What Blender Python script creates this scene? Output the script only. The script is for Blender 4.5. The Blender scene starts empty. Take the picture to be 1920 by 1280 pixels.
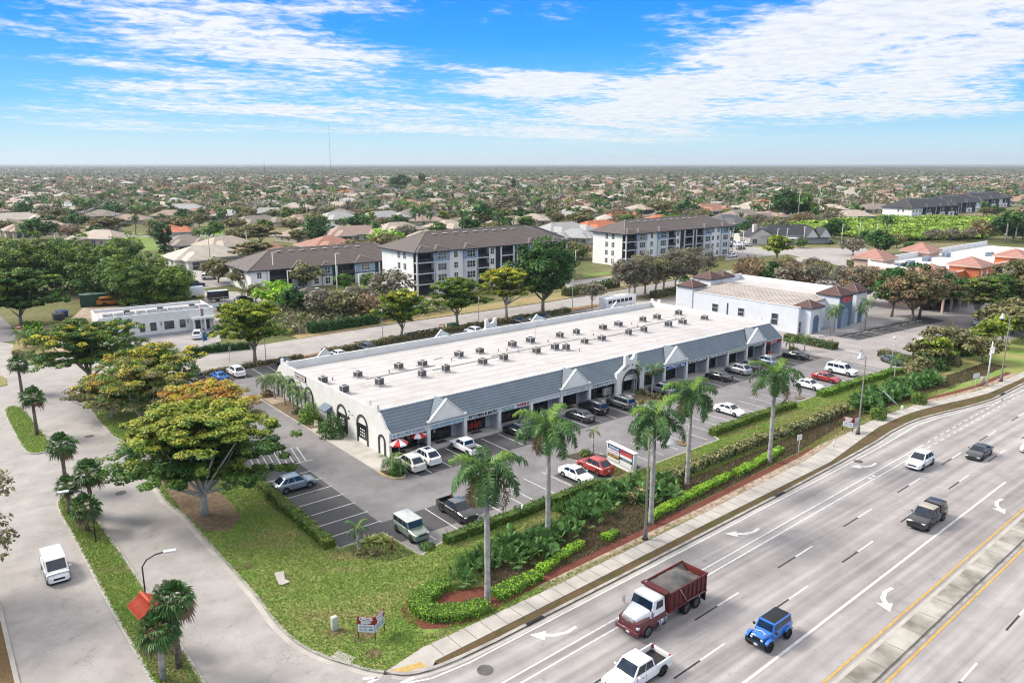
import bpy, math, random
import numpy as np
from mathutils import Vector

SC = bpy.context.scene
COL = SC.collection
PI = math.pi
# ---------------------------------------------------------------- camera frame
CH = 35.0                                   # drone height, metres
CF = 1433.0                                 # focal length in pixels of a 1920 px wide picture
CP = math.atan(333.0 / CF)                  # pitch below the horizon
CA = math.atan2(1820.0, CF / math.cos(CP))  # heading measured from the long axis of the plaza (+x)


def g(px, py, z=0.0):
    """survey: the world point at height z seen at a pixel of the photograph"""
    u, v = px - 960.0, py - 640.0
    f = CF * math.cos(CP) - v * math.sin(CP)
    d = -(v * math.cos(CP) + CF * math.sin(CP))
    t = (z - CH) / d
    X, Y = u * t, f * t
    return (X * math.sin(CA) + Y * math.cos(CA), -X * math.cos(CA) + Y * math.sin(CA))


def Z(ox, oy, s): return lambda x, y: (ox + x * s, oy + y * s)


Z1 = Z(0, 560, .26567); Z2 = Z(0, 860, .32806); Z3 = Z(480, 560, .26567); Z4 = Z(480, 860, .32806)
Z5 = Z(900, 560, .26567); Z6 = Z(1000, 860, .32806); Z7 = Z(1360, 560, .29167); Z8 = Z(1440, 780, .39056)
B1 = Z(0, 290, .25); B2 = Z(420, 290, .25); B3 = Z(860, 290, .28125); B4 = Z(1360, 290, .29167)
CR = Z(1600, 420, .16667); CS = Z(1600, 560, .16667); CK = Z(1280, 500, .20833)


def cam2world(X, Y):                         # X right, Y forward (horizontal metres)
    return (X * math.sin(CA) + Y * math.cos(CA), -X * math.cos(CA) + Y * math.sin(CA))


def world2cam(x, y):
    return (x * math.sin(CA) - y * math.cos(CA), x * math.cos(CA) + y * math.sin(CA))


# ---------------------------------------------------------------- materials
MATS = {}


def _new(name):
    m = bpy.data.materials.new(name); m.use_nodes = True
    nt = m.node_tree
    return m, nt, nt.nodes, nt.links, nt.nodes['Principled BSDF']


def pm(name, col, rough=.7, metal=0., var=.12, scale=1.5, bump=0., spec=.4, coat=0., col2=None, bscale=None, emit=None, trans=0.):
    """principled material whose colour drifts between two tones with noise"""
    if name in MATS: return MATS[name]
    m, nt, N, L, b = _new(name)
    c = list(col)[:3]
    if col2 is None: col2 = [max(0, v * (1 - 2 * var)) for v in c]
    tc = N.new('ShaderNodeTexCoord')
    n = N.new('ShaderNodeTexNoise'); n.inputs['Scale'].default_value = scale; n.inputs['Detail'].default_value = 6
    L.new(tc.outputs['Object'], n.inputs['Vector'])
    r = N.new('ShaderNodeValToRGB'); r.color_ramp.elements[0].position = .35; r.color_ramp.elements[1].position = .65
    r.color_ramp.elements[0].color = (*col2, 1); r.color_ramp.elements[1].color = (*c, 1)
    L.new(n.outputs['Fac'], r.inputs['Fac']); L.new(r.outputs['Color'], b.inputs['Base Color'])
    b.inputs['Roughness'].default_value = rough; b.inputs['Metallic'].default_value = metal
    b.inputs['Specular IOR Level'].default_value = spec; b.inputs['Coat Weight'].default_value = coat
    if bump:
        n2 = N.new('ShaderNodeTexNoise'); n2.inputs['Scale'].default_value = bscale or scale * 6; n2.inputs['Detail'].default_value = 4
        L.new(tc.outputs['Object'], n2.inputs['Vector'])
        bp = N.new('ShaderNodeBump'); bp.inputs['Strength'].default_value = bump; bp.inputs['Distance'].default_value = .05
        L.new(n2.outputs['Fac'], bp.inputs['Height']); L.new(bp.outputs['Normal'], b.inputs['Normal'])
    if emit:
        b.inputs['Emission Color'].default_value = (*emit[:3], 1); b.inputs['Emission Strength'].default_value = emit[3]
    MATS[name] = m
    return m


def leafmat(name='leaf', rough=.55, trans=.22, spec=.25):
    if name in MATS: return MATS[name]
    m, nt, N, L, b = _new(name)
    a = N.new('ShaderNodeAttribute'); a.attribute_name = 'tint'
    L.new(a.outputs['Color'], b.inputs['Base Color']); b.inputs['Roughness'].default_value = rough
    b.inputs['Specular IOR Level'].default_value = spec
    t = N.new('ShaderNodeBsdfTranslucent'); L.new(a.outputs['Color'], t.inputs['Color'])
    mx = N.new('ShaderNodeMixShader'); mx.inputs['Fac'].default_value = trans
    L.new(b.outputs['BSDF'], mx.inputs[1]); L.new(t.outputs['BSDF'], mx.inputs[2])
    L.new(mx.outputs['Shader'], N['Material Output'].inputs['Surface'])
    MATS[name] = m
    return m


def ramp(N, L, src, stops, interp='LINEAR'):
    r = N.new('ShaderNodeValToRGB'); cr = r.color_ramp; cr.interpolation = interp
    while len(cr.elements) < len(stops): cr.elements.new(.5)
    for e, (p, c) in zip(cr.elements, stops):
        e.position = p; e.color = (*c, 1) if len(c) == 3 else c
    L.new(src, r.inputs['Fac'])
    return r.outputs['Color']


def noise(N, L, vec, scale, detail=6, rough=.55, dist=0.):
    n = N.new('ShaderNodeTexNoise'); n.inputs['Scale'].default_value = scale; n.inputs['Detail'].default_value = detail
    n.inputs['Roughness'].default_value = rough; n.inputs['Distortion'].default_value = dist
    L.new(vec, n.inputs['Vector'])
    return n.outputs['Fac']


def mixc(N, L, fac, a, b, mode='MIX'):
    n = N.new('ShaderNodeMix'); n.data_type = 'RGBA'; n.blend_type = mode
    for s, v in ((n.inputs[0], fac), (n.inputs[6], a), (n.inputs[7], b)):
        if isinstance(v, (int, float)): s.default_value = v
        elif isinstance(v, tuple): s.default_value = (*v, 1) if len(v) == 3 else v
        else: L.new(v, s)
    return n.outputs[2]


def mapvec(N, L, vec, scale=(1, 1, 1), rot=(0, 0, 0), loc=(0, 0, 0)):
    n = N.new('ShaderNodeMapping'); n.inputs['Scale'].default_value = scale; n.inputs['Rotation'].default_value = rot
    n.inputs['Location'].default_value = loc
    L.new(vec, n.inputs['Vector'])
    return n.outputs['Vector']


def asphalt(name, base, dark, light, crack=.5, patch=.5, streak=None, stain=.0):
    """worn asphalt: broad tone drift, fine grain, hairline cracks, optional wheel-path streaks along x"""
    m, nt, N, L, b = _new(name)
    tc = N.new('ShaderNodeTexCoord').outputs['Object']
    big = noise(N, L, tc, .05, 5, .6, .6)
    c = ramp(N, L, big, [(.3, dark), (.5, base), (.7, light)])
    med = noise(N, L, tc, .35, 6, .65, .3)
    c = mixc(N, L, patch, c, ramp(N, L, med, [(.35, tuple(v * .72 for v in base)), (.62, tuple(min(1, v * 1.16) for v in base))]), 'MIX')
    fine = noise(N, L, tc, 14, 3, .7)
    c = mixc(N, L, .35, c, ramp(N, L, fine, [(.3, (.55, .55, .55)), (.7, (1.25, 1.25, 1.25))]), 'MULTIPLY')
    if streak:
        sv = mapvec(N, L, tc, (.012, .62, 1), (0, 0, -math.radians(1.88)))
        st = noise(N, L, sv, 1.0, 3, .6)
        s2 = N.new('ShaderNodeSeparateXYZ'); L.new(tc, s2.inputs[0]); m1 = N.new('ShaderNodeMath'); m1.operation = 'MULTIPLY_ADD'; m1.inputs[1].default_value = -.0328; L.new(s2.outputs[0], m1.inputs[0]); L.new(s2.outputs[1], m1.inputs[2])
        m2 = N.new('ShaderNodeMath'); m2.operation = 'MULTIPLY_ADD'; m2.inputs[1].default_value = .3; m2.inputs[2].default_value = -.347; L.new(m1.outputs[0], m2.inputs[0]); m3 = N.new('ShaderNodeMath'); m3.operation = 'FRACT'; L.new(m2.outputs[0], m3.inputs[0])
        c = mixc(N, L, mixc(N, L, .5, (.8, .8, .8), big), c, ramp(N, L, m3.outputs[0], [(0, (1.04, 1.04, 1.04)), (.22, (.88, .87, .87)), (.36, (1, 1, 1)), (.5, (.80, .79, .79)), (.64, (1, 1, 1)), (.78, (.88, .87, .87)), (1, (1.04, 1.04, 1.04))]), 'MULTIPLY')
        c = mixc(N, L, streak, c, ramp(N, L, st, [(.36, (.74, .72, .72)), (.62, (1.14, 1.13, 1.12))]), 'MULTIPLY')
    if crack:
        v = N.new('ShaderNodeTexVoronoi'); v.feature = 'DISTANCE_TO_EDGE'; v.inputs['Scale'].default_value = .16
        wv = N.new('ShaderNodeVectorMath'); wv.operation = 'ADD'
        nn = N.new('ShaderNodeTexNoise'); nn.inputs['Scale'].default_value = .5; nn.inputs['Detail'].default_value = 5; L.new(tc, nn.inputs['Vector'])
        sc = N.new('ShaderNodeVectorMath'); sc.operation = 'SCALE'; sc.inputs['Scale'].default_value = 5.0; L.new(nn.outputs['Color'], sc.inputs[0])
        L.new(tc, wv.inputs[0]); L.new(sc.outputs[0], wv.inputs[1]); L.new(wv.outputs[0], v.inputs['Vector'])
        cm = ramp(N, L, v.outputs['Distance'], [(0, (0, 0, 0)), (.006, (1, 1, 1))])
        gate = ramp(N, L, noise(N, L, tc, .08, 3), [(.36, (0, 0, 0)), (.52, (crack, crack, crack))])
        k = mixc(N, L, gate, (1., 1., 1.), cm)
        c = mixc(N, L, .38, c, k, 'MULTIPLY')
    if stain:
        s = noise(N, L, mapvec(N, L, tc, (1, 1, 1), (0, 0, 0), (31, 7, 0)), .9, 4, .6)
        c = mixc(N, L, stain, c, ramp(N, L, s, [(.27, (.35, .35, .36)), (.36, (1, 1, 1))]), 'MULTIPLY')
    L.new(c, b.inputs['Base Color']); b.inputs['Roughness'].default_value = .88; b.inputs['Specular IOR Level'].default_value = .3
    bp = N.new('ShaderNodeBump'); bp.inputs['Strength'].default_value = .25; bp.inputs['Distance'].default_value = .02
    L.new(fine, bp.inputs['Height']); L.new(bp.outputs['Normal'], b.inputs['Normal'])
    MATS[name] = m
    return m


def grassmat(name, g1, g2, dry, dryamt=.5, scale=.12):
    m, nt, N, L, b = _new(name)
    tc = N.new('ShaderNodeTexCoord').outputs['Object']
    c = ramp(N, L, noise(N, L, tc, .9, 8, .7), [(.3, g2), (.7, g1)])
    d = ramp(N, L, noise(N, L, tc, scale, 7, .65, .5), [(.5 - dryamt * .2, (0, 0, 0)), (.72 - dryamt * .2, (1, 1, 1))])
    c = mixc(N, L, d, c, dry)
    f = noise(N, L, tc, 6, 6, .75)
    c = mixc(N, L, .7, c, ramp(N, L, f, [(.3, (.55, .55, .5)), (.7, (1.4, 1.4, 1.3))]), 'MULTIPLY')
    L.new(c, b.inputs['Base Color']); b.inputs['Roughness'].default_value = .95; b.inputs['Specular IOR Level'].default_value = .1
    bp = N.new('ShaderNodeBump'); bp.inputs['Strength'].default_value = .6; bp.inputs['Distance'].default_value = .12
    L.new(f, bp.inputs['Height']); L.new(bp.outputs['Normal'], b.inputs['Normal'])
    MATS[name] = m
    return m


# ---------------------------------------------------------------- mesh building
class MB:
    def __init__(s): s.v = []; s.f = []; s.m = []; s.smooth = []

    def add(s, verts, faces, mi=0, sm=False):
        o = len(s.v); s.v += [tuple(p) for p in verts]
        for f in faces: s.f.append([i + o for i in f]); s.m.append(mi); s.smooth.append(sm)
        return s

    def box(s, x0, x1, y0, y1, z0, z1, mi=0):
        return s.add([(x0, y0, z0), (x1, y0, z0), (x1, y1, z0), (x0, y1, z0), (x0, y0, z1), (x1, y0, z1), (x1, y1, z1), (x0, y1, z1)],
                     [(0, 3, 2, 1), (4, 5, 6, 7), (0, 1, 5, 4), (1, 2, 6, 5), (2, 3, 7, 6), (3, 0, 4, 7)], mi)

    def cbox(s, c, d, mi=0, rz=0.):
        x, y, z = c; a, b, h = d[0] / 2, d[1] / 2, d[2] / 2
        vs = [(-a, -b, -h), (a, -b, -h), (a, b, -h), (-a, b, -h), (-a, -b, h), (a, -b, h), (a, b, h), (-a, b, h)]
        cc, ss = math.cos(rz), math.sin(rz)
        vs = [(x + p * cc - q * ss, y + p * ss + q * cc, z + r) for p, q, r in vs]
        return s.add(vs, [(0, 3, 2, 1), (4, 5, 6, 7), (0, 1, 5, 4), (1, 2, 6, 5), (2, 3, 7, 6), (3, 0, 4, 7)], mi)

    def quad(s, a, b, c, d, mi=0): return s.add([a, b, c, d], [(0, 1, 2, 3)], mi)

    def poly(s, pts, mi=0): return s.add(pts, [tuple(range(len(pts)))], mi)

    def prism(s, pts, z0, z1, mi=0, mside=None):
        """vertical prism over a polygon in plan"""
        if sum(pts[i][0] * pts[(i + 1) % len(pts)][1] - pts[(i + 1) % len(pts)][0] * pts[i][1] for i in range(len(pts))) < 0: pts = pts[::-1]
        n = len(pts); vs = [(p[0], p[1], z0) for p in pts] + [(p[0], p[1], z1) for p in pts]
        s.add(vs, [tuple(range(n, 2 * n))], mi)
        o = len(s.v) - 2 * n
        for i in range(n):
            j = (i + 1) % n; s.f.append([o + i, o + j, o + n + j, o + n + i]); s.m.append(mi if mside is None else mside); s.smooth.append(False)
        return s

    def extr(s, pts, axis, a, b, mi=0, mside=None):
        """extrude a 2-D outline along x (axis 0: pts are y,z) or y (axis 1: pts are x,z)"""
        n = len(pts)
        mk = (lambda p, t: (t, p[0], p[1])) if axis == 0 else (lambda p, t: (p[0], t, p[1]))
        vs = [mk(p, a) for p in pts] + [mk(p, b) for p in pts]
        fs = [tuple(range(n)), tuple(range(2 * n - 1, n - 1, -1))]
        s.add(vs, fs, mi); o = len(s.v) - 2 * n
        for i in range(n):
            j = (i + 1) % n; s.f.append([o + i, o + n + i, o + n + j, o + j]); s.m.append(mi if mside is None else mside); s.smooth.append(False)
        return s

    def tube(s, pts, rad, n=8, mi=0, caps=True, sm=True):
        P = [Vector(p) for p in pts]; R = rad if isinstance(rad, (list, tuple)) else [rad] * len(P)
        rings = []; up = Vector((0, 0, 1)); ref = None
        for i, p in enumerate(P):
            t = (P[min(i + 1, len(P) - 1)] - P[max(i - 1, 0)]).normalized()
            if ref is None: ref = t.cross(up) if abs(t.z) < .95 else t.cross(Vector((1, 0, 0)))
            a = (ref - t * ref.dot(t)).normalized(); b = t.cross(a); ref = a
            rings.append([p + (a * math.cos(k * 2 * PI / n) + b * math.sin(k * 2 * PI / n)) * R[i] for k in range(n)])
        vs = [v for r in rings for v in r]; fs = []
        for i in range(len(P) - 1):
            for k in range(n): fs.append((i * n + k, i * n + (k + 1) % n, (i + 1) * n + (k + 1) % n, (i + 1) * n + k))
        s.add(vs, fs, mi, sm)
        if caps:
            o = len(s.v) - len(vs)
            s.f.append([o + k for k in range(n)][::-1]); s.m.append(mi); s.smooth.append(False)
            s.f.append([o + len(vs) - n + k for k in range(n)]); s.m.append(mi); s.smooth.append(False)
        return s

    def cyl(s, c, r, z0, z1, n=12, mi=0, r2=None):
        return s.tube([(c[0], c[1], z0), (c[0], c[1], z1)], [r, r if r2 is None else r2], n, mi)

    def hip(s, x0, x1, y0, y1, z, h, mi=0, fas=.25, mf=None, over=0.):
        x0 -= over; x1 += over; y0 -= over; y1 += over
        w, d = x1 - x0, y1 - y0; k = min(w, d) / 2
        if w >= d: a, b = (x0 + k, (y0 + y1) / 2, z + h), (x1 - k, (y0 + y1) / 2, z + h)
        else: a, b = ((x0 + x1) / 2, y0 + k, z + h), ((x0 + x1) / 2, y1 - k, z + h)
        v = [(x0, y0, z), (x1, y0, z), (x1, y1, z), (x0, y1, z), a, b]
        if w >= d: fs = [(0, 1, 5, 4), (1, 2, 5), (2, 3, 4, 5), (3, 0, 4)]
        else: fs = [(0, 1, 4), (1, 2, 5, 4), (2, 3, 5), (3, 0, 4, 5)]
        s.add(v, fs, mi)
        s.box(x0 + .03, x1 - .03, y0 + .03, y1 - .03, z - fas, z - .01, mi if mf is None else mf)
        return s

    def build(s, name, mats, parent=None, bevel=0., loc=(0, 0, 0), rz=0., sharp=None):
        me = bpy.data.meshes.new(name); me.from_pydata(s.v, [], s.f)
        if not isinstance(mats, (list, tuple)): mats = [mats]
        for m in mats: me.materials.append(m)
        me.polygons.foreach_set('material_index', s.m)
        me.polygons.foreach_set('use_smooth', s.smooth)
        me.update()
        o = bpy.data.objects.new(name, me); COL.objects.link(o); o.parent = parent
        o.location = loc; o.rotation_euler = (0, 0, rz)
        if bevel:
            b = o.modifiers.new('bevel', 'BEVEL'); b.width = bevel; b.segments = 2; b.limit_method = 'ANGLE'; b.angle_limit = .5
            b.harden_normals = False
            for p in me.polygons: p.use_smooth = True
            me.update()
        return o


def tag(o, label=None, cat=None, group=None, kind=None):
    if label: o['label'] = label
    if cat: o['category'] = cat
    if group: o['group'] = group
    if kind: o['kind'] = kind
    return o


def thing(name, label, cat, loc=(0, 0, 0), rz=0., group=None):
    o = bpy.data.objects.new(name, None); COL.objects.link(o)
    o.location = loc if len(loc) == 3 else (loc[0], loc[1], 0); o.rotation_euler = (0, 0, rz); o.empty_display_size = .3
    return tag(o, label, cat, group)


def struct(o, kind='structure'):
    o['kind'] = kind
    return o


def dup(root, loc, rz=0., scale=None, label=None, group=None):
    c = root.copy(); COL.objects.link(c); c.location = loc; c.rotation_euler = (0, 0, rz)
    if scale is not None: c.scale = scale if isinstance(scale, tuple) else (scale,) * 3
    if label: c['label'] = label
    if group: c['group'] = group
    for ch in root.children:
        d = ch.copy(); COL.objects.link(d); d.parent = c
        for gg in ch.children:
            e = gg.copy(); COL.objects.link(e); e.parent = d
    return c


FONT = {}


def text(s, h, mat, parent, loc, rx=PI / 2, rz=0., w=None, name='lettering', ext=.02, shear=0., bold=0.):
    cu = bpy.data.curves.new('t', 'FONT'); cu.body = s; cu.size = h * 1.35; cu.extrude = ext; cu.align_x = 'CENTER'; cu.align_y = 'CENTER'; cu.shear = shear
    cu.offset = bold; cu.resolution_u = 3
    t = bpy.data.objects.new('t', cu); COL.objects.link(t)
    bpy.context.view_layer.update()
    me = bpy.data.meshes.new_from_object(t.evaluated_get(bpy.context.evaluated_depsgraph_get()))
    bpy.data.objects.remove(t); bpy.data.curves.remove(cu)
    me.name = name; me.materials.clear(); me.materials.append(mat)
    o = bpy.data.objects.new(name, me); COL.objects.link(o); o.parent = parent; o.location = loc; o.rotation_euler = (rx, 0, rz)
    if w:
        xs = [v.co.x for v in me.vertices]; cw = max(xs) - min(xs)
        o.scale = (w / cw, 1, 1)
    return o
HAZE = 7e-5; EXPOSURE = 1.35
# ---------------------------------------------------------------- foliage
LEAF = leafmat()
BARK = pm('bark', (.30, .26, .22), .9, var=.25, scale=3, bump=.5)
BARKW = pm('pale_bark', (.50, .46, .41), .85, var=.15, scale=2, bump=.3)


def cards(pos, nrm, size, col, rng, aspect=.55, fold=.25):
    """diamond leaf sprays: pos (n,3), nrm (n,3), size (n), col (n,3)"""
    n = len(pos); nrm = nrm / np.linalg.norm(nrm, axis=1)[:, None]
    r = rng.normal(size=(n, 3)); a = np.cross(nrm, r); a /= np.linalg.norm(a, axis=1)[:, None]; b = np.cross(nrm, a)
    s = size[:, None]
    v = np.empty((n, 4, 3)); v[:, 0] = pos - a * s; v[:, 1] = pos + b * s * aspect + nrm * s * fold * .3; v[:, 2] = pos + a * s - nrm * s * fold * .5
    v[:, 3] = pos - b * s * aspect + nrm * s * fold * .3
    return v.reshape(-1, 3), np.repeat(col, 4, axis=0)


def quadmesh(name, v, c, mats, parent=None, extra=None, k=4, link=True):
    """mesh of n k-gons with a colour per vertex"""
    n = len(v) // k; me = bpy.data.meshes.new(name)
    me.vertices.add(len(v)); me.vertices.foreach_set('co', v.astype(np.float32).ravel())
    me.loops.add(n * k); me.loops.foreach_set('vertex_index', np.arange(n * k, dtype=np.int32))
    me.polygons.add(n); me.polygons.foreach_set('loop_start', np.arange(0, n * k, k, dtype=np.int32))
    me.update(calc_edges=True)
    at = me.color_attributes.new('tint', 'FLOAT_COLOR', 'POINT')
    at.data.foreach_set('color', np.hstack([c, np.ones((len(c), 1))]).astype(np.float32).ravel())
    for m in (mats if isinstance(mats, (list, tuple)) else [mats]): me.materials.append(m)
    if not link: return me
    o = bpy.data.objects.new(name, me); COL.objects.link(o); o.parent = parent
    return o


def palette(rng, n, pal, spread=.18):
    """pal: list of (weight, rgb)"""
    w = np.array([p[0] for p in pal], float); idx = rng.choice(len(pal), n, p=w / w.sum())
    c = np.array([p[1] for p in pal])[idx]
    return np.clip(c * (1 + rng.normal(size=(n, 1)) * spread), .004, 1)


def clumps_to_cards(cl, per, size, pal, tip, rng, up=.9, spread=.15):
    """cl: (n,5) x y z rx rz; leaf sprays fill flattened clumps. tip: palette of yellower leaves by clump, also painting sunlit crown tops"""
    n = len(cl); P = []; Nn = []; C = []; S = []
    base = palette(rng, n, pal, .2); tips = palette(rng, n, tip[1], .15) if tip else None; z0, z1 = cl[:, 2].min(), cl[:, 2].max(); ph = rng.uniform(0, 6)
    for i in range(n):
        k = max(3, int(per * rng.uniform(.7, 1.3))); d = rng.normal(size=(k, 3)); d /= np.linalg.norm(d, axis=1)[:, None]
        rr = rng.uniform(.35, 1, (k, 1)) ** .5; q = d * rr * np.array([cl[i, 3], cl[i, 3], cl[i, 4]])
        P.append(q + cl[i, :3]); nn = d * np.array([.6, .6, .5]) + np.array([0, 0, up]) + rng.normal(size=(k, 3)) * .45; Nn.append(nn)
        c = np.repeat(base[i:i + 1], k, 0) * (1 + rng.normal(size=(k, 1)) * spread)
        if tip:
            pc = tip[0] * (cl[i, 5] if cl.shape[1] > 5 else 1) * np.clip(((cl[i, 2] - z0) / (z1 - z0 + .01) - .30) * 2.0, .04, 1) + .28 * math.sin(cl[i, 0] * .9 + ph) * math.sin(cl[i, 1] * .8 + ph); pk = .92 if rng.uniform() < pc else .05; f = rng.uniform(size=k) < pk * np.clip(.75 + d[:, 2], 0, 1); wt = rng.uniform(.35, 1, (k, 1)); c[f] = ((tips[i] * wt + c * (1 - wt)) * (1 + rng.normal(size=(k, 1)) * .12))[f]  # yellow share grows with height: sunlit tops put into the leaf colour
        C.append(np.clip(c, .004, 1)); S.append(rng.uniform(.6, 1.3, k) * size)
    return cards(np.vstack(P), np.vstack(Nn), np.concatenate(S), np.vstack(C), rng)


def tip_w(c, d): return np.clip(.35 + d[:, 2] * .9, 0, 1) * (c[5] if len(c) > 5 else 1)


def limbs(mb, h0, targets, r0, rng, lean=(0, 0), n=6, wig=.25):
    """trunk up to h0, then limbs that curve out to the target points"""
    fx, fy = lean
    mb.tube([(0, 0, -.1), (fx * .3, fy * .3, h0 * .5), (fx, fy, h0)], [r0 * 1.35, r0, r0 * .85], 8)
    for k, t in enumerate(targets):
        t = np.array(t[:3]); b = np.array([fx, fy, h0 * rng.uniform(.75, 1.0)])
        m = b + (t - b) * .5 + np.array([0, 0, -.06 * np.linalg.norm(t - b)]) + rng.normal(size=3) * wig
        mb.tube([b, m, t], [r0 * .5, r0 * .3, r0 * .08], n, caps=False)


def tier_clumps(rng, R, h, h0, n, flat=.45, dome=.5):
    """umbrella crown built of long flat limb sprays: each limb carries small flat clumps, leaving gaps between the plates"""
    out = []; nl = max(14, int(n / 5.5)); ph = rng.uniform(0, 6)
    for j in range(nl):
        f = (j + rng.uniform(0, .9)) / nl; a = j * 2.399 + rng.normal() * .25
        L_ = R * (.80 + .14 * math.sin(2 * a + ph) + .08 * math.sin(5 * a + ph)) * (1 - .62 * f ** 2.2) * rng.uniform(.72, 1.08)
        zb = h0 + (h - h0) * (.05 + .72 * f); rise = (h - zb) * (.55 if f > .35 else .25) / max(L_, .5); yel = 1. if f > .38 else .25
        s = rng.uniform(.3, .6)
        while s < L_:
            lat = rng.normal() * (.10 + .20 * s); z = zb + rise * s - dome * .05 * s * s / R * 3 + rng.normal() * .12
            k = .62 + .3 * (s / L_); out.append((math.cos(a) * s - math.sin(a) * lat, math.sin(a) * s + math.cos(a) * lat, min(z, h), rng.uniform(.6, 1.1) * k, flat * rng.uniform(.55, 1.15) * k, yel)); s += L_ / (n * 2.7 / nl) * rng.uniform(.6, 1.4)
    return np.array(out)


def round_clumps(rng, R, h, h0, n, cr=1.0, lump=.2):
    out = []
    ph = rng.uniform(0, 6, 4)
    for i in range(n):
        d = rng.normal(size=3); d /= np.linalg.norm(d); a = math.atan2(d[1], d[0])
        k = 1 + lump * (math.sin(3 * a + ph[0]) * .6 + math.sin(5 * d[2] + ph[1]) * .5 + math.sin(7 * a + 4 * d[2] + ph[2]) * .5)
        rr = rng.uniform(.35, 1) ** .45 * k
        cz = (h + h0) / 2; hz = (h - h0) / 2
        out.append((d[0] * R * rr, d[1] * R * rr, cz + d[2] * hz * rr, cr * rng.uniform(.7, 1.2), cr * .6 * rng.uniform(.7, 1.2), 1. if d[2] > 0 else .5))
    return np.array(out)


GREEN = [(3, (0.080, 0.167, 0.032)), (2, (0.123, 0.217, 0.041)), (2, (0.051, 0.123, 0.029)), (1, (0.174, 0.261, 0.043))]
DEEP = [(3, (0.043, 0.123, 0.029)), (2, (0.072, 0.174, 0.038)), (2, (0.032, 0.087, 0.026))]
YGREEN = [(3, (0.232, 0.304, 0.036)), (2, (0.348, 0.392, 0.043)), (1, (0.131, 0.203, 0.029))]
GOLD = [(3, (0.725, 0.580, 0.051)), (2, (0.580, 0.522, 0.043)), (1, (0.797, 0.478, 0.058))]
ORANGE = [(3, (0.696, 0.290, 0.043)), (2, (0.797, 0.406, 0.058)), (1, (0.493, 0.232, 0.043))]
OLIVE = [(3, (0.209, 0.200, 0.086)), (2, (0.278, 0.244, 0.113)), (2, (0.139, 0.148, 0.061))]
GREY = [(3, (0.227, 0.209, 0.148)), (2, (0.295, 0.260, 0.192)), (2, (0.148, 0.148, 0.096))]
BROWN = [(3, (0.260, 0.182, 0.104)), (2, (0.330, 0.227, 0.122)), (1, (0.174, 0.131, 0.078))]
LIME = [(3, (0.290, 0.522, 0.043)), (2, (0.406, 0.609, 0.058)), (1, (0.174, 0.362, 0.029))]
PALMG = [(3, (0.055, 0.13, 0.035)), (2, (0.085, 0.18, 0.05)), (1, (0.04, 0.095, 0.03))]



def tree(name, label, x, y, h, R, style, seed, h0=None, per=60, nc=None, size=.22, pal=GREEN, tip=None, bark=None, z=0., group=None, cat='tree', r0=None, flat=.4, dome=.5, lump=.2, cr=1.0, forks=9):
    rng = np.random.default_rng(seed)
    h0 = h0 if h0 is not None else h * .4
    t = thing(name, label, cat, (x, y, z), 0, group)
    nc = nc or int(R * R * 2.6)
    cl = tier_clumps(rng, R, h, h0, nc, flat, dome) if style == 'tier' else round_clumps(rng, R, h, h0, nc, cr, lump)
    if style == 'tier' and nc > 105: size *= .74; per = int(per * .95)
    elif style == 'tier': per = int(per * .62)
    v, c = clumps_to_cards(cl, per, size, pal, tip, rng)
    quadmesh('crown', v, c, LEAF, t)
    mb = MB(); idx = rng.choice(len(cl), min(forks, len(cl)), replace=False)
    limbs(mb, max(h0 * .75, .6), [cl[i] for i in idx], r0 or (.10 + h * .018), rng, (rng.normal() * .15, rng.normal() * .15))
    mb.build('trunk', bark or BARK, t)
    return t


# ---- palms
def frond_leaves(rng, base, az, el, L, droop, nl, ll, lw, col, V, C, side_drop=.5, curl=0., plume=True):
    """pinnate frond: rachis arcs out and down, leaflets on both sides"""
    pts = []; p = np.array(base, float); e = el
    ns = 10
    for i in range(ns + 1):
        pts.append(p.copy()); e -= droop / ns * (1 + i / ns)
        p = p + np.array([math.cos(az) * math.cos(e), math.sin(az) * math.cos(e), math.sin(e)]) * L / ns
    pts = np.array(pts); side = np.array([-math.sin(az), math.cos(az), 0])
    # rachis ribbon
    for i in range(ns):
        w0, w1 = .05 * (1 - i / ns) + .012, .05 * (1 - (i + 1) / ns) + .012
        V += [pts[i] - side * w0, pts[i] + side * w0, pts[i + 1] + side * w1, pts[i + 1] - side * w1]; C += [np.array([.2, .25, .08])] * 4
    for j in range(nl):
        t = .12 + .88 * j / (nl - 1); f = t * ns; i = min(int(f), ns - 1); q = pts[i] + (pts[i + 1] - pts[i]) * (f - i)
        tan = pts[i + 1] - pts[i]; tan /= np.linalg.norm(tan)
        upv = np.cross(side, tan)
        if upv[2] < 0: upv = -upv
        l = ll * math.sin(PI * min(1, (.18 + t * .78))) ** .6
        for sg in (-1, 1):
            d = side * sg * 1.0 + tan * rng.uniform(.35, .7) + upv * (rng.uniform(-.5, .5) if plume else rng.uniform(-.1, .3))
            d /= np.linalg.norm(d); mid = q + d * l * .55; tip = q + d * l * .85 + np.array([0, 0, -l * side_drop * rng.uniform(.5, 1.2)])
            wv = tan * lw; k = col * rng.uniform(.75, 1.3)
            V += [q - wv * .5, q + wv * .5, mid + wv * .5, mid - wv * .5, mid - wv * .5, mid + wv * .5, tip + wv * .08, tip - wv * .08]; C += [k] * 8
    return V, C


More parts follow.
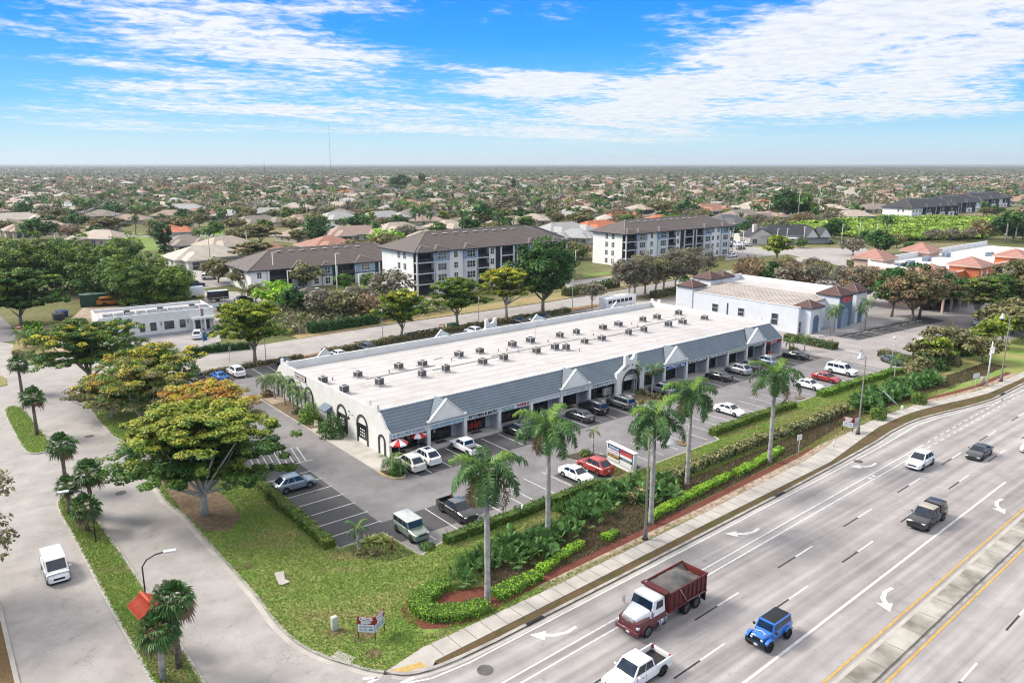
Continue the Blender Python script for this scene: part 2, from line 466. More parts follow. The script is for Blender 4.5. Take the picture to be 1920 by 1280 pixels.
def royal_crown(rng, z, nf=17, L=3.7, ll=1.0, nl=40, lw=.10, pal=PALMG, yellow=.12, k=1.):
    V = []; C = []
    for i in range(nf):
        f = i / nf; el = 1.35 - 1.75 * f + rng.normal() * .08; az = i * 2.399 + rng.normal() * .15
        col = palette(rng, 1, pal, .12)[0]
        if f < .10: col = np.array([.15, .26, .04])
        if f > .82 and rng.uniform() < .6: col = np.array([.20, .15, .07])
        frond_leaves(rng, (math.cos(az) * .1, math.sin(az) * .1, z), az, el, L * rng.uniform(.85, 1.1) * k, 1.15 + .35 * rng.uniform(), nl, ll * k, lw * k, col, V, C)
    return np.array(V), np.array(C)


SHAFT = pm('palm_shaft', (.20, .30, .06), .4, var=.15, scale=1.5)
PTRUNK = pm('royal_trunk', (.46, .435, .41), .9, var=.25, scale=1.6, bump=.3)
STRUNK = pm('sabal_trunk', (.27, .22, .17), .95, var=.3, scale=4, bump=.7)


def royal_palm(name, label, x, y, h, seed, group=None, z=.12, k=1.0, nl=42, nf=20, lw=.10, cat='palm tree', shaft=1.7, tr=.235, lean=0.):
    rng = np.random.default_rng(seed); t = thing(name, label, cat, (x, y, z), 0, group)
    mb = MB(); zs = h - shaft
    mb.tube([(0, 0, -.1), (0, 0, .25), (lean * .1, 0, zs * .3), (lean * .3, 0, zs * .55), (lean * .7, 0, zs)], [tr * 1.45, tr * 1.15, tr * .95, tr * 1.08, tr * .68], 14)
    mb.build('trunk', PTRUNK, t)
    mb = MB(); mb.tube([(lean * .7, 0, zs - .03), (lean * .75, 0, zs + .3), (lean, 0, h)], [tr * .7, tr * .66, tr * .3], 12); mb.build('crownshaft', SHAFT, t)
    v, c = royal_crown(rng, h - .08, nf, nl=nl, k=k, lw=lw); v[:, 0] += lean
    quadmesh('crown', v, c, LEAF, t)
    return t


def fan(rng, base, d, pet, r, col, V, C, seg=15, droop=.35, spread=2.6, wf=.36):
    """palmate leaf: petiole along d, segments fanning out from its end"""
    d = d / np.linalg.norm(d); o = base + d * pet
    s = np.cross(d, [0, 0, 1.]);
    if np.linalg.norm(s) < .1: s = np.array([1., 0, 0])
    s /= np.linalg.norm(s); u = np.cross(s, d)
    w = s * .02
    V += [base - w, base + w, o + w, o - w]; C += [np.array([.16, .2, .06])] * 4
    for i in range(seg):
        a = -spread / 2 + spread * i / (seg - 1)
        q = d * math.cos(a) + s * math.sin(a) + u * .12 * math.cos(a)
        rr = r * rng.uniform(.85, 1.1) * (1 - .12 * abs(a)); n = np.cross(q, u); n /= max(1e-6, np.linalg.norm(n))
        m = o + q * rr * .6; tip = o + q * rr * .92 + np.array([0, 0, -rr * droop * rng.uniform(.5, 1.3)])
        ww = rr * spread / seg * wf; k = col * rng.uniform(.75, 1.3)
        V += [o - n * .01, m - n * ww + u * .03, tip, m + n * ww - u * .03]; C += [k] * 4


def sabal_crown(rng, z, nf=46, pet=.75, r=.85, seg=13, pal=PALMG, dead=.2, k=1., low=-.9):
    V = []; C = []
    for i in range(nf):
        f = i / nf; e = 1.45 + (low - 1.45) * f ** .85; az = i * 2.399; col = palette(rng, 1, pal, .12)[0]
        if f > 1 - dead: col = np.array([.17, .13, .075]) * rng.uniform(.7, 1.3)
        d = np.array([math.cos(az) * math.cos(e), math.sin(az) * math.cos(e), math.sin(e)]) + rng.normal(size=3) * .08
        fan(rng, np.array([0, 0, z]), d, pet * k * rng.uniform(.8, 1.15), r * k * rng.uniform(.85, 1.1), col, V, C, seg, .3 + .3 * f)
    return np.array(V), np.array(C)


def sabal_palm(name, label, x, y, h, seed, group=None, z=.12, k=1., nf=46, trunk=None, cat='palm tree', lean=(0, 0), low=-.9, dead=.2, tr=.2):
    rng = np.random.default_rng(seed); t = thing(name, label, cat, (x, y, z), rng.uniform(0, 6), group)
    mb = MB(); mb.tube([(0, 0, -.1), (lean[0] * .4, lean[1] * .4, h * .5), (lean[0], lean[1], h)], [tr * 1.2, tr, tr * .95], 10); mb.build('trunk', trunk or STRUNK, t)
    v, c = sabal_crown(rng, h, nf, k=k, low=low, dead=dead); v[:, 0] += lean[0]; v[:, 1] += lean[1]
    quadmesh('crown', v, c, LEAF, t)
    return t


def palmetto_mesh(seed, nf=34, r=.62, pal=((3, (.09, .20, .05)), (2, (.14, .27, .08)), (1, (.06, .13, .04))), k=1.):
    rng = np.random.default_rng(seed); V = []; C = []
    for i in range(nf):
        e = rng.uniform(.15, 1.4); az = rng.uniform(0, 2 * PI); col = palette(rng, 1, pal, .15)[0]
        b = np.array([rng.normal() * .35, rng.normal() * .35, 0.]); d = np.array([math.cos(az) * math.cos(e), math.sin(az) * math.cos(e), math.sin(e)])
        fan(rng, b * k, d, rng.uniform(.4, .95) * k, r * k, col, V, C, 13, .25, 2.9, .24)
    return quadmesh('palmetto', np.array(V), np.array(C), LEAF, link=False)


def bush_mesh(seed, R=.6, h=.9, n=500, size=.12, pal=GREEN, box=False):
    rng = np.random.default_rng(seed)
    d = rng.normal(size=(n, 3)); d /= np.linalg.norm(d, axis=1)[:, None]; d[:, 2] = np.abs(d[:, 2]) * 1.2 - .15
    if box: d = np.clip(d * 1.6, -1, 1)
    d[:, 2] = np.clip(d[:, 2], 0, 1); r = rng.uniform(.7, 1.05, (n, 1))
    a = np.arctan2(d[:, 1], d[:, 0]); lum = 1 + .12 * np.sin(3 * a + seed) + .08 * np.sin(7 * a)
    p = d * r * np.array([R, R, h]) * lum[:, None]; c = palette(rng, n, pal, .2)
    v, cc = cards(p, d + rng.normal(size=(n, 3)) * .5 + np.array([0, 0, .3]), rng.uniform(.6, 1.3, n) * size, c, rng)
    return quadmesh('bush', v, cc, LEAF, link=False)


def plant(name, mesh, label, cat, x, y, z=0., rz=0., s=1., group=None):
    o = bpy.data.objects.new(name, mesh); COL.objects.link(o); o.location = (x, y, z); o.rotation_euler = (0, 0, rz)
    o.scale = s if isinstance(s, tuple) else (s, s, s)
    return tag(o, label, cat, group)


SOILCORE = pm('hedge_core', (.035, .045, .018), .95, var=.3, scale=3)


def hedge(name, label, pts, w, h, pal, seed, dens=38, size=.13, z=0., cat='hedge', group=None, rough=.12, core=True, wid=None):
    """clipped hedge along a polyline: leafy shell round a twiggy core"""
    rng = np.random.default_rng(seed); P = np.array(pts, float); o0 = P[0].copy(); P = P - o0
    seg = np.linalg.norm(np.diff(P, axis=0), axis=1); tot = seg.sum(); cum = np.concatenate([[0], np.cumsum(seg)])
    n = int(tot * (w + 2 * h) * dens) + 40
    s = rng.uniform(0, tot, n); i = np.clip(np.searchsorted(cum, s) - 1, 0, len(seg) - 1)
    tdir = (P[i + 1] - P[i]) / seg[i][:, None]; base = P[i] + tdir * (s - cum[i])[:, None]; nd = np.stack([-tdir[:, 1], tdir[:, 0]], 1)
    ww = w * (1 + .12 * np.sin(s * 1.3 + seed) + .08 * np.sin(s * 3.7)); hh = h * (1 + rough * np.sin(s * .9 + seed * 2) + rough * .7 * np.sin(s * 2.9))
    u = rng.uniform(0, w + 2 * h, n); top = u < w
    side = np.where(u < w + h, 1., -1.)
    lat = np.where(top, (u / w - .5) * ww, side * ww * .5 * rng.uniform(.88, 1.06, n)); zz = np.where(top, hh * rng.uniform(.9, 1.06, n), rng.uniform(.03, 1, n) * hh)
    pos = np.concatenate([base + nd * lat[:, None], zz[:, None] + 0], 1)
    nn = np.where(top[:, None], np.array([0, 0, 1.]), np.concatenate([nd * side[:, None], np.full((n, 1), .35)], 1)) + rng.normal(size=(n, 3)) * .45
    ends = rng.uniform(size=n) < min(.2, w / tot)
    ev = rng.uniform(-.5, .5, n) * w; ei = rng.uniform(size=n) < .5
    pe = np.where(ei[:, None], P[0] + nd * ev[:, None], P[-1] + nd * ev[:, None]); pos[ends, :2] = pe[ends]; pos[ends, 2] = rng.uniform(0, h, ends.sum())
    col = palette(rng, n, pal, .2); cl = np.sin(s * 1.7 + seed) * .5 + np.sin(s * 4.1) * .3; col *= (1 + .18 * cl)[:, None]
    v, c = cards(pos, nn, rng.uniform(.6, 1.35, n) * size, col, rng)
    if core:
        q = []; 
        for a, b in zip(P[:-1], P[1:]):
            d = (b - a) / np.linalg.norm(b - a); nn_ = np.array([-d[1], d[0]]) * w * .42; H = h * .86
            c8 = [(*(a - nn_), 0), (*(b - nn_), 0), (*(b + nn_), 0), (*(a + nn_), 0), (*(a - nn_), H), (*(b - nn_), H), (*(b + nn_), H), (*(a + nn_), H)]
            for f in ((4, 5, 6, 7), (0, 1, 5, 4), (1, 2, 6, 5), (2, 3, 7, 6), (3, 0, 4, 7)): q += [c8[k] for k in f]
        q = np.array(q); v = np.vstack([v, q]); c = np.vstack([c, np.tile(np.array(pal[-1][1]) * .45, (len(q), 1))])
    o = quadmesh(name, v, c, LEAF); o.location = (o0[0], o0[1], z)
    return tag(o, label, cat, group)
# ---------------------------------------------------------------- vehicles (nose towards local +x)
def paint(name, col, rough=.28, metal=0.): return pm('paint_' + name, col, rough, metal, .03, .8, spec=.5, coat=.7)


WHITE = paint('white', (.78, .79, .80)); BLACKP = paint('black', (.012, .013, .016)); RED = paint('red', (.33, .02, .02)); CORAL = paint('coral_red', (.42, .05, .045))
BLUE = paint('blue', (.01, .14, .50)); SILVER = paint('silver', (.38, .40, .42), .3, .5); GREYP = paint('grey', (.13, .14, .15), .3, .4); DGREY = paint('dark_grey', (.045, .05, .055), .3, .3)
TAN = paint('tan', (.25, .21, .17), .35, .3); BLUEGREY = paint('blue_grey', (.22, .27, .32), .3, .4); NAVY = paint('navy', (.015, .025, .06)); GREENG = paint('sage_green', (.20, .25, .21), .3, .2)
MAROON = paint('maroon', (.12, .012, .018), .4); OFFW = paint('off_white', (.62, .60, .55))
GLASS = pm('car_glass', (.014, .028, .055), .04, 0, .3, 1.5, spec=.55, coat=0)
TYRE = pm('tyre_rubber', (.012, .012, .013), .8, var=.2); RIMS = pm('rim_alloy', (.45, .46, .48), .3, .8, var=.05); RIMB = pm('rim_dark', (.03, .03, .034), .35, .6, var=.05)
TRIM = pm('black_trim', (.014, .014, .015), .55, var=.1); CHROME = pm('chrome', (.6, .6, .62), .18, .9, .03)
HEADL = pm('headlight_lens', (.75, .78, .80), .1, .1, .05, spec=.8); TAILL = pm('taillight_lens', (.30, .008, .008), .2, 0, .05); PLATE = pm('licence_plate_white', (.7, .7, .68), .5)


def wheel_mesh(r, w, rim, spokes=5):
    mb = MB(); n = 22; prof = [(-w / 2, r * .62), (-w / 2, r * .93), (-w * .36, r), (w * .36, r), (w / 2, r * .93), (w / 2, r * .62)]
    vs = []
    for i in range(n):
        a = i * 2 * PI / n
        vs += [(math.cos(a) * q, p, math.sin(a) * q) for p, q in prof]
    fs = [(i * 6 + k, ((i + 1) % n) * 6 + k, ((i + 1) % n) * 6 + k + 1, i * 6 + k + 1) for i in range(n) for k in range(5)]
    mb.add(vs, fs, 0, True)
    mr = MB()
    for sg in (1, -1):
        yy = sg * w * .30; vs = [(math.cos(i * 2 * PI / n) * r * .64, yy, math.sin(i * 2 * PI / n) * r * .64) for i in range(n)]
        mr.add(vs, [tuple(range(n))], 1)
        yo = sg * w * .45
        for i in range(spokes):
            a = i * 2 * PI / spokes; da = .26
            mr.add([(math.cos(a - da) * r * .12, yo, math.sin(a - da) * r * .12), (math.cos(a - da * .6) * r * .62, yo * .97, math.sin(a - da * .6) * r * .62),
                    (math.cos(a + da * .6) * r * .62, yo * .97, math.sin(a + da * .6) * r * .62), (math.cos(a + da) * r * .12, yo, math.sin(a + da) * r * .12)], [(0, 1, 2, 3)], 0)
        vs = []
        for i in range(n):
            a = i * 2 * PI / n; vs += [(math.cos(a) * r * .64, yo, math.sin(a) * r * .64), (math.cos(a) * r * .56, yo, math.sin(a) * r * .56)]
        mr.add(vs, [(2 * i, 2 * ((i + 1) % n), 2 * ((i + 1) % n) + 1, 2 * i + 1) for i in range(n)], 0)
    return mb, mr


WH = {}


def wheels(root, xs, yw, r, w, rim=None, spokes=5):
    rim = rim or RIMS; key = (r, w, rim.name, spokes)
    if key not in WH:
        a, b = wheel_mesh(r, w, rim, spokes)
        o = a.build('wheel', TYRE); q = b.build('rim', [rim, TRIM]); WH[key] = (o.data, q.data); bpy.data.objects.remove(o); bpy.data.objects.remove(q)
    for x in xs:
        for s in (-1, 1):
            o = bpy.data.objects.new('wheel', WH[key][0]); COL.objects.link(o); o.parent = root; o.location = (x, s * (yw - w / 2 + .015), r)
            q = bpy.data.objects.new('rim', WH[key][1]); COL.objects.link(q); q.parent = o


def loft_body(mb, st, zb, mi=0, sill=.88):
    """stations (x, ztop, halfwidth[, zbottom]); ring of 10 points"""
    rings = []
    for s in st:
        x, zt, hw = s[:3]; b = s[3] if len(s) > 3 else zb
        rings.append([(x, hw * sill, b), (x, hw, b + .14), (x, hw * 1.0, b + (zt - b) * .55), (x, hw * .965, zt - .10), (x, hw * .86, zt - .01), (x, 0, zt + .02),
                      (x, -hw * .86, zt - .01), (x, -hw * .965, zt - .10), (x, -hw, b + (zt - b) * .55), (x, -hw, b + .14), (x, -hw * sill, b)])
    n = 11; vs = [p for r in rings for p in r]; fs = []
    for i in range(len(rings) - 1):
        for k in range(n - 1): fs.append((i * n + k, (i + 1) * n + k, (i + 1) * n + k + 1, i * n + k + 1))
        fs.append((i * n + n - 1, (i + 1) * n + n - 1, (i + 1) * n, i * n))
    fs.append(tuple(range(n))[::-1]); fs.append(tuple(range((len(rings) - 1) * n, len(rings) * n)))
    return mb.add(vs, [f[::-1] for f in fs], mi)


def cabin(mb, x1, x2, x3, x4, zb, zr, wb, wr, mi=0, zb4=None, mroof=None):
    zb4 = zb4 or zb
    v = [(x1, wb, zb), (x1, -wb, zb), (x4, -wb, zb4), (x4, wb, zb4), (x2, wr, zr - .03), (x2, -wr, zr - .03), (x3, -wr, zr - .07), (x3, wr, zr - .07),
         (x2 - .15, wr * .7, zr + .03), (x2 - .15, -wr * .7, zr + .03), (x3 + .15, -wr * .7, zr + .03), (x3 + .15, wr * .7, zr + .03)]
    f = [(0, 1, 5, 4), (2, 3, 7, 6), (1, 2, 6, 5), (3, 0, 4, 7)]
    mb.add(v, [q[::-1] for q in f], mi)
    mb.add(v, [(8, 9, 10, 11)[::-1], (4, 5, 9, 8)[::-1], (6, 7, 11, 10)[::-1], (5, 6, 10, 9)[::-1], (7, 4, 8, 11)[::-1]], mi if mroof is None else mroof)
    return v


def pane(P, u0, u1, v0, v1, off=.014, root=None, name='side_window', m=None):
    """glass pane inset in quad P (four corners: bottom a, bottom b, top b, top a)"""
    A, B, Cc, D = [Vector(p) for p in P]; nrm = (B - A).cross(D - A).normalized()
    q = lambda u, v: (A * (1 - u) + B * u) * (1 - v) + (D * (1 - u) + Cc * u) * v + nrm * off
    mb = MB(); a, b, c, d = q(u0, v0), q(u1, v0), q(u1, v1), q(u0, v1); i = nrm * -.03
    mb.add([a, b, c, d, a + i, b + i, c + i, d + i], [(0, 1, 2, 3), (1, 0, 4, 5), (2, 1, 5, 6), (3, 2, 6, 7), (0, 3, 7, 4)])
    return mb.build(name, m or GLASS, root)


STY = {
    'sedan': dict(L=4.65, W=1.82, zb=.20, r=.33, wb=(1.38, -1.33), belt=.93, cab=(1.02, .28, -1.0, -1.75), roof=1.43, wr=.56, nose=.62, hood=.86, deck=1.02, sw=((.05, .48), (.52, .92))),
    'coupe': dict(L=4.55, W=1.86, zb=.16, r=.34, wb=(1.35, -1.33), belt=.86, cab=(.85, .12, -.85, -1.95), roof=1.27, wr=.52, nose=.55, hood=.80, deck=.92, sw=((.06, .62), (.66, .9))),
    'suv': dict(L=4.6, W=1.88, zb=.26, r=.38, wb=(1.36, -1.36), belt=1.08, cab=(1.20, .32, -1.30, -2.16), roof=1.76, wr=.60, nose=.80, hood=1.0, deck=1.10, sw=((.08, .40), (.43, .70), (.73, .90))),
    'bigsuv': dict(L=5.2, W=2.0, zb=.30, r=.40, wb=(1.6, -1.5), belt=1.16, cab=(1.3, .65, -2.2, -2.5), roof=1.88, wr=.70, nose=.95, hood=1.13, deck=1.16, sw=((.05, .32), (.35, .60), (.63, .94))),
    'van': dict(L=4.5, W=1.80, zb=.25, r=.33, wb=(1.5, -1.35), belt=1.10, cab=(1.75, .80, -2.15, -2.22), roof=1.82, wr=.72, nose=.72, hood=1.02, deck=1.1, sw=((.07, .33),)),
    'box': dict(L=4.5, W=1.88, zb=.32, r=.40, wb=(1.42, -1.42), belt=1.18, cab=(.95, .72, -2.16, -2.22), roof=1.92, wr=.80, nose=1.06, hood=1.14, deck=1.18, sw=((.05, .33), (.37, .64), (.68, .95))),
    'pickup': dict(L=5.5, W=1.98, zb=.34, r=.41, wb=(1.75, -1.72), belt=1.16, cab=(1.35, .68, -.72, -.92), roof=1.86, wr=.68, nose=1.0, hood=1.14, deck=1.16, sw=((.06, .50), (.54, .93))),
}


def vehicle(name, style, mat, label, cat, x, y, deg, group=None, rim=None, roofm=None, sunroof=False, z=0.012, scale=1., rack=False, cap=False, windows=True, open_top=False):
    s = STY[style]; root = thing(name, label, cat, (x, y, z), math.radians(deg), group); root.scale = (scale,) * 3
    L2 = s['L'] / 2; W2 = s['W'] / 2; zb = s['zb']; c1, c2, c3, c4 = s['cab']; bl = s['belt']; zr = s['roof']; wr = s['wr'] * 1.12
    mb = MB(); front = [(L2, s['nose'] - .12, W2 * .78, zb + .06), (L2 - .10, s['nose'], W2 * .90, zb), (L2 - .45, s['hood'] - .06, W2 * .985), (c1 + .35, s['hood'], W2), (c1, s['hood'] + .04, W2)]
    if style == 'pickup':
        st = front + [(c1 - .3, bl, W2), (c4, bl, W2), (c4 - .06, bl, W2)]
        loft_body(mb, st, zb)
        xb0, xb1 = -L2, c4 - .08
        mb.box(xb0, xb1, -W2 * .97, W2 * .97, zb + .08, .72, 0)
        for sg in (-1, 1): mb.box(xb0, xb1, sg * W2 * .86 if sg > 0 else -W2 * .97, W2 * .97 if sg > 0 else -W2 * .86, .70, bl + .02, 0)
        mb.box(xb0, xb0 + .09, -W2 * .90, W2 * .90, .70, bl, 0)
    else:
        st = front + [(c1 - .3, bl, W2), (0, bl + .02, W2), (c4 + .25, s['deck'], W2)]
        if style in ('sedan', 'coupe'): st += [(c4 - .1, s['deck'] - .01, W2 * .985), (-L2 + .14, s['deck'] - .05, W2 * .93), (-L2, s['deck'] - .28, W2 * .82, zb + .08)]
        else: st += [(-L2 + .12, s['deck'] - .01, W2 * .975), (-L2, s['deck'] - .16, W2 * .90, zb + .06)]
        loft_body(mb, st, zb)
    v = cabin(mb, c1, c2, c3, c4, bl - .03, zr, W2 * .915, wr, 0, mroof=2 if roofm else None)
    r = s['r']
    for xw in s['wb']:
        for sg in (-1, 1):
            n = 12; pts = [(xw + math.cos(PI * k / n) * r * 1.22, sg * (W2 + .004), r + math.sin(PI * k / n) * r * 1.2) for k in range(n + 1)] + [(xw - r * 1.22, sg * (W2 * .985), zb + .02), (xw + r * 1.22, sg * (W2 * .985), zb + .02)]
            mb.add(pts, [tuple(range(len(pts)))[::sg]], 1)
    mb.box(-L2 + .1, L2 - .1, -W2 * .8, W2 * .8, zb - .10, zb + .05, 1)
    for sg in (-1, 1):
        for xs_ in (c1 - .25, (c1 + c4) / 2 - .05) + (() if style == 'pickup' else (c3 + .05,)):
            mb.cbox((xs_, sg * (W2 - .002), (zb + bl) / 2 + .05), (.022, .016, bl - zb - .22), 1)
        mb.cbox(((c1 + c4) / 2 + .28, sg * (W2 + .004), bl - .20), (.17, .03, .035), 1); mb.cbox((0, sg * (W2 - .01), zb + .10), (L2 * 1.0, .05, .09), 1)
    mats = [mat, TRIM, roofm or mat]
    mb.build('body', mats, root, bevel=.05)
    # glass: corners of the four sides of the cabin
    WS = (v[1], v[0], v[4], v[5]); RW = (v[3], v[2], v[6], v[7]); SL = (v[0], v[3], v[7], v[4]); SR = (v[2], v[1], v[5], v[6])
    pane(WS, .06, .94, .10, .93, root=root, name='windshield')
    if style != 'van': pane(RW, .09, .91, .16, .9, root=root, name='rear_window')
    if windows:
        for a, b in s['sw']:
            pane(SL, a, b, .17, .88, root=root); pane(SR, 1 - b, 1 - a, .17, .88, root=root)
    if style == 'pickup':
        mb = MB(); mb.box(-L2 + .10, c4 - .10, -W2 * .85, W2 * .85, .73, .76, 0)
        if cap: mb = MB(); cabin(mb, c4 - .1, c4 - .14, -L2 + .12, -L2 + .02, bl, zr - .02, W2 * .93, W2 * .8); mb.build('bed_cap', mat, root, bevel=.03)
        else: mb.build('bed_liner', TRIM, root)
    if sunroof: mb = MB(); mb.box(c2 - 1.15, c2 - .35, -.38, .38, zr, zr + .042); mb.build('sunroof', GLASS, root)
    if rack:
        for sg in (-1, 1): mb = MB(); mb.tube([(c2 - .25, sg * wr * .86, zr + .02), (c2 - .35, sg * wr * .86, zr + .09), (c3 + .3, sg * wr * .86, zr + .09), (c3 + .2, sg * wr * .86, zr + .02)], .022, 6); mb.build('roof_rail', CHROME, root)
    # lamps, grille, plate, mirrors
    zn = s['nose']
    for sg in (-1, 1):
        mb = MB(); mb.cbox((L2 - .13, sg * W2 * .70, zn - .10), (.22, W2 * .34, .12)); mb.build('headlight', HEADL, root, bevel=.03)
        zt = (bl - .12) if style not in ('sedan', 'coupe') else s['deck'] - .20
        mb = MB(); mb.cbox((-L2 + .07, sg * W2 * .80, zt), (.12, W2 * .24, .28 if style in ('pickup', 'box', 'bigsuv', 'van') else .14)); mb.build('taillight', TAILL, root, bevel=.02)
        mb = MB(); mb.cbox((c1 - .32, sg * (W2 + .09), bl + .08), (.12, .20, .14)); mb.build('mirror', mat if mat is not WHITE or style != 'box' else TRIM, root, bevel=.03)
    mb = MB(); mb.cbox((L2 - .035, 0, zn - .16), (.10, W2 * .95, .17)); mb.cbox((L2 - .05, 0, zb + .14), (.08, W2 * 1.3, .12)); mb.build('grille', TRIM, root, bevel=.015)
    mb = MB(); mb.cbox((-L2 - .01, 0, .62 if style in ('sedan', 'coupe') else .74), (.03, .34, .17)); mb.build('licence_plate', PLATE, root)
    wheels(root, s['wb'], W2, r, .24 if style != 'box' else .28, rim)
    return root


def jeep(x, y, deg):
    root = thing('jeep', 'bright blue off-road four-wheel-drive with a black roof panel driving on the highway', 'off-roader', (x, y, .012), math.radians(deg))
    mb = MB(); mb.box(-1.95, .75, -.76, .76, .55, 1.18); loft_body(mb, [(1.72, 1.02, .52, .62), (1.66, 1.10, .56, .60), (.78, 1.17, .68, .55), (.70, 1.2, .74, .55)], .55)
    v = cabin(mb, .74, .46, -1.88, -1.95, 1.16, 1.80, .75, .66); mb.build('body', BLUE, root, bevel=.03)
    mb = MB(); mb.box(-1.72, .36, -.56, .56, 1.815, 1.85); mb.build('roof_panel', TRIM, root, bevel=.02)
    pane((v[1], v[0], v[4], v[5]), .07, .93, .12, .9, root=root, name='windshield'); pane((v[3], v[2], v[6], v[7]), .12, .88, .2, .88, root=root, name='rear_window')
    for a, b in ((.06, .34), (.38, .66), (.70, .94)):
        pane((v[0], v[3], v[7], v[4]), a, b, .2, .88, root=root); pane((v[2], v[1], v[5], v[6]), 1 - b, 1 - a, .2, .88, root=root)
    for sg in (-1, 1):
        for xw, l in ((1.28, .98), (-1.3, 1.0)):
            mb = MB(); y0, y1 = sorted((sg * .70, sg * .96)); pr = [(xw - l / 2, .62), (xw - l * .42, .86), (xw - l * .22, .98), (xw + l * .26, .98), (xw + l * .46, .84), (xw + l * .5, .74), (xw + l * .42, .76), (xw + l * .22, .90), (xw - l * .18, .90), (xw - l * .36, .78)]
            mb.extr(pr, 1, y0, y1); mb.build('fender', BLUE, root, bevel=.02)
        mb = MB(); mb.cyl((0, 0), .10, 0, .06, 12); o = mb.build('headlight', HEADL, root); o.location = (1.69, sg * .42, .90); o.rotation_euler = (0, PI / 2, 0)
        mb = MB(); mb.cbox((-1.97, sg * .68, .95), (.08, .16, .26)); mb.build('taillight', TAILL, root)
        mb = MB(); mb.cbox((.62, sg * .92, 1.28), (.10, .20, .18)); mb.build('mirror', TRIM, root, bevel=.02)
    mb = MB(); mb.box(1.66, 1.735, -.50, .50, .68, 1.0); 
    mb.build('grille', TRIM, root); mb = MB(); mb.cbox((1.86, 0, .58), (.22, 1.5, .16)); mb.build('front_bumper', TRIM, root, bevel=.03)
    mb = MB(); mb.cbox((1.98, .1, .60), (.02, .3, .15)); mb.build('licence_plate', PLATE, root)
    mb = MB(); o = mb.tube([(1.35, -.3, 1.145), (1.18, -.42, 1.165), (1.05, 0, 1.21), (1.18, .42, 1.165), (1.35, .3, 1.145)], .028, 6).build('hood_decal', WHITE, root)
    mb = MB(); mb.cyl((0, 0), .39, 0, .24, 18); o = mb.build('spare_wheel', TYRE, root); o.location = (-2.22, .12, 1.0); o.rotation_euler = (0, PI / 2, 0)
    wheels(root, (1.28, -1.3), .95, .43, .30, RIMB)
    return root


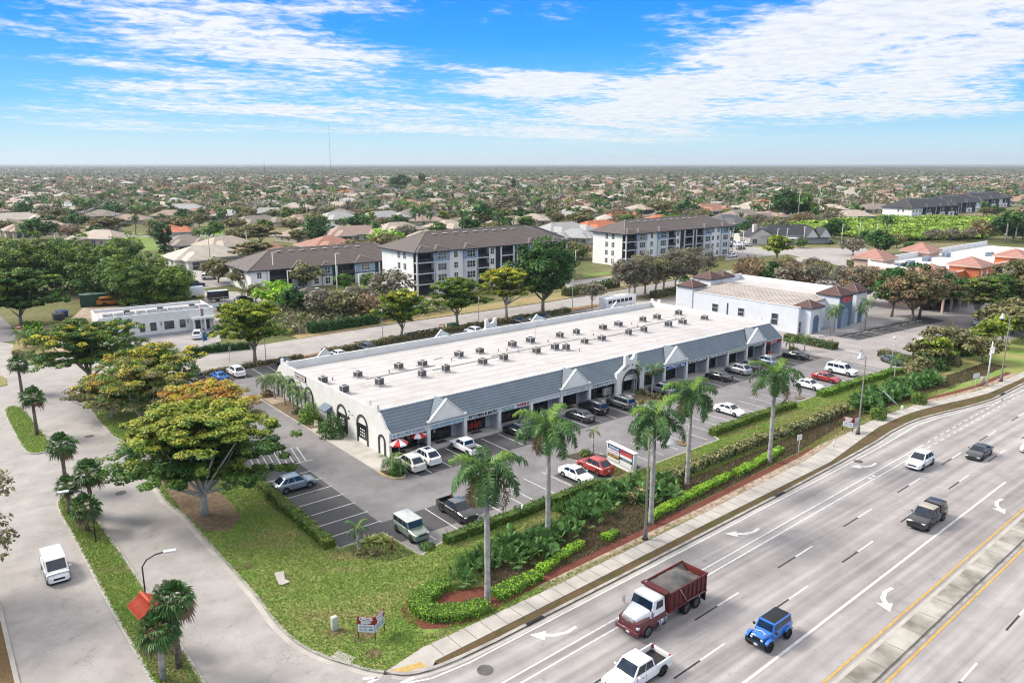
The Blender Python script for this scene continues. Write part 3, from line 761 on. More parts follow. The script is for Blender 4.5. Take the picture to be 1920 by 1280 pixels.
def dump_truck(x, y, deg):
    root = thing('dump_truck', 'maroon dump truck with white cab hood and a grey tarp over its load', 'dump truck', (x, y, .012), math.radians(deg))
    W = MAROON; rust = pm('maroon_box_paint', (.13, .016, .018), .55, var=.3, scale=.9, col2=(.085, .022, .016))
    mb = MB(); loft_body(mb, [(4.15, 1.25, .80, .55), (4.05, 1.45, 1.0, .45), (3.4, 1.50, 1.12, .45), (2.55, 1.55, 1.17, .5), (2.35, 1.5, 1.17, .6), (1.05, 1.45, 1.17, .75)], .5); mb.build('lower_body', MAROON, root, bevel=.05)
    mb = MB(); loft_body(mb, [(4.0, 1.62, .62, 1.2), (3.9, 1.72, .70, 1.2), (2.6, 1.95, .95, 1.3)], 1.3); v = cabin(mb, 2.75, 2.3, 1.05, 1.0, 1.45, 2.72, 1.13, 1.02); mb.build('cab', WHITE, root, bevel=.05)
    pane((v[1], v[0], v[4], v[5]), .05, .95, .36, .9, root=root, name='windshield', off=.02)
    pane((v[0], v[3], v[7], v[4]), .28, .82, .40, .86, root=root); pane((v[2], v[1], v[5], v[6]), .18, .72, .40, .86, root=root)
    mb = MB(); mb.box(4.0, 4.09, -.55, .55, .95, 1.62)
    for k in range(9): mb.box(4.09, 4.11, -.5 + k * .12, -.44 + k * .12, .98, 1.58)
    mb.build('grille', CHROME, root); mb = MB(); mb.cbox((4.16, 0, .62), (.26, 2.2, .38)); mb.build('front_bumper', MAROON, root, bevel=.06)
    mb = MB(); mb.cbox((4.31, .2, .62), (.02, .32, .16)); mb.build('licence_plate', PLATE, root)
    for sg in (-1, 1):
        mb = MB(); mb.cbox((4.0, sg * .86, 1.05), (.26, .34, .24)); mb.build('headlight', HEADL, root, bevel=.05)
        mb = MB(); n = 12; R = .62; pts = [(3.05 + math.cos(PI * k / n) * R, .5 + math.sin(PI * k / n) * R * .92) for k in range(n + 1)]; pts += [(3.05 + math.cos(PI * (n - k) / n) * (R + .1), .5 + math.sin(PI * (n - k) / n) * (R + .1) * .92) for k in range(n + 1)]
        mb.extr(pts, 1, *sorted((sg * .82, sg * 1.2))); mb.build('fender', MAROON, root, bevel=.03)
        mb = MB(); mb.tube([(2.75, sg * 1.15, 1.6), (2.95, sg * 1.42, 1.75), (2.95, sg * 1.42, 2.3), (2.6, sg * 1.1, 2.45)], .025, 6); mb.cbox((2.95, sg * 1.42, 2.05), (.10, .22, .46)); mb.build('mirror', CHROME, root)
        mb = MB(); mb.tube([(1.9, sg * 1.0, .72), (1.0, sg * 1.0, .72)], .30, 14); mb.box(1.05, 1.12, *sorted((sg * .7, sg * 1.32)), .40, 1.04); mb.box(1.75, 1.82, *sorted((sg * .7, sg * 1.32)), .40, 1.04); mb.build('fuel_tank', CHROME, root)
        mb = MB(); mb.box(1.15, 2.2, *sorted((sg * 1.0, sg * 1.28)), .38, .43); mb.box(1.25, 2.1, *sorted((sg * 1.05, sg * 1.2)), .95, 1.0); mb.build('step', CHROME, root)
    mb = MB(); mb.tube([(.88, -.95, .8), (.88, -.95, 3.0)], .07, 8); mb.build('exhaust_stack', CHROME, root)
    mb = MB(); mb.box(-3.6, 3.6, -.42, .42, .62, .92); mb.build('chassis', TRIM, root)
    # the box
    x0, x1, zf, zt, yw = -4.2, .72, 1.25, 2.72, 1.22
    mb = MB(); mb.box(x0, x1, -yw, yw, zf - .14, zf); 
    for sg in (-1, 1): mb.box(x0, x1, *sorted((sg * (yw - .07), sg * yw)), zf, zt)
    mb.box(x1 - .08, x1, -yw + .07, yw - .07, zf, zt + .25); mb.box(x0, x0 + .08, -yw + .07, yw - .07, zf, zt - .05)
    for sg in (-1, 1):
        for k in range(9): xx = x0 + .12 + k * (x1 - x0 - .3) / 8; mb.box(xx, xx + .09, *sorted((sg * yw, sg * (yw + .07))), zf - .1, zt - .02)
        mb.box(x0, x1, *sorted((sg * (yw - .02), sg * (yw + .09))), zt - .04, zt + .08); mb.box(x0, x1, *sorted((sg * (yw - .02), sg * (yw + .08))), zf - .12, zf + .02)
    mb.box(x1, x1 + .5, -yw, yw, zt + .10, zt + .24); mb.box(x0 - .03, x0 + .05, -yw - .05, yw + .05, zt - .15, zt + .02)
    mb.build('dump_box', rust, root, bevel=.012)
    mb = MB(); n = 26; rng = random.Random(5); vs = []; m2 = 14
    for i in range(n + 1):
        for j in range(m2 + 1):
            u = i / n; w = j / m2; xx = x0 + .1 + u * (x1 - x0 - .2); yy = (w * 2 - 1) * (yw - .08)
            hump = .42 * math.exp(-((u - .55) / .26) ** 2) * (1 - (w * 2 - 1) ** 2); e = -.55 * math.exp(-((u - .04) / .12) ** 2) * (1 - (w * 2 - 1) ** 6)
            vs.append((xx, yy, zt - .06 + hump * 1.25 + e + .05 * math.sin(u * 17 + w * 9) * (1 - abs(w * 2 - 1)) + .03 * math.sin(w * 23 + u * 31)))
    mb.add(vs, [(i * (m2 + 1) + j, (i + 1) * (m2 + 1) + j, (i + 1) * (m2 + 1) + j + 1, i * (m2 + 1) + j + 1) for i in range(n) for j in range(m2)], 0, True)
    mb.build('tarp', pm('tarp_mesh', (.16, .14, .13), .9, var=.25, scale=.8, col2=(.08, .085, .085)), root)
    mb = MB(); mb.tube([(x0 + .1, yw + .05, zf), (x1 - 2.2, yw + .1, zf + .1), (x1 - 1.2, yw + .12, zt)], .03, 6); mb.build('tarp_arm', CHROME, root)
    for sg in (-1, 1): mb = MB(); mb.cbox((x0 - .04, sg * .9, .95), (.1, .25, .14)); mb.build('taillight', TAILL, root)
    mb = MB(); mb.box(x0 + .02, x0 + .05, -1.2, -.7, .25, 1.1); mb.box(x0 + .02, x0 + .05, .7, 1.2, .25, 1.1); mb.build('mud_flap', TRIM, root)
    wheels(root, (3.05,), 1.17, .50, .30, RIMS, 8); wheels(root, (-1.75, -3.05), 1.17, .50, .52, RIMS, 8)
    return root
# ---------------------------------------------------------------- ground, roads
SL = .0328                                   # the highway runs 1.9 degrees off the plaza's axis
hy = lambda c, x: c + SL * x
M_HWY = asphalt('highway_asphalt', (.36, .34, .338), (.31, .295, .293), (.40, .38, .375), crack=.35, patch=.45, streak=.95, stain=.5)
M_SIDE = asphalt('old_asphalt', (.36, .335, .32), (.29, .27, .26), (.42, .39, .365), crack=.9, patch=.5, stain=.35)
M_LOT = asphalt('lot_asphalt', (.21, .20, .205), (.115, .112, .118), (.30, .285, .28), crack=.9, patch=.55, stain=.8)
M_LOT2 = asphalt('east_lot_asphalt', (.33, .305, .305), (.22, .21, .215), (.38, .35, .345), crack=.5, patch=.5, stain=.4)
M_BAY = asphalt('sealed_asphalt', (.075, .075, .08), (.05, .05, .055), (.105, .10, .105), crack=.2, patch=.5, stain=.3)
M_CONC = pm('concrete', (.46, .43, .395), .9, var=.12, scale=.5, bump=.2); M_KERB = pm('kerb_concrete', (.40, .375, .345), .9, var=.2, scale=.9, bump=.3)
M_WALK = pm('walk_concrete', (.42, .40, .40), .85, var=.12, scale=.6)
M_PWH = pm('road_paint_white', (.72, .71, .70), .6, var=.14, scale=2.5); M_PYL = pm('road_paint_yellow', (.62, .36, .07), .6, var=.15, scale=2)
M_PBK = pm('road_contrast_black', (.05, .05, .052), .8, var=.2, scale=2)
M_GRASS = grassmat('lawn', (.20, .29, .07), (.15, .24, .055), (.32, .28, .13), .5)
M_GRASS2 = grassmat('dry_lawn', (.19, .22, .06), (.13, .18, .05), (.32, .25, .14), 1.1)
M_MULCH = pm('red_mulch', (.17, .05, .03), .95, var=.3, scale=5, bump=.6, col2=(.10, .03, .018)); M_SOIL = pm('dark_soil', (.085, .062, .042), .95, var=.3, scale=2.5, bump=.6, col2=(.05, .04, .025))
M_BSOIL = pm('brown_soil', (.20, .14, .085), .95, var=.3, scale=2, bump=.5, col2=(.12, .085, .05)); M_SAND = pm('sandy_dirt', (.42, .33, .25), .95, var=.15, scale=.4, bump=.3)
M_RUB = pm('rubble_verge', (.42, .34, .27), .95, var=.3, scale=2.2, bump=.7, col2=(.20, .14, .08)); M_LITTER = pm('pine_straw', (.30, .15, .08), .95, var=.3, scale=1.2, bump=.5, col2=(.17, .11, .05))


def sheet(name, pts, z, mat, kind='structure', thick=None):
    mb = MB()
    if thick: mb.prism(pts, z - thick, z)
    else:
        if sum(pts[i][0] * pts[(i + 1) % len(pts)][1] - pts[(i + 1) % len(pts)][0] * pts[i][1] for i in range(len(pts))) < 0: pts = pts[::-1]
        mb.poly([(p[0], p[1], z) for p in pts])
    o = mb.build(name, mat)
    if len(pts) > 4:
        import bmesh
        bm = bmesh.new(); bm.from_mesh(o.data); bmesh.ops.triangulate(bm, faces=[f for f in bm.faces if len(f.verts) > 4]); bm.to_mesh(o.data); bm.free()
    return struct(o, kind)


def ribbon(name, pts, w, z0, z1, mat, closed=False, side=0.):
    """a kerb or strip along a polyline; side shifts it sideways"""
    P = [Vector((p[0], p[1])) for p in pts]
    if closed: P.append(P[0])
    L_, R_ = [], []
    for i, p in enumerate(P):
        a = P[i - 1] if i else (P[-2] if closed else P[0]); b = P[i + 1] if i < len(P) - 1 else (P[1] if closed else P[-1])
        d = (b - a).normalized(); n = Vector((-d.y, d.x)); L_.append(p + n * (w / 2 + side)); R_.append(p + n * (-w / 2 + side))
    mb = MB(); n = len(P)
    vs = [(q.x, q.y, z) for z in (z0, z1) for row in (L_, R_) for q in row]
    fs = []
    for i in range(n - 1):
        fs += [(2 * n + i, 3 * n + i, 3 * n + i + 1, 2 * n + i + 1), (i, 2 * n + i, 2 * n + i + 1, i + 1), (n + i, n + i + 1, 3 * n + i + 1, 3 * n + i)]
    mb.add(vs, fs); mb.box(0, 0, 0, 0, 0, 0) if False else None
    return struct(mb.build(name, mat))


def smooth(pts, it=2):
    for _ in range(it):
        q = [pts[0]]
        for a, b in zip(pts[:-1], pts[1:]): q += [(a[0] * .75 + b[0] * .25, a[1] * .75 + b[1] * .25), (a[0] * .25 + b[0] * .75, a[1] * .25 + b[1] * .75)]
        q.append(pts[-1]); pts = q
    return pts


# terrain to the horizon: suburb lawns close by, woods further out
m, nt, N, L, b = _new('terrain_mat')
tc = N.new('ShaderNodeTexCoord').outputs['Object']
c = ramp(N, L, noise(N, L, tc, .012, 8, .7, .5), [(.35, (.07, .085, .035)), (.48, (.13, .14, .055)), (.58, (.22, .19, .11)), (.7, (.11, .12, .05))])
far = ramp(N, L, noise(N, L, mapvec(N, L, tc, (.0009, .0009, 1)), 1.0, 9, .65, .4), [(.38, (.045, .06, .035)), (.5, (.09, .10, .055)), (.6, (.14, .12, .085)), (.68, (.07, .085, .045))])
ln = N.new('ShaderNodeVectorMath'); ln.operation = 'LENGTH'; L.new(tc, ln.inputs[0])
mr = N.new('ShaderNodeMapRange'); mr.inputs[1].default_value = 1100; mr.inputs[2].default_value = 2200; L.new(ln.outputs['Value'], mr.inputs[0])
c = mixc(N, L, mr.outputs[0], c, far)
c = mixc(N, L, .6, c, ramp(N, L, noise(N, L, tc, .5, 5, .7), [(.3, (.6, .6, .6)), (.7, (1.3, 1.3, 1.3))]), 'MULTIPLY')
L.new(c, b.inputs['Base Color']); b.inputs['Roughness'].default_value = .95; b.inputs['Specular IOR Level'].default_value = .1
MATS['terrain_mat'] = m
mb = MB(); n = 48
vs = [(0, 0, -.06)] + [(math.cos(k * 2 * PI / n) * r, math.sin(k * 2 * PI / n) * r, -.06) for r in (2500, 40000) for k in range(n)]
fs = [(0, 1 + k, 1 + (k + 1) % n) for k in range(n)] + [(1 + k, 1 + n + k, 1 + n + (k + 1) % n, 1 + (k + 1) % n) for k in range(n)]
struct(mb.add(vs, fs).build('ground', MATS['terrain_mat']))

# highway
KERB = smooth([(19.3, 57), (19.05, 53), (19.3, 49.4), (20.1, 46.8), (21.1, 44.9), (21.9, 43.3), (22.9, 42.1), (23.6, 41.2), (24.8, 40.65), (27, 40.3), (31, 40.25)], 1) + [(48, 40.75), (70, 41.5), (84, 42.1), (95, 42.75)] + smooth([(100, 43.3), (107, 43.6), (113, 42.8), (121, 41.2), (127, 40.5)], 1) + [(140, 40.7), (200, 42.7), (420, 50)]
hk = [p for p in KERB if p[0] >= 22.8]
sheet('highway', [(-60, -60), (420, -60)] + hk[::-1] + [(20, 44.5), (-60, 44.0)], 0.0, M_HWY)
sheet('side_road', [(-60, 43.9), (22.9, 42.4), (25, 60), (34, 100), (31, 130), (45, 131.5), (75, 134), (125, 136.5), (145, 136.2), (172, 140), (192, 144.4), (280, 150), (280, 160), (199, 151.5), (186, 150), (150, 147.5), (130, 146.3), (82, 147.3), (50, 146), (30, 150), (24, 160), (14, 182), (-60, 190)], .006, M_SIDE)
# parking lots
sheet('parking_lot', [(27.5, 54.5), (132, 54.5), (132, 133.3), (75, 132.3), (45, 129.8), (30, 127.5), (28, 104), (19.6, 101.8), (19.6, 90), (28.5, 89)], .014, M_LOT)
sheet('east_parking_lot', [(131.9, 50), (215, 50), (230, 80), (250, 95), (262, 118), (205, 132), (170, 128), (150, 133), (131.9, 133.3)], .012, M_LOT2)
for nm, a in (('sealed_bays', [(43.4, 70.4), (82.5, 70.4), (82.5, 76.25), (43.4, 76.25)]), ('sealed_bays', [(91.5, 70.6), (131, 70.6), (131, 76.25), (91.5, 76.25)]), ('sealed_bays', [(33.2, 58.3), (46, 58.3), (46, 63), (33.2, 63)]),
              ('sealed_bays', [(28.6, 61), (34.0, 61), (34.2, 84), (28.6, 84)]), ('sealed_bays', [(34, 124), (60, 124), (60, 129.6), (45, 129.4), (34, 128)]), ('sealed_bays', [(55.5, 56.6), (62.5, 56.6), (62.5, 61), (55.5, 61)]), ('sealed_bays', [(150, 73.5), (185, 71), (186, 76), (150, 78.5)])):
    ZB = globals().get('ZB', .0195) + .0005; sheet(nm, a, ZB, M_BAY)

# sidewalk and verge along the highway
SWL = [(26.0, 41.25), (36, 41.5), (59, 42.3), (84, 43.0), (95, 44.6)] + smooth([(101, 45.4), (110, 45.6), (118, 44.4), (124, 43.1)], 1) + [(130, 42.2), (142, 42.0), (200, 44.1), (420, 51.5)]
SWU = [(23.0, 42.45), (26.4, 43.1), (38.5, 43.2), (62, 44.0), (83, 45.2), (92, 46.5)] + smooth([(99, 47.2), (108, 47.4), (116, 46.3), (124.6, 44.6)], 1) + [(133, 43.5), (146, 43.4), (200, 45.6), (420, 53)]
sheet('verge', [(26.3, 40.6)] + [p for p in hk if p[0] > 26.5] + SWL[::-1], .10, grassmat('verge_turf', (.085, .085, .03), (.06, .06, .025), (.12, .085, .05), .8, .4), thick=.16)
sheet('sidewalk', [(22.8, 42.45)] + [p for p in hk if p[0] < 26.3] + [(26.2, 41.2)] + SWL[1:] + SWU[::-1], .125, M_CONC, thick=.2)
mb = MB()
for k in range(120):                          # expansion joints
    x = 27 + k * 1.52
    def yy(T, x):
        for (a, b), (c_, d) in zip(T[:-1], T[1:]):
            if a <= x <= c_: return b + (d - b) * (x - a) / (c_ - a)
        return T[-1][1]
    y0, y1 = yy(SWL, x), yy(SWU, x); mb.quad((x, y0, .128), (x + .045, y0, .128), (x + .045, y1, .128), (x, y1, .128))
struct(mb.build('sidewalk_joint', M_SOIL))
sheet('tactile_ramp', [(23.05, 42.3), (23.7, 41.5), (25.4, 41.0), (25.3, 41.75)], .132, pm('tactile_yellow', (.50, .34, .12), .8, var=.15, scale=4))
ribbon('kerb', hk, .30, -.05, .135, M_KERB, side=.15)
ribbon('gutter', hk, .42, -.05, .010, M_CONC, side=-.2)

# the big lawn between the plaza and the highway
drv = [(19.6, 89.8), (18.95, 87), (18.7, 82), (19.2, 77), (19.3, 63.7)] + [p for p in KERB if p[0] < 22.8]
lawn = drv + [(22.8, 42.5)] + SWU[1:] + [(420, 60), (200, 52), (180, 54), (150, 54.3), (132, 56.9), (108, 58.4), (81, 58.2), (80, 56.0), (63.2, 55.8), (63.2, 61), (61, 61.8), (60.6, 56.1), (36.5, 55.6), (33.6, 54.8), (33.1, 60.9), (28.3, 60.6), (28.5, 88.5), (24, 89.6)]
sheet('lawn', lawn, .10, M_GRASS, thick=.16)
ribbon('kerb', drv, .22, -.05, .14, M_KERB, side=.05)
ribbon('gutter', drv, .5, -.05, .016, M_CONC, side=-.25)
ribbon('kerb', [(28.3, 60.6), (28.45, 88.3), (24, 89.5), (19.6, 89.9)], .16, 0, .13, M_KERB)
ribbon('kerb', [(28.3, 60.7), (33.1, 60.9), (33.6, 54.8)], .16, 0, .14, M_KERB)
ribbon('kerb', [(33.6, 54.8), (36.6, 55.7), (60.6, 56.2), (61, 61.8), (63.2, 61.1), (63.2, 55.9), (80, 56.1), (81, 58.3), (108, 58.5), (132, 57)], .16, 0, .14, M_CONC)
# the tree strip west of the plaza and the small islands
i3 = [(19.4, 131.6), (19.1, 124), (18.9, 115), (19.0, 107), (19.7, 103.4), (21.4, 102), (28, 104.2), (29.5, 112), (30, 127.3), (28.5, 130.5), (24, 131.8)]
sheet('tree_strip', i3, .11, M_GRASS, thick=.14); ribbon('kerb', i3, .24, 0, .13, M_CONC, closed=True)
i1 = smooth([(9.1, 113), (9.1, 127), (9.6, 130.6), (11.2, 130.2), (11.7, 123.6), (12.2, 108.6), (11.6, 106.2), (9.9, 106.2), (9.2, 108), (9.1, 113)], 1)
sheet('median_island', i1, .12, M_GRASS, thick=.14); ribbon('kerb', i1, .26, 0, .14, M_CONC, closed=True)
i2 = smooth([(9.55, 80), (9.45, 86), (9.9, 89.6), (10.9, 90), (11.7, 87), (12.1, 81), (12.4, 64.6), (12.4, 44.6)], 1) + smooth([(11.6, 43.6), (10.2, 43.6)], 1) + [(9.7, 51.6), (9.55, 65)]
sheet('median_island', i2, .12, M_GRASS, thick=.14); ribbon('kerb', i2, .28, 0, .15, M_CONC, closed=True)
i0 = [(2.45, 44), (2.4, 57.4), (2.55, 68.6), (1.6, 86), (-1, 92), (-60, 94), (-60, 44)]
sheet('west_verge', i0, .10, grassmat('west_turf', (.13, .10, .05), (.09, .08, .04), (.17, .11, .06), .6), thick=.14)
ribbon('kerb', [i0[0], i0[1], i0[2], i0[3], i0[4], i0[5]], .3, 0, .14, M_CONC)
sheet('west_verge', [g(*Z1(x, y)) for x, y in ((-60, 545), (0, 540), (45, 565), (50, 610), (0, 622), (-60, 640))], .10, MATS['dry_lawn'], thick=.1)
# the planted wedge by the white office, the frontage road verges
wedge = [g(*Z1(x, y)) for x, y in ((75, 385), (110, 300), (130, 240), (90, 200), (170, 180), (290, 240), (380, 340), (400, 480), (350, 475), (210, 440), (110, 420))]
sheet('planted_wedge', wedge, .10, M_GRASS2, thick=.12)
sheet('frontage_verge', [(30, 128.2), (45, 130.2), (75, 132.7), (125, 133.6), (150, 133.6), (150, 135.7), (125, 136.2), (75, 133.9), (45, 131.4), (33, 130.6)], .09, M_LITTER, thick=.1)
sheet('frontage_verge', [(62, 146.4), (82, 147.6), (130, 146.6), (150, 148), (186, 150.4), (199, 152), (199, 158), (150, 156), (120, 154), (82, 152), (62, 150)], .09, M_GRASS2, thick=.1)
sheet('office_apron', [g(*Z1(x, y)) for x, y in ((275, 200), (480, 160), (590, 60), (1560, 30), (1560, 240), (1480, 320), (900, 420), (500, 460), (380, 340), (290, 240))], .004, M_SAND)
sheet('office_lot', [g(*Z1(x, y)) for x, y in ((600, 270), (1540, 205), (1560, 300), (1340, 360), (900, 440), (600, 460))], .010, M_LOT2)
sheet('dark_lane', [g(*Z1(x, y)) for x, y in ((-250, 60), (-100, 20), (0, 120), (75, 190), (130, 290), (0, 308), (-250, 330))], .012, M_LOT)
# beds beside the highway sidewalk: mulch strip, dark soil swale
def off(T, d): return [(x, y + d) for x, y in T]
bed0 = [p for p in SWU if 28 < p[0] < 150]
sheet('mulch_bed', [(27.6, 45.0), (29.2, 43.9), (31, 43.3)] + off([p for p in bed0 if p[0] > 36], .95) + off([p for p in bed0 if p[0] > 36], 1.85)[::-1] + [(36, 45.0), (35.6, 46.6), (33.5, 47.9), (31.5, 49.2), (29.3, 49.6), (27.5, 48.4), (27.1, 46.6)], .112, M_MULCH)
sheet('soil_bed', [(35, 45.1), (44, 45.2), (60, 45.8), (84, 47.2), (100, 49.3), (118, 48.6), (140, 46.5), (150, 47), (150, 50), (118, 51.4), (100, 51.4), (84, 50.6), (62, 50.4), (45, 49.8), (36, 49.4)], .118, M_SOIL)
sheet('bare_verge', off([p for p in bed0 if p[0] > 36], .02) + off([p for p in bed0 if p[0] > 36], .97)[::-1], .116, M_RUB)
sheet('mulch_bed', [(28.6, 60.4), (32.9, 60.6), (33.3, 55.4), (31, 55.6), (28.8, 58)], .115, M_SOIL)
sheet('bare_patch', [(19.7, 89), (19.3, 78), (19.8, 72), (21.5, 70.5), (23.6, 73), (24, 79), (23, 86), (22.5, 89.3)], .113, M_BSOIL)
for px_, py_, r_ in ((683, 1190, 1.0), (628, 1185, .7), (540, 1080, .5), (460, 1060, .9), (700, 1225, .8), (640, 1035, .7), (1000, 985, .8), (1090, 950, .7), (1230, 925, .9), (1280, 830, 1.1), (1410, 800, .9), (1500, 745, .9)):
    x_, y_ = g(px_, py_, .1); q_ = random.Random(px_); sheet('bare_patch', [(x_ + r_ * q_.uniform(.6, 1.2) * math.cos(k * .7), y_ + r_ * q_.uniform(.5, 1) * math.sin(k * .7)) for k in range(9)], .112 + px_ * 1e-6, M_BSOIL)
sheet('bare_patch', [(10, 56), (10.1, 47), (12.1, 47), (12.2, 55)], .128, M_BSOIL); sheet('bare_patch', [(10, 90), (9.8, 80), (11.5, 78), (11.9, 84)], .128, M_BSOIL)
sheet('utility_pad', [g(*Z4(x, y), .12) for x, y in ((105, 655), (160, 645), (165, 690), (195, 705), (150, 725), (130, 720))], .22, M_CONC)
o = sheet('drain_slab', [g(*Z4(x, y), .12) for x, y in ((415, 1140), (470, 1095), (570, 1135), (530, 1175))], .150, M_CONC, thick=.03)

# concrete median of the highway
def lane(c0, c1, x0=-60, x1=420): return [(x0, hy(c0, x0)), (x1, hy(c0, x1)), (x1, hy(c1, x1)), (x0, hy(c1, x0))]
M_MED = pm('median_concrete', (.44, .415, .375), .9, var=.3, scale=.35, bump=.3, col2=(.16, .145, .12))
sheet('median_strip', lane(18.62, 20.15), .15, M_MED, thick=.2)
sheet('gutter', lane(20.15, 20.55), .012, M_CONC); sheet('gutter', lane(18.3, 18.62), .012, M_KERB)
mb = MB()
for k in range(60): x = 20 + k * 3.05; mb.quad((x, hy(18.62, x), .154), (x + .05, hy(18.62, x), .154), (x + .05, hy(20.15, x), .154), (x, hy(20.15, x), .154))
struct(mb.build('median_joint', M_SOIL))
# markings
mb = MB(); mk = MB(); my = MB(); ZM = .012
def line(B, c0, w, x0, x1, z=ZM): B.quad((x0, hy(c0 - w / 2, x0), z), (x1, hy(c0 - w / 2, x1), z), (x1, hy(c0 + w / 2, x1), z), (x0, hy(c0 + w / 2, x0), z))
line(my, 20.88, .16, -60, 420, .016); line(my, 18.05, .16, -60, 420)
line(mb, 24.49, .22, -60, 94)
line(mb, 34.58, .16, -60, 96); line(mb, 35.42, .16, -60, 99)
for k in range(18):
    x = 96 + k * 2.1; line(mb, 34.58, .14, x, x + 1.0)
    if x > 99: line(mb, 35.42, .14, x, x + 1.0)
x0d = 53.4 - 12.2 * 12
for c0, x0 in ((27.95, 65.6), (31.23, 72.4), (14.72, 53.4)):
    for k in range(-12, 30):
        x = x0 + k * 12.2; line(mb, c0, .16, x, x + 3.05); line(mk, c0, .15, x - 3.05, x)
ek = [(23.4, 40.5), (25, 39.85), (28, 39.6), (34.4, 39.8), (81, 41.3), (95, 41.8), (106, 42.6), (112, 42.0), (119, 40.8), (125, 39.7), (135, 39.5), (200, 41.4), (420, 48.8)]
for (a, b_), (c_, d) in zip(ek[:-1], ek[1:]): mb.quad((a, b_ - .08, ZM), (c_, d - .08, ZM), (c_, d + .08, ZM), (a, b_ + .08, ZM))
def arrow(B, x, c0, s=1., flip=1, z=ZM):
    """turn arrow: curved tail and head, pointing back to -x then bending"""
    P = [Vector((2.2, -.55)), Vector((1.3, -.62)), Vector((.5, -.35)), Vector((.0, .12))]; w = [.24, .26, .3, .3]
    y0 = hy(c0, x)
    for i in range(3):
        d = (P[i + 1] - P[i]).normalized(); n = Vector((-d.y, d.x))
        q = [P[i] + n * w[i] / 2, P[i] - n * w[i] / 2, P[i + 1] - n * w[i + 1] / 2, P[i + 1] + n * w[i + 1] / 2]
        B.quad(*[(x + k.x * s, y0 + flip * k.y * s, z + .002 * i) for k in (q if flip > 0 else q[::-1])])
    q = [(.42, .30), (-.62, .62), (-.28, -.40)]
    B.add([(x + a * s, y0 + flip * b * s, z + .007) for a, b in (q if flip > 0 else q[::-1])], [(0, 1, 2)])
for px, py in (Z6(1160, 430), Z6(60, 1010), Z7(860, 1080)): x, y = g(px, py); arrow(mb, x, y - SL * x, 1.25, 1)
for px, py in (Z8(560, 900), Z8(1110, 445)): x, y = g(px, py); arrow(mb, x, y - SL * x, 1.35, -1)
x, y = g(*Z6(60, 1010)); 
for pts in ([Z4(610, 1255), Z4(700, 1245)], [Z4(640, 1280), Z4(700, 1250)], [Z4(830, 1280), Z4(905, 1247)]):
    (a, b_), (c_, d) = [g(*p) for p in pts]; dd = Vector((c_ - a, d - b_)).normalized() * .15; mb.quad((a - dd.y, b_ + dd.x, ZM), (a + dd.y, b_ - dd.x, ZM), (c_ + dd.y, d - dd.x, ZM), (c_ - dd.y, d + dd.x, ZM))
# bicycle mark stand-in strokes between the two bike lines
for dx in (0, .9): x = g(*Z8(485, 300))[0] + dx; mb.quad((x, hy(34.8, x), ZM), (x + .5, hy(34.8, x), ZM), (x + .5, hy(35.2, x), ZM), (x, hy(35.2, x), ZM))
struct(mb.build('road_markings', M_PWH)); struct(mk.build('road_markings', M_PBK)); struct(my.build('road_markings', M_PYL))
# stall lines
mb = MB(); ZS = .027
def seg(a, b, w=.10, z=ZS):
    d = Vector((b[0] - a[0], b[1] - a[1])).normalized() * w / 2; mb.quad((a[0] - d.y, a[1] + d.x, z), (b[0] - d.y, b[1] + d.x, z), (b[0] + d.y, b[1] - d.x, z), (a[0] + d.y, a[1] - d.x, z))
for k in range(14): x = 45.0 + k * 2.82; seg((x, 76.1), (x, 70.6))
for k in range(14): x = 92.4 + k * 2.82; seg((x, 76.1), (x, 70.8))
for k in range(5): x = 36.4 + k * 2.85; seg((x, 63), (x, 56.6))
for k in range(4): x = 49.4 + k * 2.85; seg((x, 62.6), (x, 56.9))
for k in range(10): x = 64.6 + k * 2.85; seg((x, 62.6 + (1.2 if x > 81 else 0)), (x, 57.2 + (1.6 if x > 81 else 0)))
for k in range(14): x = 93.5 + k * 2.85; seg((x, 64.6), (x, 59.2))
for k in range(7): y = 63.4 + k * 2.75; seg((28.9, y), (34.3, y))
for k in range(9): seg((29.2 + k * .75, 83.2), (30.2 + k * .75, 88.2), .14)
seg((29, 83.1), (36, 83.1), .14); seg((29, 88.3), (36, 88.3), .14)
for k in range(9): x = 34.8 + k * 2.75; seg((x, 124), (x + .1, 129.3 if x > 40 else 128.2))
for k in range(7): x = 151 + k * 3.0; y = 77.6 - (x - 151) * .08; seg((x, y), (x - .5, y - 5))
seg(g(1580, 654), g(1613, 663), .3)
struct(mb.build('parking_markings', M_PWH))
# ---------------------------------------------------------------- the shopping plaza
STUC = pm('white_stucco', (.74, .735, .705), .85, var=.05, scale=.6); STUCT = pm('stucco_trim', (.72, .72, .70), .8, var=.05, scale=.8)
DTRIM = pm('dark_grey_trim', (.055, .055, .065), .7, var=.15, scale=1)
ROOFW = asphalt('white_roof_membrane', (.49, .47, .465), (.41, .39, .385), (.545, .525, .52), crack=0, patch=.3, stain=.22); ROOFW2 = ROOFW
SGLASS = pm('shop_glass', (.018, .022, .026), .1, 0, .3, .8, spec=.6); SFRAME = pm('dark_frame', (.02, .02, .022), .5)
INTW = pm('shop_wall', (.50, .50, .52), .85, var=.1, scale=.5); SIGNW = pm('sign_white', (.72, .74, .75), .5, var=.04, scale=1); SIGNK = pm('sign_black', (.012, .012, .014), .5)


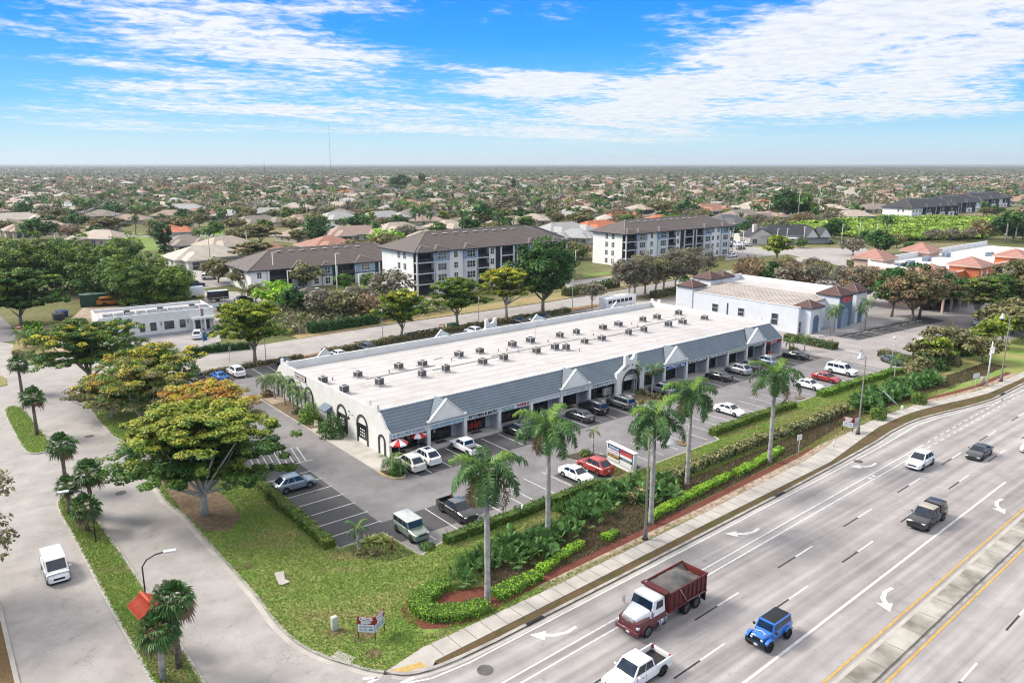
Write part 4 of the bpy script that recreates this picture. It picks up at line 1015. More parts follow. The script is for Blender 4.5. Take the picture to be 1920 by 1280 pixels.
def tilemat(name, col, lo, course=.36, axis='Y', slope=1.0, wav=.3):
    """barrel tile in courses: the courses run across the slope, pans run up it"""
    m, nt, N, L, b = _new(name); tc = N.new('ShaderNodeTexCoord').outputs['Object']
    s = N.new('ShaderNodeSeparateXYZ'); L.new(tc, s.inputs[0])
    def saw(out, p):
        a = N.new('ShaderNodeMath'); a.operation = 'DIVIDE'; L.new(out, a.inputs[0]); a.inputs[1].default_value = p
        f = N.new('ShaderNodeMath'); f.operation = 'FRACT'; L.new(a.outputs[0], f.inputs[0]); return f.outputs[0]
    f = saw(s.outputs['Z'], course * .6)
    c = ramp(N, L, f, [(0, tuple(v * .35 for v in col)), (.16, tuple(v * .8 for v in col)), (.5, col), (1, tuple(min(1, v * 1.25) for v in col))])
    c = mixc(N, L, .5, c, ramp(N, L, noise(N, L, tc, .5, 5, .7), [(.35, tuple(v for v in lo)), (.65, (1.15, 1.15, 1.15))]), 'MULTIPLY')
    L.new(c, b.inputs['Base Color']); b.inputs['Roughness'].default_value = .7
    bp = N.new('ShaderNodeBump'); bp.inputs['Strength'].default_value = .9; bp.inputs['Distance'].default_value = .08; L.new(f, bp.inputs['Height']); L.new(bp.outputs['Normal'], b.inputs['Normal'])
    MATS[name] = m
    return m


TILEG = tilemat('slate_grey_tile', (.14, .178, .215), (.75, .75, .75), .46)
X0, X1, YF, YR = 43.3, 127.9, 77.2, 112.1; RY, RZ, EZ, DZ = 80.0, 5.5, 3.3, 4.75
BAY = (X1 - X0) / 15.
plaza = thing('shopping_plaza', 'long white stucco strip mall with slate tile canopy roof and row of shop signs', 'strip mall', (0, 0, 0))


def arc(cx, cz, r, a0, a1, n=12, rx=None): return [(cx + (rx or r) * math.cos(a0 + (a1 - a0) * k / n), cz + r * math.sin(a0 + (a1 - a0) * k / n)) for k in range(n + 1)]


# end walls with curved shoulders and the two-pronged turrets
def endprof():
    half = [(YF, 0), (YF, EZ + .05), (YF + .55, EZ + .4), (YF + 1.3, EZ + 1.1), (YF + 2.1, EZ + 1.85), (RY - .25, 5.3), (RY - .1, 6.25), (RY + .45, 6.25)]
    half += [(RY + .45 + .7 - .7 * math.cos(PI * k / 8), 6.2 - .62 * math.sin(PI * k / 8)) for k in range(9)] + [(RY + 1.85, 6.3), (RY + 2.4, 6.35), (RY + 2.55, 5.55)]
    mid = (YF + YR) / 2
    return half + [(2 * mid - y, z) for y, z in half[::-1]]
for xa, xb in ((X0, X0 + .3), (X1 - .3, X1)):
    mb = MB(); mb.extr(endprof(), 0, xa, xb); o = mb.build('wall', STUC, plaza)
    import bmesh
    bm = bmesh.new(); bm.from_mesh(o.data); bmesh.ops.triangulate(bm, faces=[f for f in bm.faces if len(f.verts) > 4]); bm.to_mesh(o.data); bm.free()
mb = MB(); mb.box(X0 + .3, X1 - .3, YR - 2.8, YR - 2.45, 3, RZ); mb.build('rear_parapet', STUC, plaza)
mb = MB(); mb.add([(X0 + .3, RY, RZ - .12), (X1 - .3, RY, RZ - .12), (X1 - .3, YR - 2.8, DZ - .35), (X0 + .3, YR - 2.8, DZ - .35)], [(0, 1, 2, 3)]); mb.build('flat_roof', ROOFW, plaza)
mb = MB(); mb.box(X0 + .3, X1 - .3, RY - .12, RY + .1, RZ - .3, RZ + .06); mb.build('roof_edge', STUCT, plaza)
for k in range(1, 8):                         # membrane seams
    pass
mb = MB()
for k in range(1, 13): yk = RY + k * 2.27; zz = RZ - .12 + (DZ - .35 - RZ + .12) * (yk - RY) / (YR - 2.8 - RY) + .012; mb.quad((X0 + .3, yk, zz), (X1 - .3, yk, zz), (X1 - .3, yk + .07, zz - .001), (X0 + .3, yk + .07, zz - .001))
mb.build('roof_seam', pm('roof_seam_grey', (.42, .395, .385), .8), plaza)
rz_ = lambda y: RZ - .12 + (DZ - .35 - RZ + .12) * (y - RY) / (YR - 2.8 - RY)
for xa_, xb_, y_ in ((50, 62, 95.2), (60, 74, 93.1), (72, 92, 94.4), (90, 106, 92.6), (104, 122, 95.0), (64, 66, 99)):
    MB().tube([(xa_, y_, rz_(y_) + .08), (xb_, y_ + .3, rz_(y_ + .3) + .08)], .05, 5).build('conduit', pm('conduit_grey', (.25, .24, .24), .6), plaza)
rp_ = random.Random(12)
for k in range(16):
    x_, y_ = rp_.uniform(47, 122), rp_.uniform(83, 106); w_, d_ = rp_.uniform(.8, 3.2), rp_.uniform(.6, 2.0)
    MB().add([(x_, y_, rz_(y_) + .016 + k * .001), (x_ + w_, y_, rz_(y_) + .016 + k * .001), (x_ + w_, y_ + d_, rz_(y_ + d_) + .016 + k * .001), (x_, y_ + d_, rz_(y_ + d_) + .016 + k * .001)], [(0, 1, 2, 3)]).build('roof_patch', pm('roof_patch_%d' % (k % 3), ((.62, .60, .585), (.46, .435, .42), (.52, .47, .44))[k % 3], .8), plaza)
# tile canopy front and rear
for yo, yi in ((YF - .25, RY), (YR + .25, YR - 2.8)):
    mb = MB(); z0 = EZ - .02; mb.add([(X0 + .3, yo, z0), (X1 - .3, yo, z0), (X1 - .3, yi - .02, RZ), (X0 + .3, yi - .02, RZ)], [(0, 1, 2, 3) if yo < yi else (3, 2, 1, 0)]); mb.build('tile_canopy', TILEG, plaza)
# fascia, soffit, shop front back wall
mb = MB(); mb.box(X0 + .3, X1 - .3, YF - .02, YF + .22, 2.45, EZ - .05); mb.build('fascia', STUCT, plaza)
mb = MB(); mb.box(X0 + .3, X1 - .3, YF - .26, YF - .02, EZ - .16, EZ - .03); mb.build('gutter_trim', STUCT, plaza)
mb = MB(); mb.box(X0 + .3, X1 - .3, YF + .22, 79.0, 2.62, 2.75); mb.build('soffit', INTW, plaza)
mb = MB(); mb.box(X0 + .3, X1 - .3, 79.0, 79.2, 0, 2.62); mb.build('shop_wall', INTW, plaza)
mb = MB(); mb.box(X0 + .3, X1 - .3, YR - .3, YR, 0, EZ); mb.build('rear_wall', STUC, plaza)
SIGNS = {0: (SIGNW, 'A HOLLENY BOKING', (.16, .26, .40)), 1: (pm('sign_pale_blue', (.56, .66, .72), .5), 'SUN SWIMSPORTS  J', (.25, .42, .55)), 2: (SIGNW, 'KITCHEN & BATH', (.01, .012, .03)), 3: (SIGNW, 'NAILS', (.33, .01, .03)), 4: (SIGNW, None, None), 5: (SIGNW, 'SPECIALTIES', (.48, .48, .56)),
         6: (SIGNW, 'DENTIST', (.10, .10, .16)), 8: (pm('sign_brown', (.03, .022, .015), .5), 'Barber & Salon', (.50, .38, .2)), 9: (pm('sign_blue', (.01, .06, .35), .5), 'Foot / Spa', (.75, .78, .85)), 10: (SIGNK, 'BE YOUR BARBERSHOP', (.75, .75, .75)), 11: (SIGNK, 'SPEED-RED-AND-CUTE', (.75, .75, .75)),
         12: (pm('sign_cream', (.55, .58, .40), .5), None, None), 13: (SIGNK, '   NEW DIMENSION', (.7, .7, .7)), 14: (pm('sign_red', (.36, .02, .03), .5), 'VOTED', (.75, .7, .68))}
for k in range(16):
    x = X0 + k * BAY
    if k in (0, 15) or k in (7, 8): continue
    mb = MB(); mb.box(x - .24, x + .24, YF - .12, YF + .34, 0, EZ + (.32 if k in (1, 2, 5, 6, 9, 10, 13, 14) else -.02)); mb.build('pier', STUCT, plaza, bevel=.015)
    mb = MB(); mb.box(x - .12, x + .12, YF + .36, 78.98, 0, 2.6); mb.build('party_wall', INTW, plaza)
rng = random.Random(3)
for k in range(15):
    xa, xb = X0 + k * BAY + .3, X0 + (k + 1) * BAY - .3; xc = (xa + xb) / 2
    if k != 7:
        m, s, col = SIGNS[k]; mb = MB(); mb.box(xa, xb, YF - .08, YF - .022, 2.52, 3.14); sg = mb.build('shop_sign', m, plaza)
        mb = MB(); mb.box(xa - .05, xb + .05, YF - .05, YF - .021, 2.47, 3.17); mb.build('sign_frame', SIGNK if k not in (3, 9) else STUCT, sg)
        if s:
            lm = pm('letters_%d' % k, col, .5, var=.02)
            if k == 3:
                text(s, .42, lm, sg, (xc + 1.2, YF - .1, 2.83), w=2.2, bold=.015, shear=.2); mb = MB(); mb.box(xa + .06, xa + 2.2, YF - .095, YF - .081, 2.56, 3.1); mb.build('logo_panel', pm('logo_green', (.05, .36, .26), .5, col2=(.45, .6, .55), scale=3), sg)
                text('Wellness', .25, SIGNW, sg, (xa + 1.1, YF - .1, 2.83), w=1.8, shear=.3)
            elif k == 14: mb = MB(); mb.box(xc - .95, xc + .75, YF - .095, YF - .081, 2.56, 3.1); mb.build('sign_panel', SIGNW, sg); text(s, .34, SIGNS[14][0], sg, (xc - .1, YF - .1, 2.83), w=1.4, bold=.02)
            elif k == 13: text(s, .26, lm, sg, (xc + .4, YF - .1, 2.83), w=2.6, bold=.01); mb = MB(); mb.box(xc - 1.2, xc - .8, YF - .095, YF - .081, 2.62, 3.02); mb.build('emblem', pm('emblem_green', (.02, .35, .12), .5), sg)
            elif k == 9: text(s, .44, lm, sg, (xc + .5, YF - .1, 2.83), w=3.4, shear=.1, bold=.01); mb = MB(); mb.add([(xa + .2, YF - .1, 2.6), (xa + .9, YF - .1, 2.72), (xa + 1.5, YF - .1, 3.02), (xa + .8, YF - .1, 2.86)], [(0, 1, 2, 3)]); mb.build('emblem', SIGNW, sg)
            else: text(s, .42 if k in (0, 1, 2, 6) else .34, lm, sg, (xc, YF - .1, 2.83), w=(xb - xa) * (.9 if k != 5 else .75), bold=.018 if k in (2, 10, 11) else 0)
        # glazing: mullioned front, a door
        mb = MB(); mb.box(xa, xb - (.9 if k % 3 else .4), 78.90, 78.97, .15, 2.55); sf = mb.build('shopfront', SGLASS, plaza)
        mb = MB()
        for j in range(5): xx = xa + j * (xb - xa - .9) / 4; mb.box(xx, xx + .07, 78.85, 78.895, .1, 2.6)
        for zz in (.1, 2.05, 2.53): mb.box(xa, xb - .45, 78.84, 78.89, zz, zz + .07)
        mb.build('mullion', SFRAME, sf)
        if k == 2: mb = MB(); [mb.box(xa + .1 + j * .42, xa + .42 + j * .42, 78.80, 78.835, .5, 1.15 + .25 * ((j * 7) % 3)) for j in range(8)]; mb.build('window_poster', pm('poster_red', (.45, .03, .03), .6, var=.3, scale=4), sf)
        if k in (0, 1, 8, 9, 12, 13): mb = MB(); [MB().box(xa + .5 + j * .9, xa + .95 + j * .9, 78.80, 78.835, 1.0 + .3 * (j % 2), 1.7 + .2 * (j % 2)).build('window_poster', pm('poster_mix', (.50, .48, .45), .6, var=.3, scale=3, col2=(.3, .1, .08)), sf) for j in range(4 if k == 0 else 2)]
        if k in (1, 2, 5): tag(MB().box(xc - 1.2, xc + .4, 77.7, 78.6, .14, .16).build('doormat', DTRIM), 'black rubber doormat ' + {1: 'outside the shop beside the red umbrellas', 2: 'outside the kitchen and bath shop', 5: 'outside the gabled shop next to the dentist'}[k], 'doormat')
# front gables and the backs of the rear ones
for k in (1, 5, 9, 13):
    xa, xb = X0 + k * BAY - .24, X0 + (k + 1) * BAY + .24; xc = (xa + xb) / 2
    for rear in (0, 1):
        y0, y1 = (YF - .10, YF + .16) if not rear else (YR - .16, YR + .10)
        pr = [(xa, EZ - .05), (xa, EZ + .34), (xa + .42, EZ + .36), (xa + .55, EZ + .52), (xc, 6.1), (xb - .55, EZ + .52), (xb - .42, EZ + .36), (xb, EZ + .34), (xb, EZ - .05)]
        mb = MB(); mb.extr(pr, 1, y0, y1); mb.build('gable', STUC, plaza, bevel=.02)
        mb = MB(); d = .12
        for (a, b_), (c_, e) in zip(pr[3:5], pr[4:6]): mb.add([(a, y0 - .06, b_ + .02), (c_, y0 - .06, e + .02), (c_, y0 - .06, e - .16), (a, y0 - .06, b_ - .16), (a, y1 + .06, b_ + .02), (c_, y1 + .06, e + .02), (c_, y1 + .06, e - .16), (a, y1 + .06, b_ - .16)], [(0, 1, 5, 4), (3, 2, 1, 0), (4, 5, 6, 7), (2, 3, 7, 6)])
        mb.build('gable_trim', STUCT, plaza)
        s = -1 if rear else 1; yb = y1 if not rear else y0; yq = RY - .05 if not rear else YR - 2.75; zq = 5.62
        mb = MB(); yi_l = YF + 0.2 if not rear else YR - .2
        mb.add([(xc, yb, 5.95), (xa + .5, yb, EZ + .40), (xb - .5, yb, EZ + .40), (xc, yq if not rear else yq, 5.5 + .28)], [(0, 1, 3) if not rear else (3, 1, 0), (2, 0, 3) if not rear else (3, 0, 2)]); mb.build('gable_roof', TILEG, plaza)
        if rear: mb = MB(); mb.add([(xa + .9, y0 - .01, EZ + .5), (xb - .9, y0 - .01, EZ + .5), (xc, y0 - .01, 5.75)], [(2, 1, 0)]); mb.build('gable_back', DTRIM, plaza)
# centre arch tower, front (and its twin at the rear)
xa, xb = X0 + 7 * BAY - .3, X0 + 8 * BAY + .3; xc = (xa + xb) / 2; tw = 1.3
for rear in (0, 1):
    y0, y1 = (YF - .45, YF + .05) if not rear else (YR - .05, YR + .45)
    ro = 2.0; zc = 2.0
    outer = [(xa, 0), (xa, 4.05), (xa + .35, 4.15), (xc - tw, 5.05), (xc - tw, 6.6), (xc - tw + .55, 6.6)] + [(xc - .75 * math.cos(PI * j / 8), 6.5 - .72 * math.sin(PI * j / 8)) for j in range(9)] + [(xc + tw - .55, 6.6), (xc + tw, 6.6), (xc + tw, 5.05), (xb - .35, 4.15), (xb, 4.05), (xb, 0)]
    hole = [(xc + ro * .86, 0)] + [(xc + ro * .86 * math.cos(PI * j / 12), zc + ro * math.sin(PI * j / 12)) for j in range(13)] + [(xc - ro * .86, 0)]
    pr = outer + hole
    mb = MB(); mb.extr(pr, 1, y0, y1); o = mb.build('arch_tower', STUC, plaza)
    bm = bmesh.new(); bm.from_mesh(o.data); bmesh.ops.triangulate(bm, faces=[f for f in bm.faces if len(f.verts) > 4]); bm.to_mesh(o.data); bm.free()
    mb = MB(); A = [(xc + (ro * .86 + .30) * math.cos(PI * j / 12), zc + (ro + .30) * math.sin(PI * j / 12)) for j in range(13)]; B = [(xc + ro * .86 * math.cos(PI * j / 12), zc + ro * math.sin(PI * j / 12)) for j in range(13)]
    A = [(A[0][0], 0)] + A + [(A[-1][0], 0)]; B = [(B[0][0], 0)] + B + [(B[-1][0], 0)]
    yy = y0 - .04 if not rear else y1 + .04
    for j in range(14): mb.add([(A[j][0], yy, A[j][1]), (A[j + 1][0], yy, A[j + 1][1]), (B[j + 1][0], yy, B[j + 1][1]), (B[j][0], yy, B[j][1]), (B[j][0], (y0 + y1) / 2, B[j][1]), (B[j + 1][0], (y0 + y1) / 2, B[j + 1][1])], [(0, 1, 2, 3), (3, 2, 5, 4)])
    mb.build('arch_trim', DTRIM, plaza)
s = 'VAPE & INC'
for j, ch in enumerate(s):
    if ch != ' ': a = PI / 2 + (len(s) / 2 - j - .5) * .14; o = text(ch, .34, DTRIM, plaza, (xc + 2.75 * math.cos(a), YF - .48, 2.0 + 2.9 * math.sin(a) + .05), bold=.01); o.rotation_euler = (PI / 2, -(a - PI / 2) * 1, 0)
mb = MB(); mb.box(xa + .5, xb - .5, 78.9, 78.97, .15, 2.5); mb.build('shopfront', SGLASS, plaza)
# arches, windows and door on the west wall
mid = (YF + YR) / 2


def warch(yc, hw, top, fill, rear=False, zb=0.):
    mb = MB(); r = hw; zc = top - hw; n = 12
    A = [(yc + (r + .0) * math.cos(PI * j / n), zc + r * math.sin(PI * j / n)) for j in range(n + 1)]; B = [(yc + (r - .27) * math.cos(PI * j / n), zc + (r - .27) * math.sin(PI * j / n)) for j in range(n + 1)]
    A = [(A[0][0], zb)] + A + [(A[-1][0], zb)]; B = [(B[0][0], zb)] + B + [(B[-1][0], zb)]
    for j in range(len(A) - 1): mb.add([(X0 - .10, *A[j]), (X0 - .10, *A[j + 1]), (X0 - .10, *B[j + 1]), (X0 - .10, *B[j]), (X0 - .002, *A[j]), (X0 - .002, *A[j + 1]), (X0 - .002, *B[j + 1]), (X0 - .002, *B[j])], [(3, 2, 1, 0), (0, 1, 5, 4), (2, 3, 7, 6)])
    t = mb.build('arch_trim', DTRIM, plaza)
    if fill:
        mb = MB(); mb.box(X0 - .035, X0 - .004, yc - hw + .27, yc + hw - .27, .75 if fill == 1 else .1, zc + .15); mb.build('window', SGLASS, t)
        mb = MB(); [mb.box(X0 - .05, X0 - .036, yc - .6 + .45 * i, yc - .35 + .45 * i, 1.1 + .4 * j, 1.3 + .4 * j) for i in range(3) for j in range(3)]; mb.build('window_poster', SIGNW, t)
warch(83.9, 1.45, 4.0, 1); warch(89.5, 1.45, 4.0, 2); warch(78.95, .85, 2.75, 0)
warch(2 * mid - 83.9, 1.45, 4.0, 0); warch(2 * mid - 89.5, 1.45, 4.0, 0); warch(2 * mid - 78.95, .85, 2.75, 0)
mb = MB(); mb.box(X0 - .16, X0 - .004, 100.6, 104.2, 4.55, 5.15); sg = mb.build('wall_sign', SIGNW, plaza); mb = MB(); mb.box(X0 - .13, X0 - .003, 100.5, 104.3, 4.45, 5.25); mb.build('sign_frame', SIGNK, sg)
text('STORAGE SUITE', .3, SIGNS[3][0] if False else MATS['letters_3'], sg, (X0 - .17, 102.4, 4.85), rz=-PI / 2, w=3.0)
mb = MB(); mb.add([(X0, 92.4, 3.0), (X0 - 1.1, 92.4, 2.4), (X0 - 1.1, 94.6, 2.4), (X0, 94.6, 3.0), (X0 - 1.1, 92.4, 2.2), (X0, 92.4, 2.2), (X0 - 1.1, 94.6, 2.2), (X0, 94.6, 2.2)], [(0, 3, 2, 1), (1, 2, 6, 4), (0, 1, 4, 5), (3, 7, 6, 2)]); mb.build('awning', pm('awning_blue', (.12, .16, .22), .6), plaza)
mb = MB(); mb.cbox((X0 - .05, 93.5, 1.05), (.08, 1.1, 2.1)); mb.build('door', DTRIM, plaza)
mb = MB(); mb.tube([(X0 - .02, 86.3, 3.3), (X0 - .5, 86.3, 3.5), (X0 - .75, 86.3, 3.2)], .04, 6); mb.tube([(X0 - .75, 86.3, 3.25), (X0 - .78, 86.3, 2.95)], [.10, .30], 10); mb.build('wall_lamp', DTRIM, plaza)
mb = MB(); mb.cbox((X0 - .04, 87.4, 3.55), (.06, .3, .12)); mb.cbox((X0 - .04, 100.4, 4.2), (.06, .3, .12)); mb.build('wall_vent', DTRIM, plaza)
# walks round the plaza
struct(MB().box(X0 + 1, X1 + .5, 76.35, YF - .5, 0, .13).build('walkway', M_WALK)); struct(MB().box(X0 + .31, X1 - .31, YF - .5, 78.98, 0, .135).build('walkway', M_WALK))
struct(MB().prism([(40.3, 74.6), (44.4, 73.5), (44.4, 77.15), (43.28, 77.15), (43.28, 90.5), (40.3, 90.5)], 0, .12).build('walkway', M_CONC))
sheet('wall_bed', [(40.35, 90.5), (43.28, 90.5), (43.28, 112), (40.35, 112.4)], .12, M_BSOIL, thick=.12); ribbon('kerb', [(40.25, 74.6), (40.25, 112.5), (43.3, 113.6)], .18, 0, .15, M_CONC)
struct(MB().box(40.4, 43.27, 91.8, 93.2, .12, .14).build('path', M_CONC)); sheet('path', [(40.6, 107), (43.25, 107), (43.25, 112.2), (40.6, 112.2)], .135, M_SAND)
ci = smooth([(40.2, 74.6), (40.4, 71.9), (41.6, 71.0), (42.6, 72.3), (42.8, 73.9)], 1); sheet('corner_bed', ci, .13, M_BSOIL, thick=.12); ribbon('kerb', ci, .2, 0, .17, pm('kerb_cream', (.52, .42, .24), .8, var=.2))
ai = smooth([(84, 76.2), (84, 72.6), (85, 71.2), (88, 71.2), (88.4, 73), (88.4, 76.2)], 1); sheet('arch_bed', ai, .13, M_BSOIL, thick=.12); ribbon('kerb', ai, .2, 0, .16, M_CONC)
sheet('arch_walk', [(81.6, 76.3), (82.6, 71.0), (84.2, 71.0), (83.9, 76.3)], .12, M_CONC, thick=.1)
# roof plant
ACW = pm('unit_beige', (.50, .47, .44), .6, var=.1); ACD = pm('unit_louvre', (.12, .12, .125), .6, var=.3, scale=6)
ac0 = None
UN = [Z3(475, 590), Z3(625, 660), Z3(720, 545), Z3(872, 608), Z3(1008, 490), Z3(1173, 548), Z3(1175, 468), Z3(1340, 510), Z3(1432, 405), Z3(1600, 458), Z3(1580, 378), Z3(1748, 430), Z3(1808, 333)]
UN += [Z5(228, 333), Z5(355, 305), Z5(398, 380), Z5(528, 355), Z5(607, 358), Z5(563, 267), Z5(680, 243), Z5(738, 310), Z5(867, 210), Z5(858, 288), Z5(976, 187), Z5(1047, 250), Z5(1155, 230), Z5(1148, 155), Z5(1248, 137), Z5(1328, 192), Z5(1400, 107), Z5(1428, 172), Z5(1583, 142)]
for i, p in enumerate(UN):
    zg = 5.0; x, y = g(p[0], p[1] + 2, zg); zd = RZ - .12 + (DZ - .35 - RZ + .12) * (y - RY) / (YR - 2.8 - RY); x, y = g(p[0], p[1] + 2, zd)
    zd = RZ - .12 + (DZ - .35 - RZ + .12) * (y - RY) / (YR - 2.8 - RY)
    if ac0 is None:
        ac0 = thing('air_conditioner', 'grey louvred rooftop air conditioning unit standing on the white flat roof', 'air conditioner', (x, y, zd), 0, 'air conditioners on the plaza roof'); ac0.scale = (.78, .78, .84)
        mb = MB(); mb.box(-.62, .62, -.62, .62, .30, 1.20); mb.build('casing', ACD, ac0, bevel=.03)
        for sx in (-1, 1):
            for sy in (-1, 1): mb = MB(); mb.box(*sorted((sx * .56, sx * .645)), *sorted((sy * .56, sy * .645)), .28, 1.22); mb.build('corner_post', ACW, ac0)
        mb = MB(); mb.box(-.66, .66, -.66, .66, 1.2, 1.26); mb.build('top_plate', ACW, ac0, bevel=.02); mb = MB(); mb.cyl((0, 0), .42, 1.265, 1.33, 16); mb.build('fan_guard', ACD, ac0)
        mb = MB(); mb.box(-.8, .8, -.8, .8, .0, .28); mb.build('curb', ROOFW, ac0)
    else: dup(ac0, (x, y, zd), rng.choice((0, 0, PI / 2, .2)), (lambda q: (q, q * rng.uniform(.85, 1.2), .84 * rng.uniform(.85, 1.1)))(.78 * rng.uniform(.9, 1.08)))
for i, p in enumerate((Z3(540, 570), Z3(1380, 435), Z3(940, 520), Z3(1770, 368), Z5(480, 305), Z5(800, 260), Z5(1070, 180), Z5(1110, 195), Z5(700, 380), Z5(1380, 150), Z3(1430, 420), Z5(130, 370), Z5(270, 380))):
    x, y = g(*p, 4.9); zd = RZ - .12 + (DZ - .35 - RZ + .12) * (y - RY) / (YR - 2.8 - RY)
    if i == 0: pv = thing('roof_vent', 'small white vent pipe with cap on the flat plaza roof', 'vent', (x, y, zd), 0, 'vents on the plaza roof'); MB().cyl((0, 0), .10, 0, .45, 8).build('pipe', ACW, pv); MB().cyl((0, 0), .2, .42, .52, 8, r2=.05).build('cap', ACW, pv)
    else: dup(pv, (x, y, zd))
x, y = g(*Z5(390, 275), 5); tag(MB().tube([(0, 0, 0), (0, 0, 2.6)], .03, 5).build('antenna', ACW, loc=(x, y, 4.9)), 'thin white antenna mast on the plaza roof', 'antenna')
x, y = X1 - .5, 100.; la = thing('roof_ladder', 'white hooped ladder rising over the far parapet of the plaza', 'ladder', (g(*Z5(1425, 55), 5.6)[0], g(*Z5(1425, 55), 5.6)[1], 4.6))
for s in (-.3, .3): MB().tube([(s, 0, 0), (s, 0, 1.9), (s, .4, 2.1), (s, .8, 1.9), (s, .8, 1.0)], .035, 6).build('rail', STUCT, la)
# ---------------------------------------------------------------- other buildings
APW = pm('apartment_white', (.82, .815, .80), .85, var=.04, scale=.3); APG = pm('apartment_grey', (.60, .63, .67), .85, var=.05); APB = pm('apartment_blue', (.24, .34, .50), .8, var=.08); APN = pm('apartment_navy', (.025, .035, .06), .8, var=.2)
SCRN = pm('balcony_screen', (.035, .036, .042), .5, var=.4, scale=2); WGL = pm('window_glass', (.05, .065, .08), .12, 0, .3, .7, spec=.7)
SHNG = tilemat('brown_grey_shingle', (.115, .092, .083), (.72, .70, .70), .5); SHNB = tilemat('black_shingle', (.035, .036, .045), (.7, .7, .7), .5)
RIDGE = pm('ridge_cap', (.26, .23, .22), .8, var=.15)


def window(parent, x, y, z, w, h, face='y', mull=1, frame=None, cross=True):
    """window in a wall facing -y (or -x): white frame, dark panes"""
    mb = MB(); fr = frame or STUCT
    if face == 'y':
        mb.box(x - w / 2 - .1, x + w / 2 + .1, y - .06, y - .003, z - .1, z + h + .1, 1); mb.box(x - w / 2, x + w / 2, y - .085, y - .061, z, z + h, 0)
        for k in range(1, mull + 1): xx = x - w / 2 + w * k / (mull + 1); mb.box(xx - .05, xx + .05, y - .11, y - .086, z, z + h, 1)
        if cross: mb.box(x - w / 2, x + w / 2, y - .108, y - .087, z + h * .5 - .03, z + h * .5 + .04, 1)
    else:
        mb.box(x - .06, x - .003, y - w / 2 - .1, y + w / 2 + .1, z - .1, z + h + .1, 1); mb.box(x - .085, x - .061, y - w / 2, y + w / 2, z, z + h, 0)
        for k in range(1, mull + 1): yy = y - w / 2 + w * k / (mull + 1); mb.box(x - .11, x - .086, yy - .05, yy + .05, z, z + h, 1)
        if cross: mb.box(x - .108, x - .087, y - w / 2, y + w / 2, z + h * .5 - .03, z + h * .5 + .04, 1)
    return mb.build('window', [WGL, fr], parent)


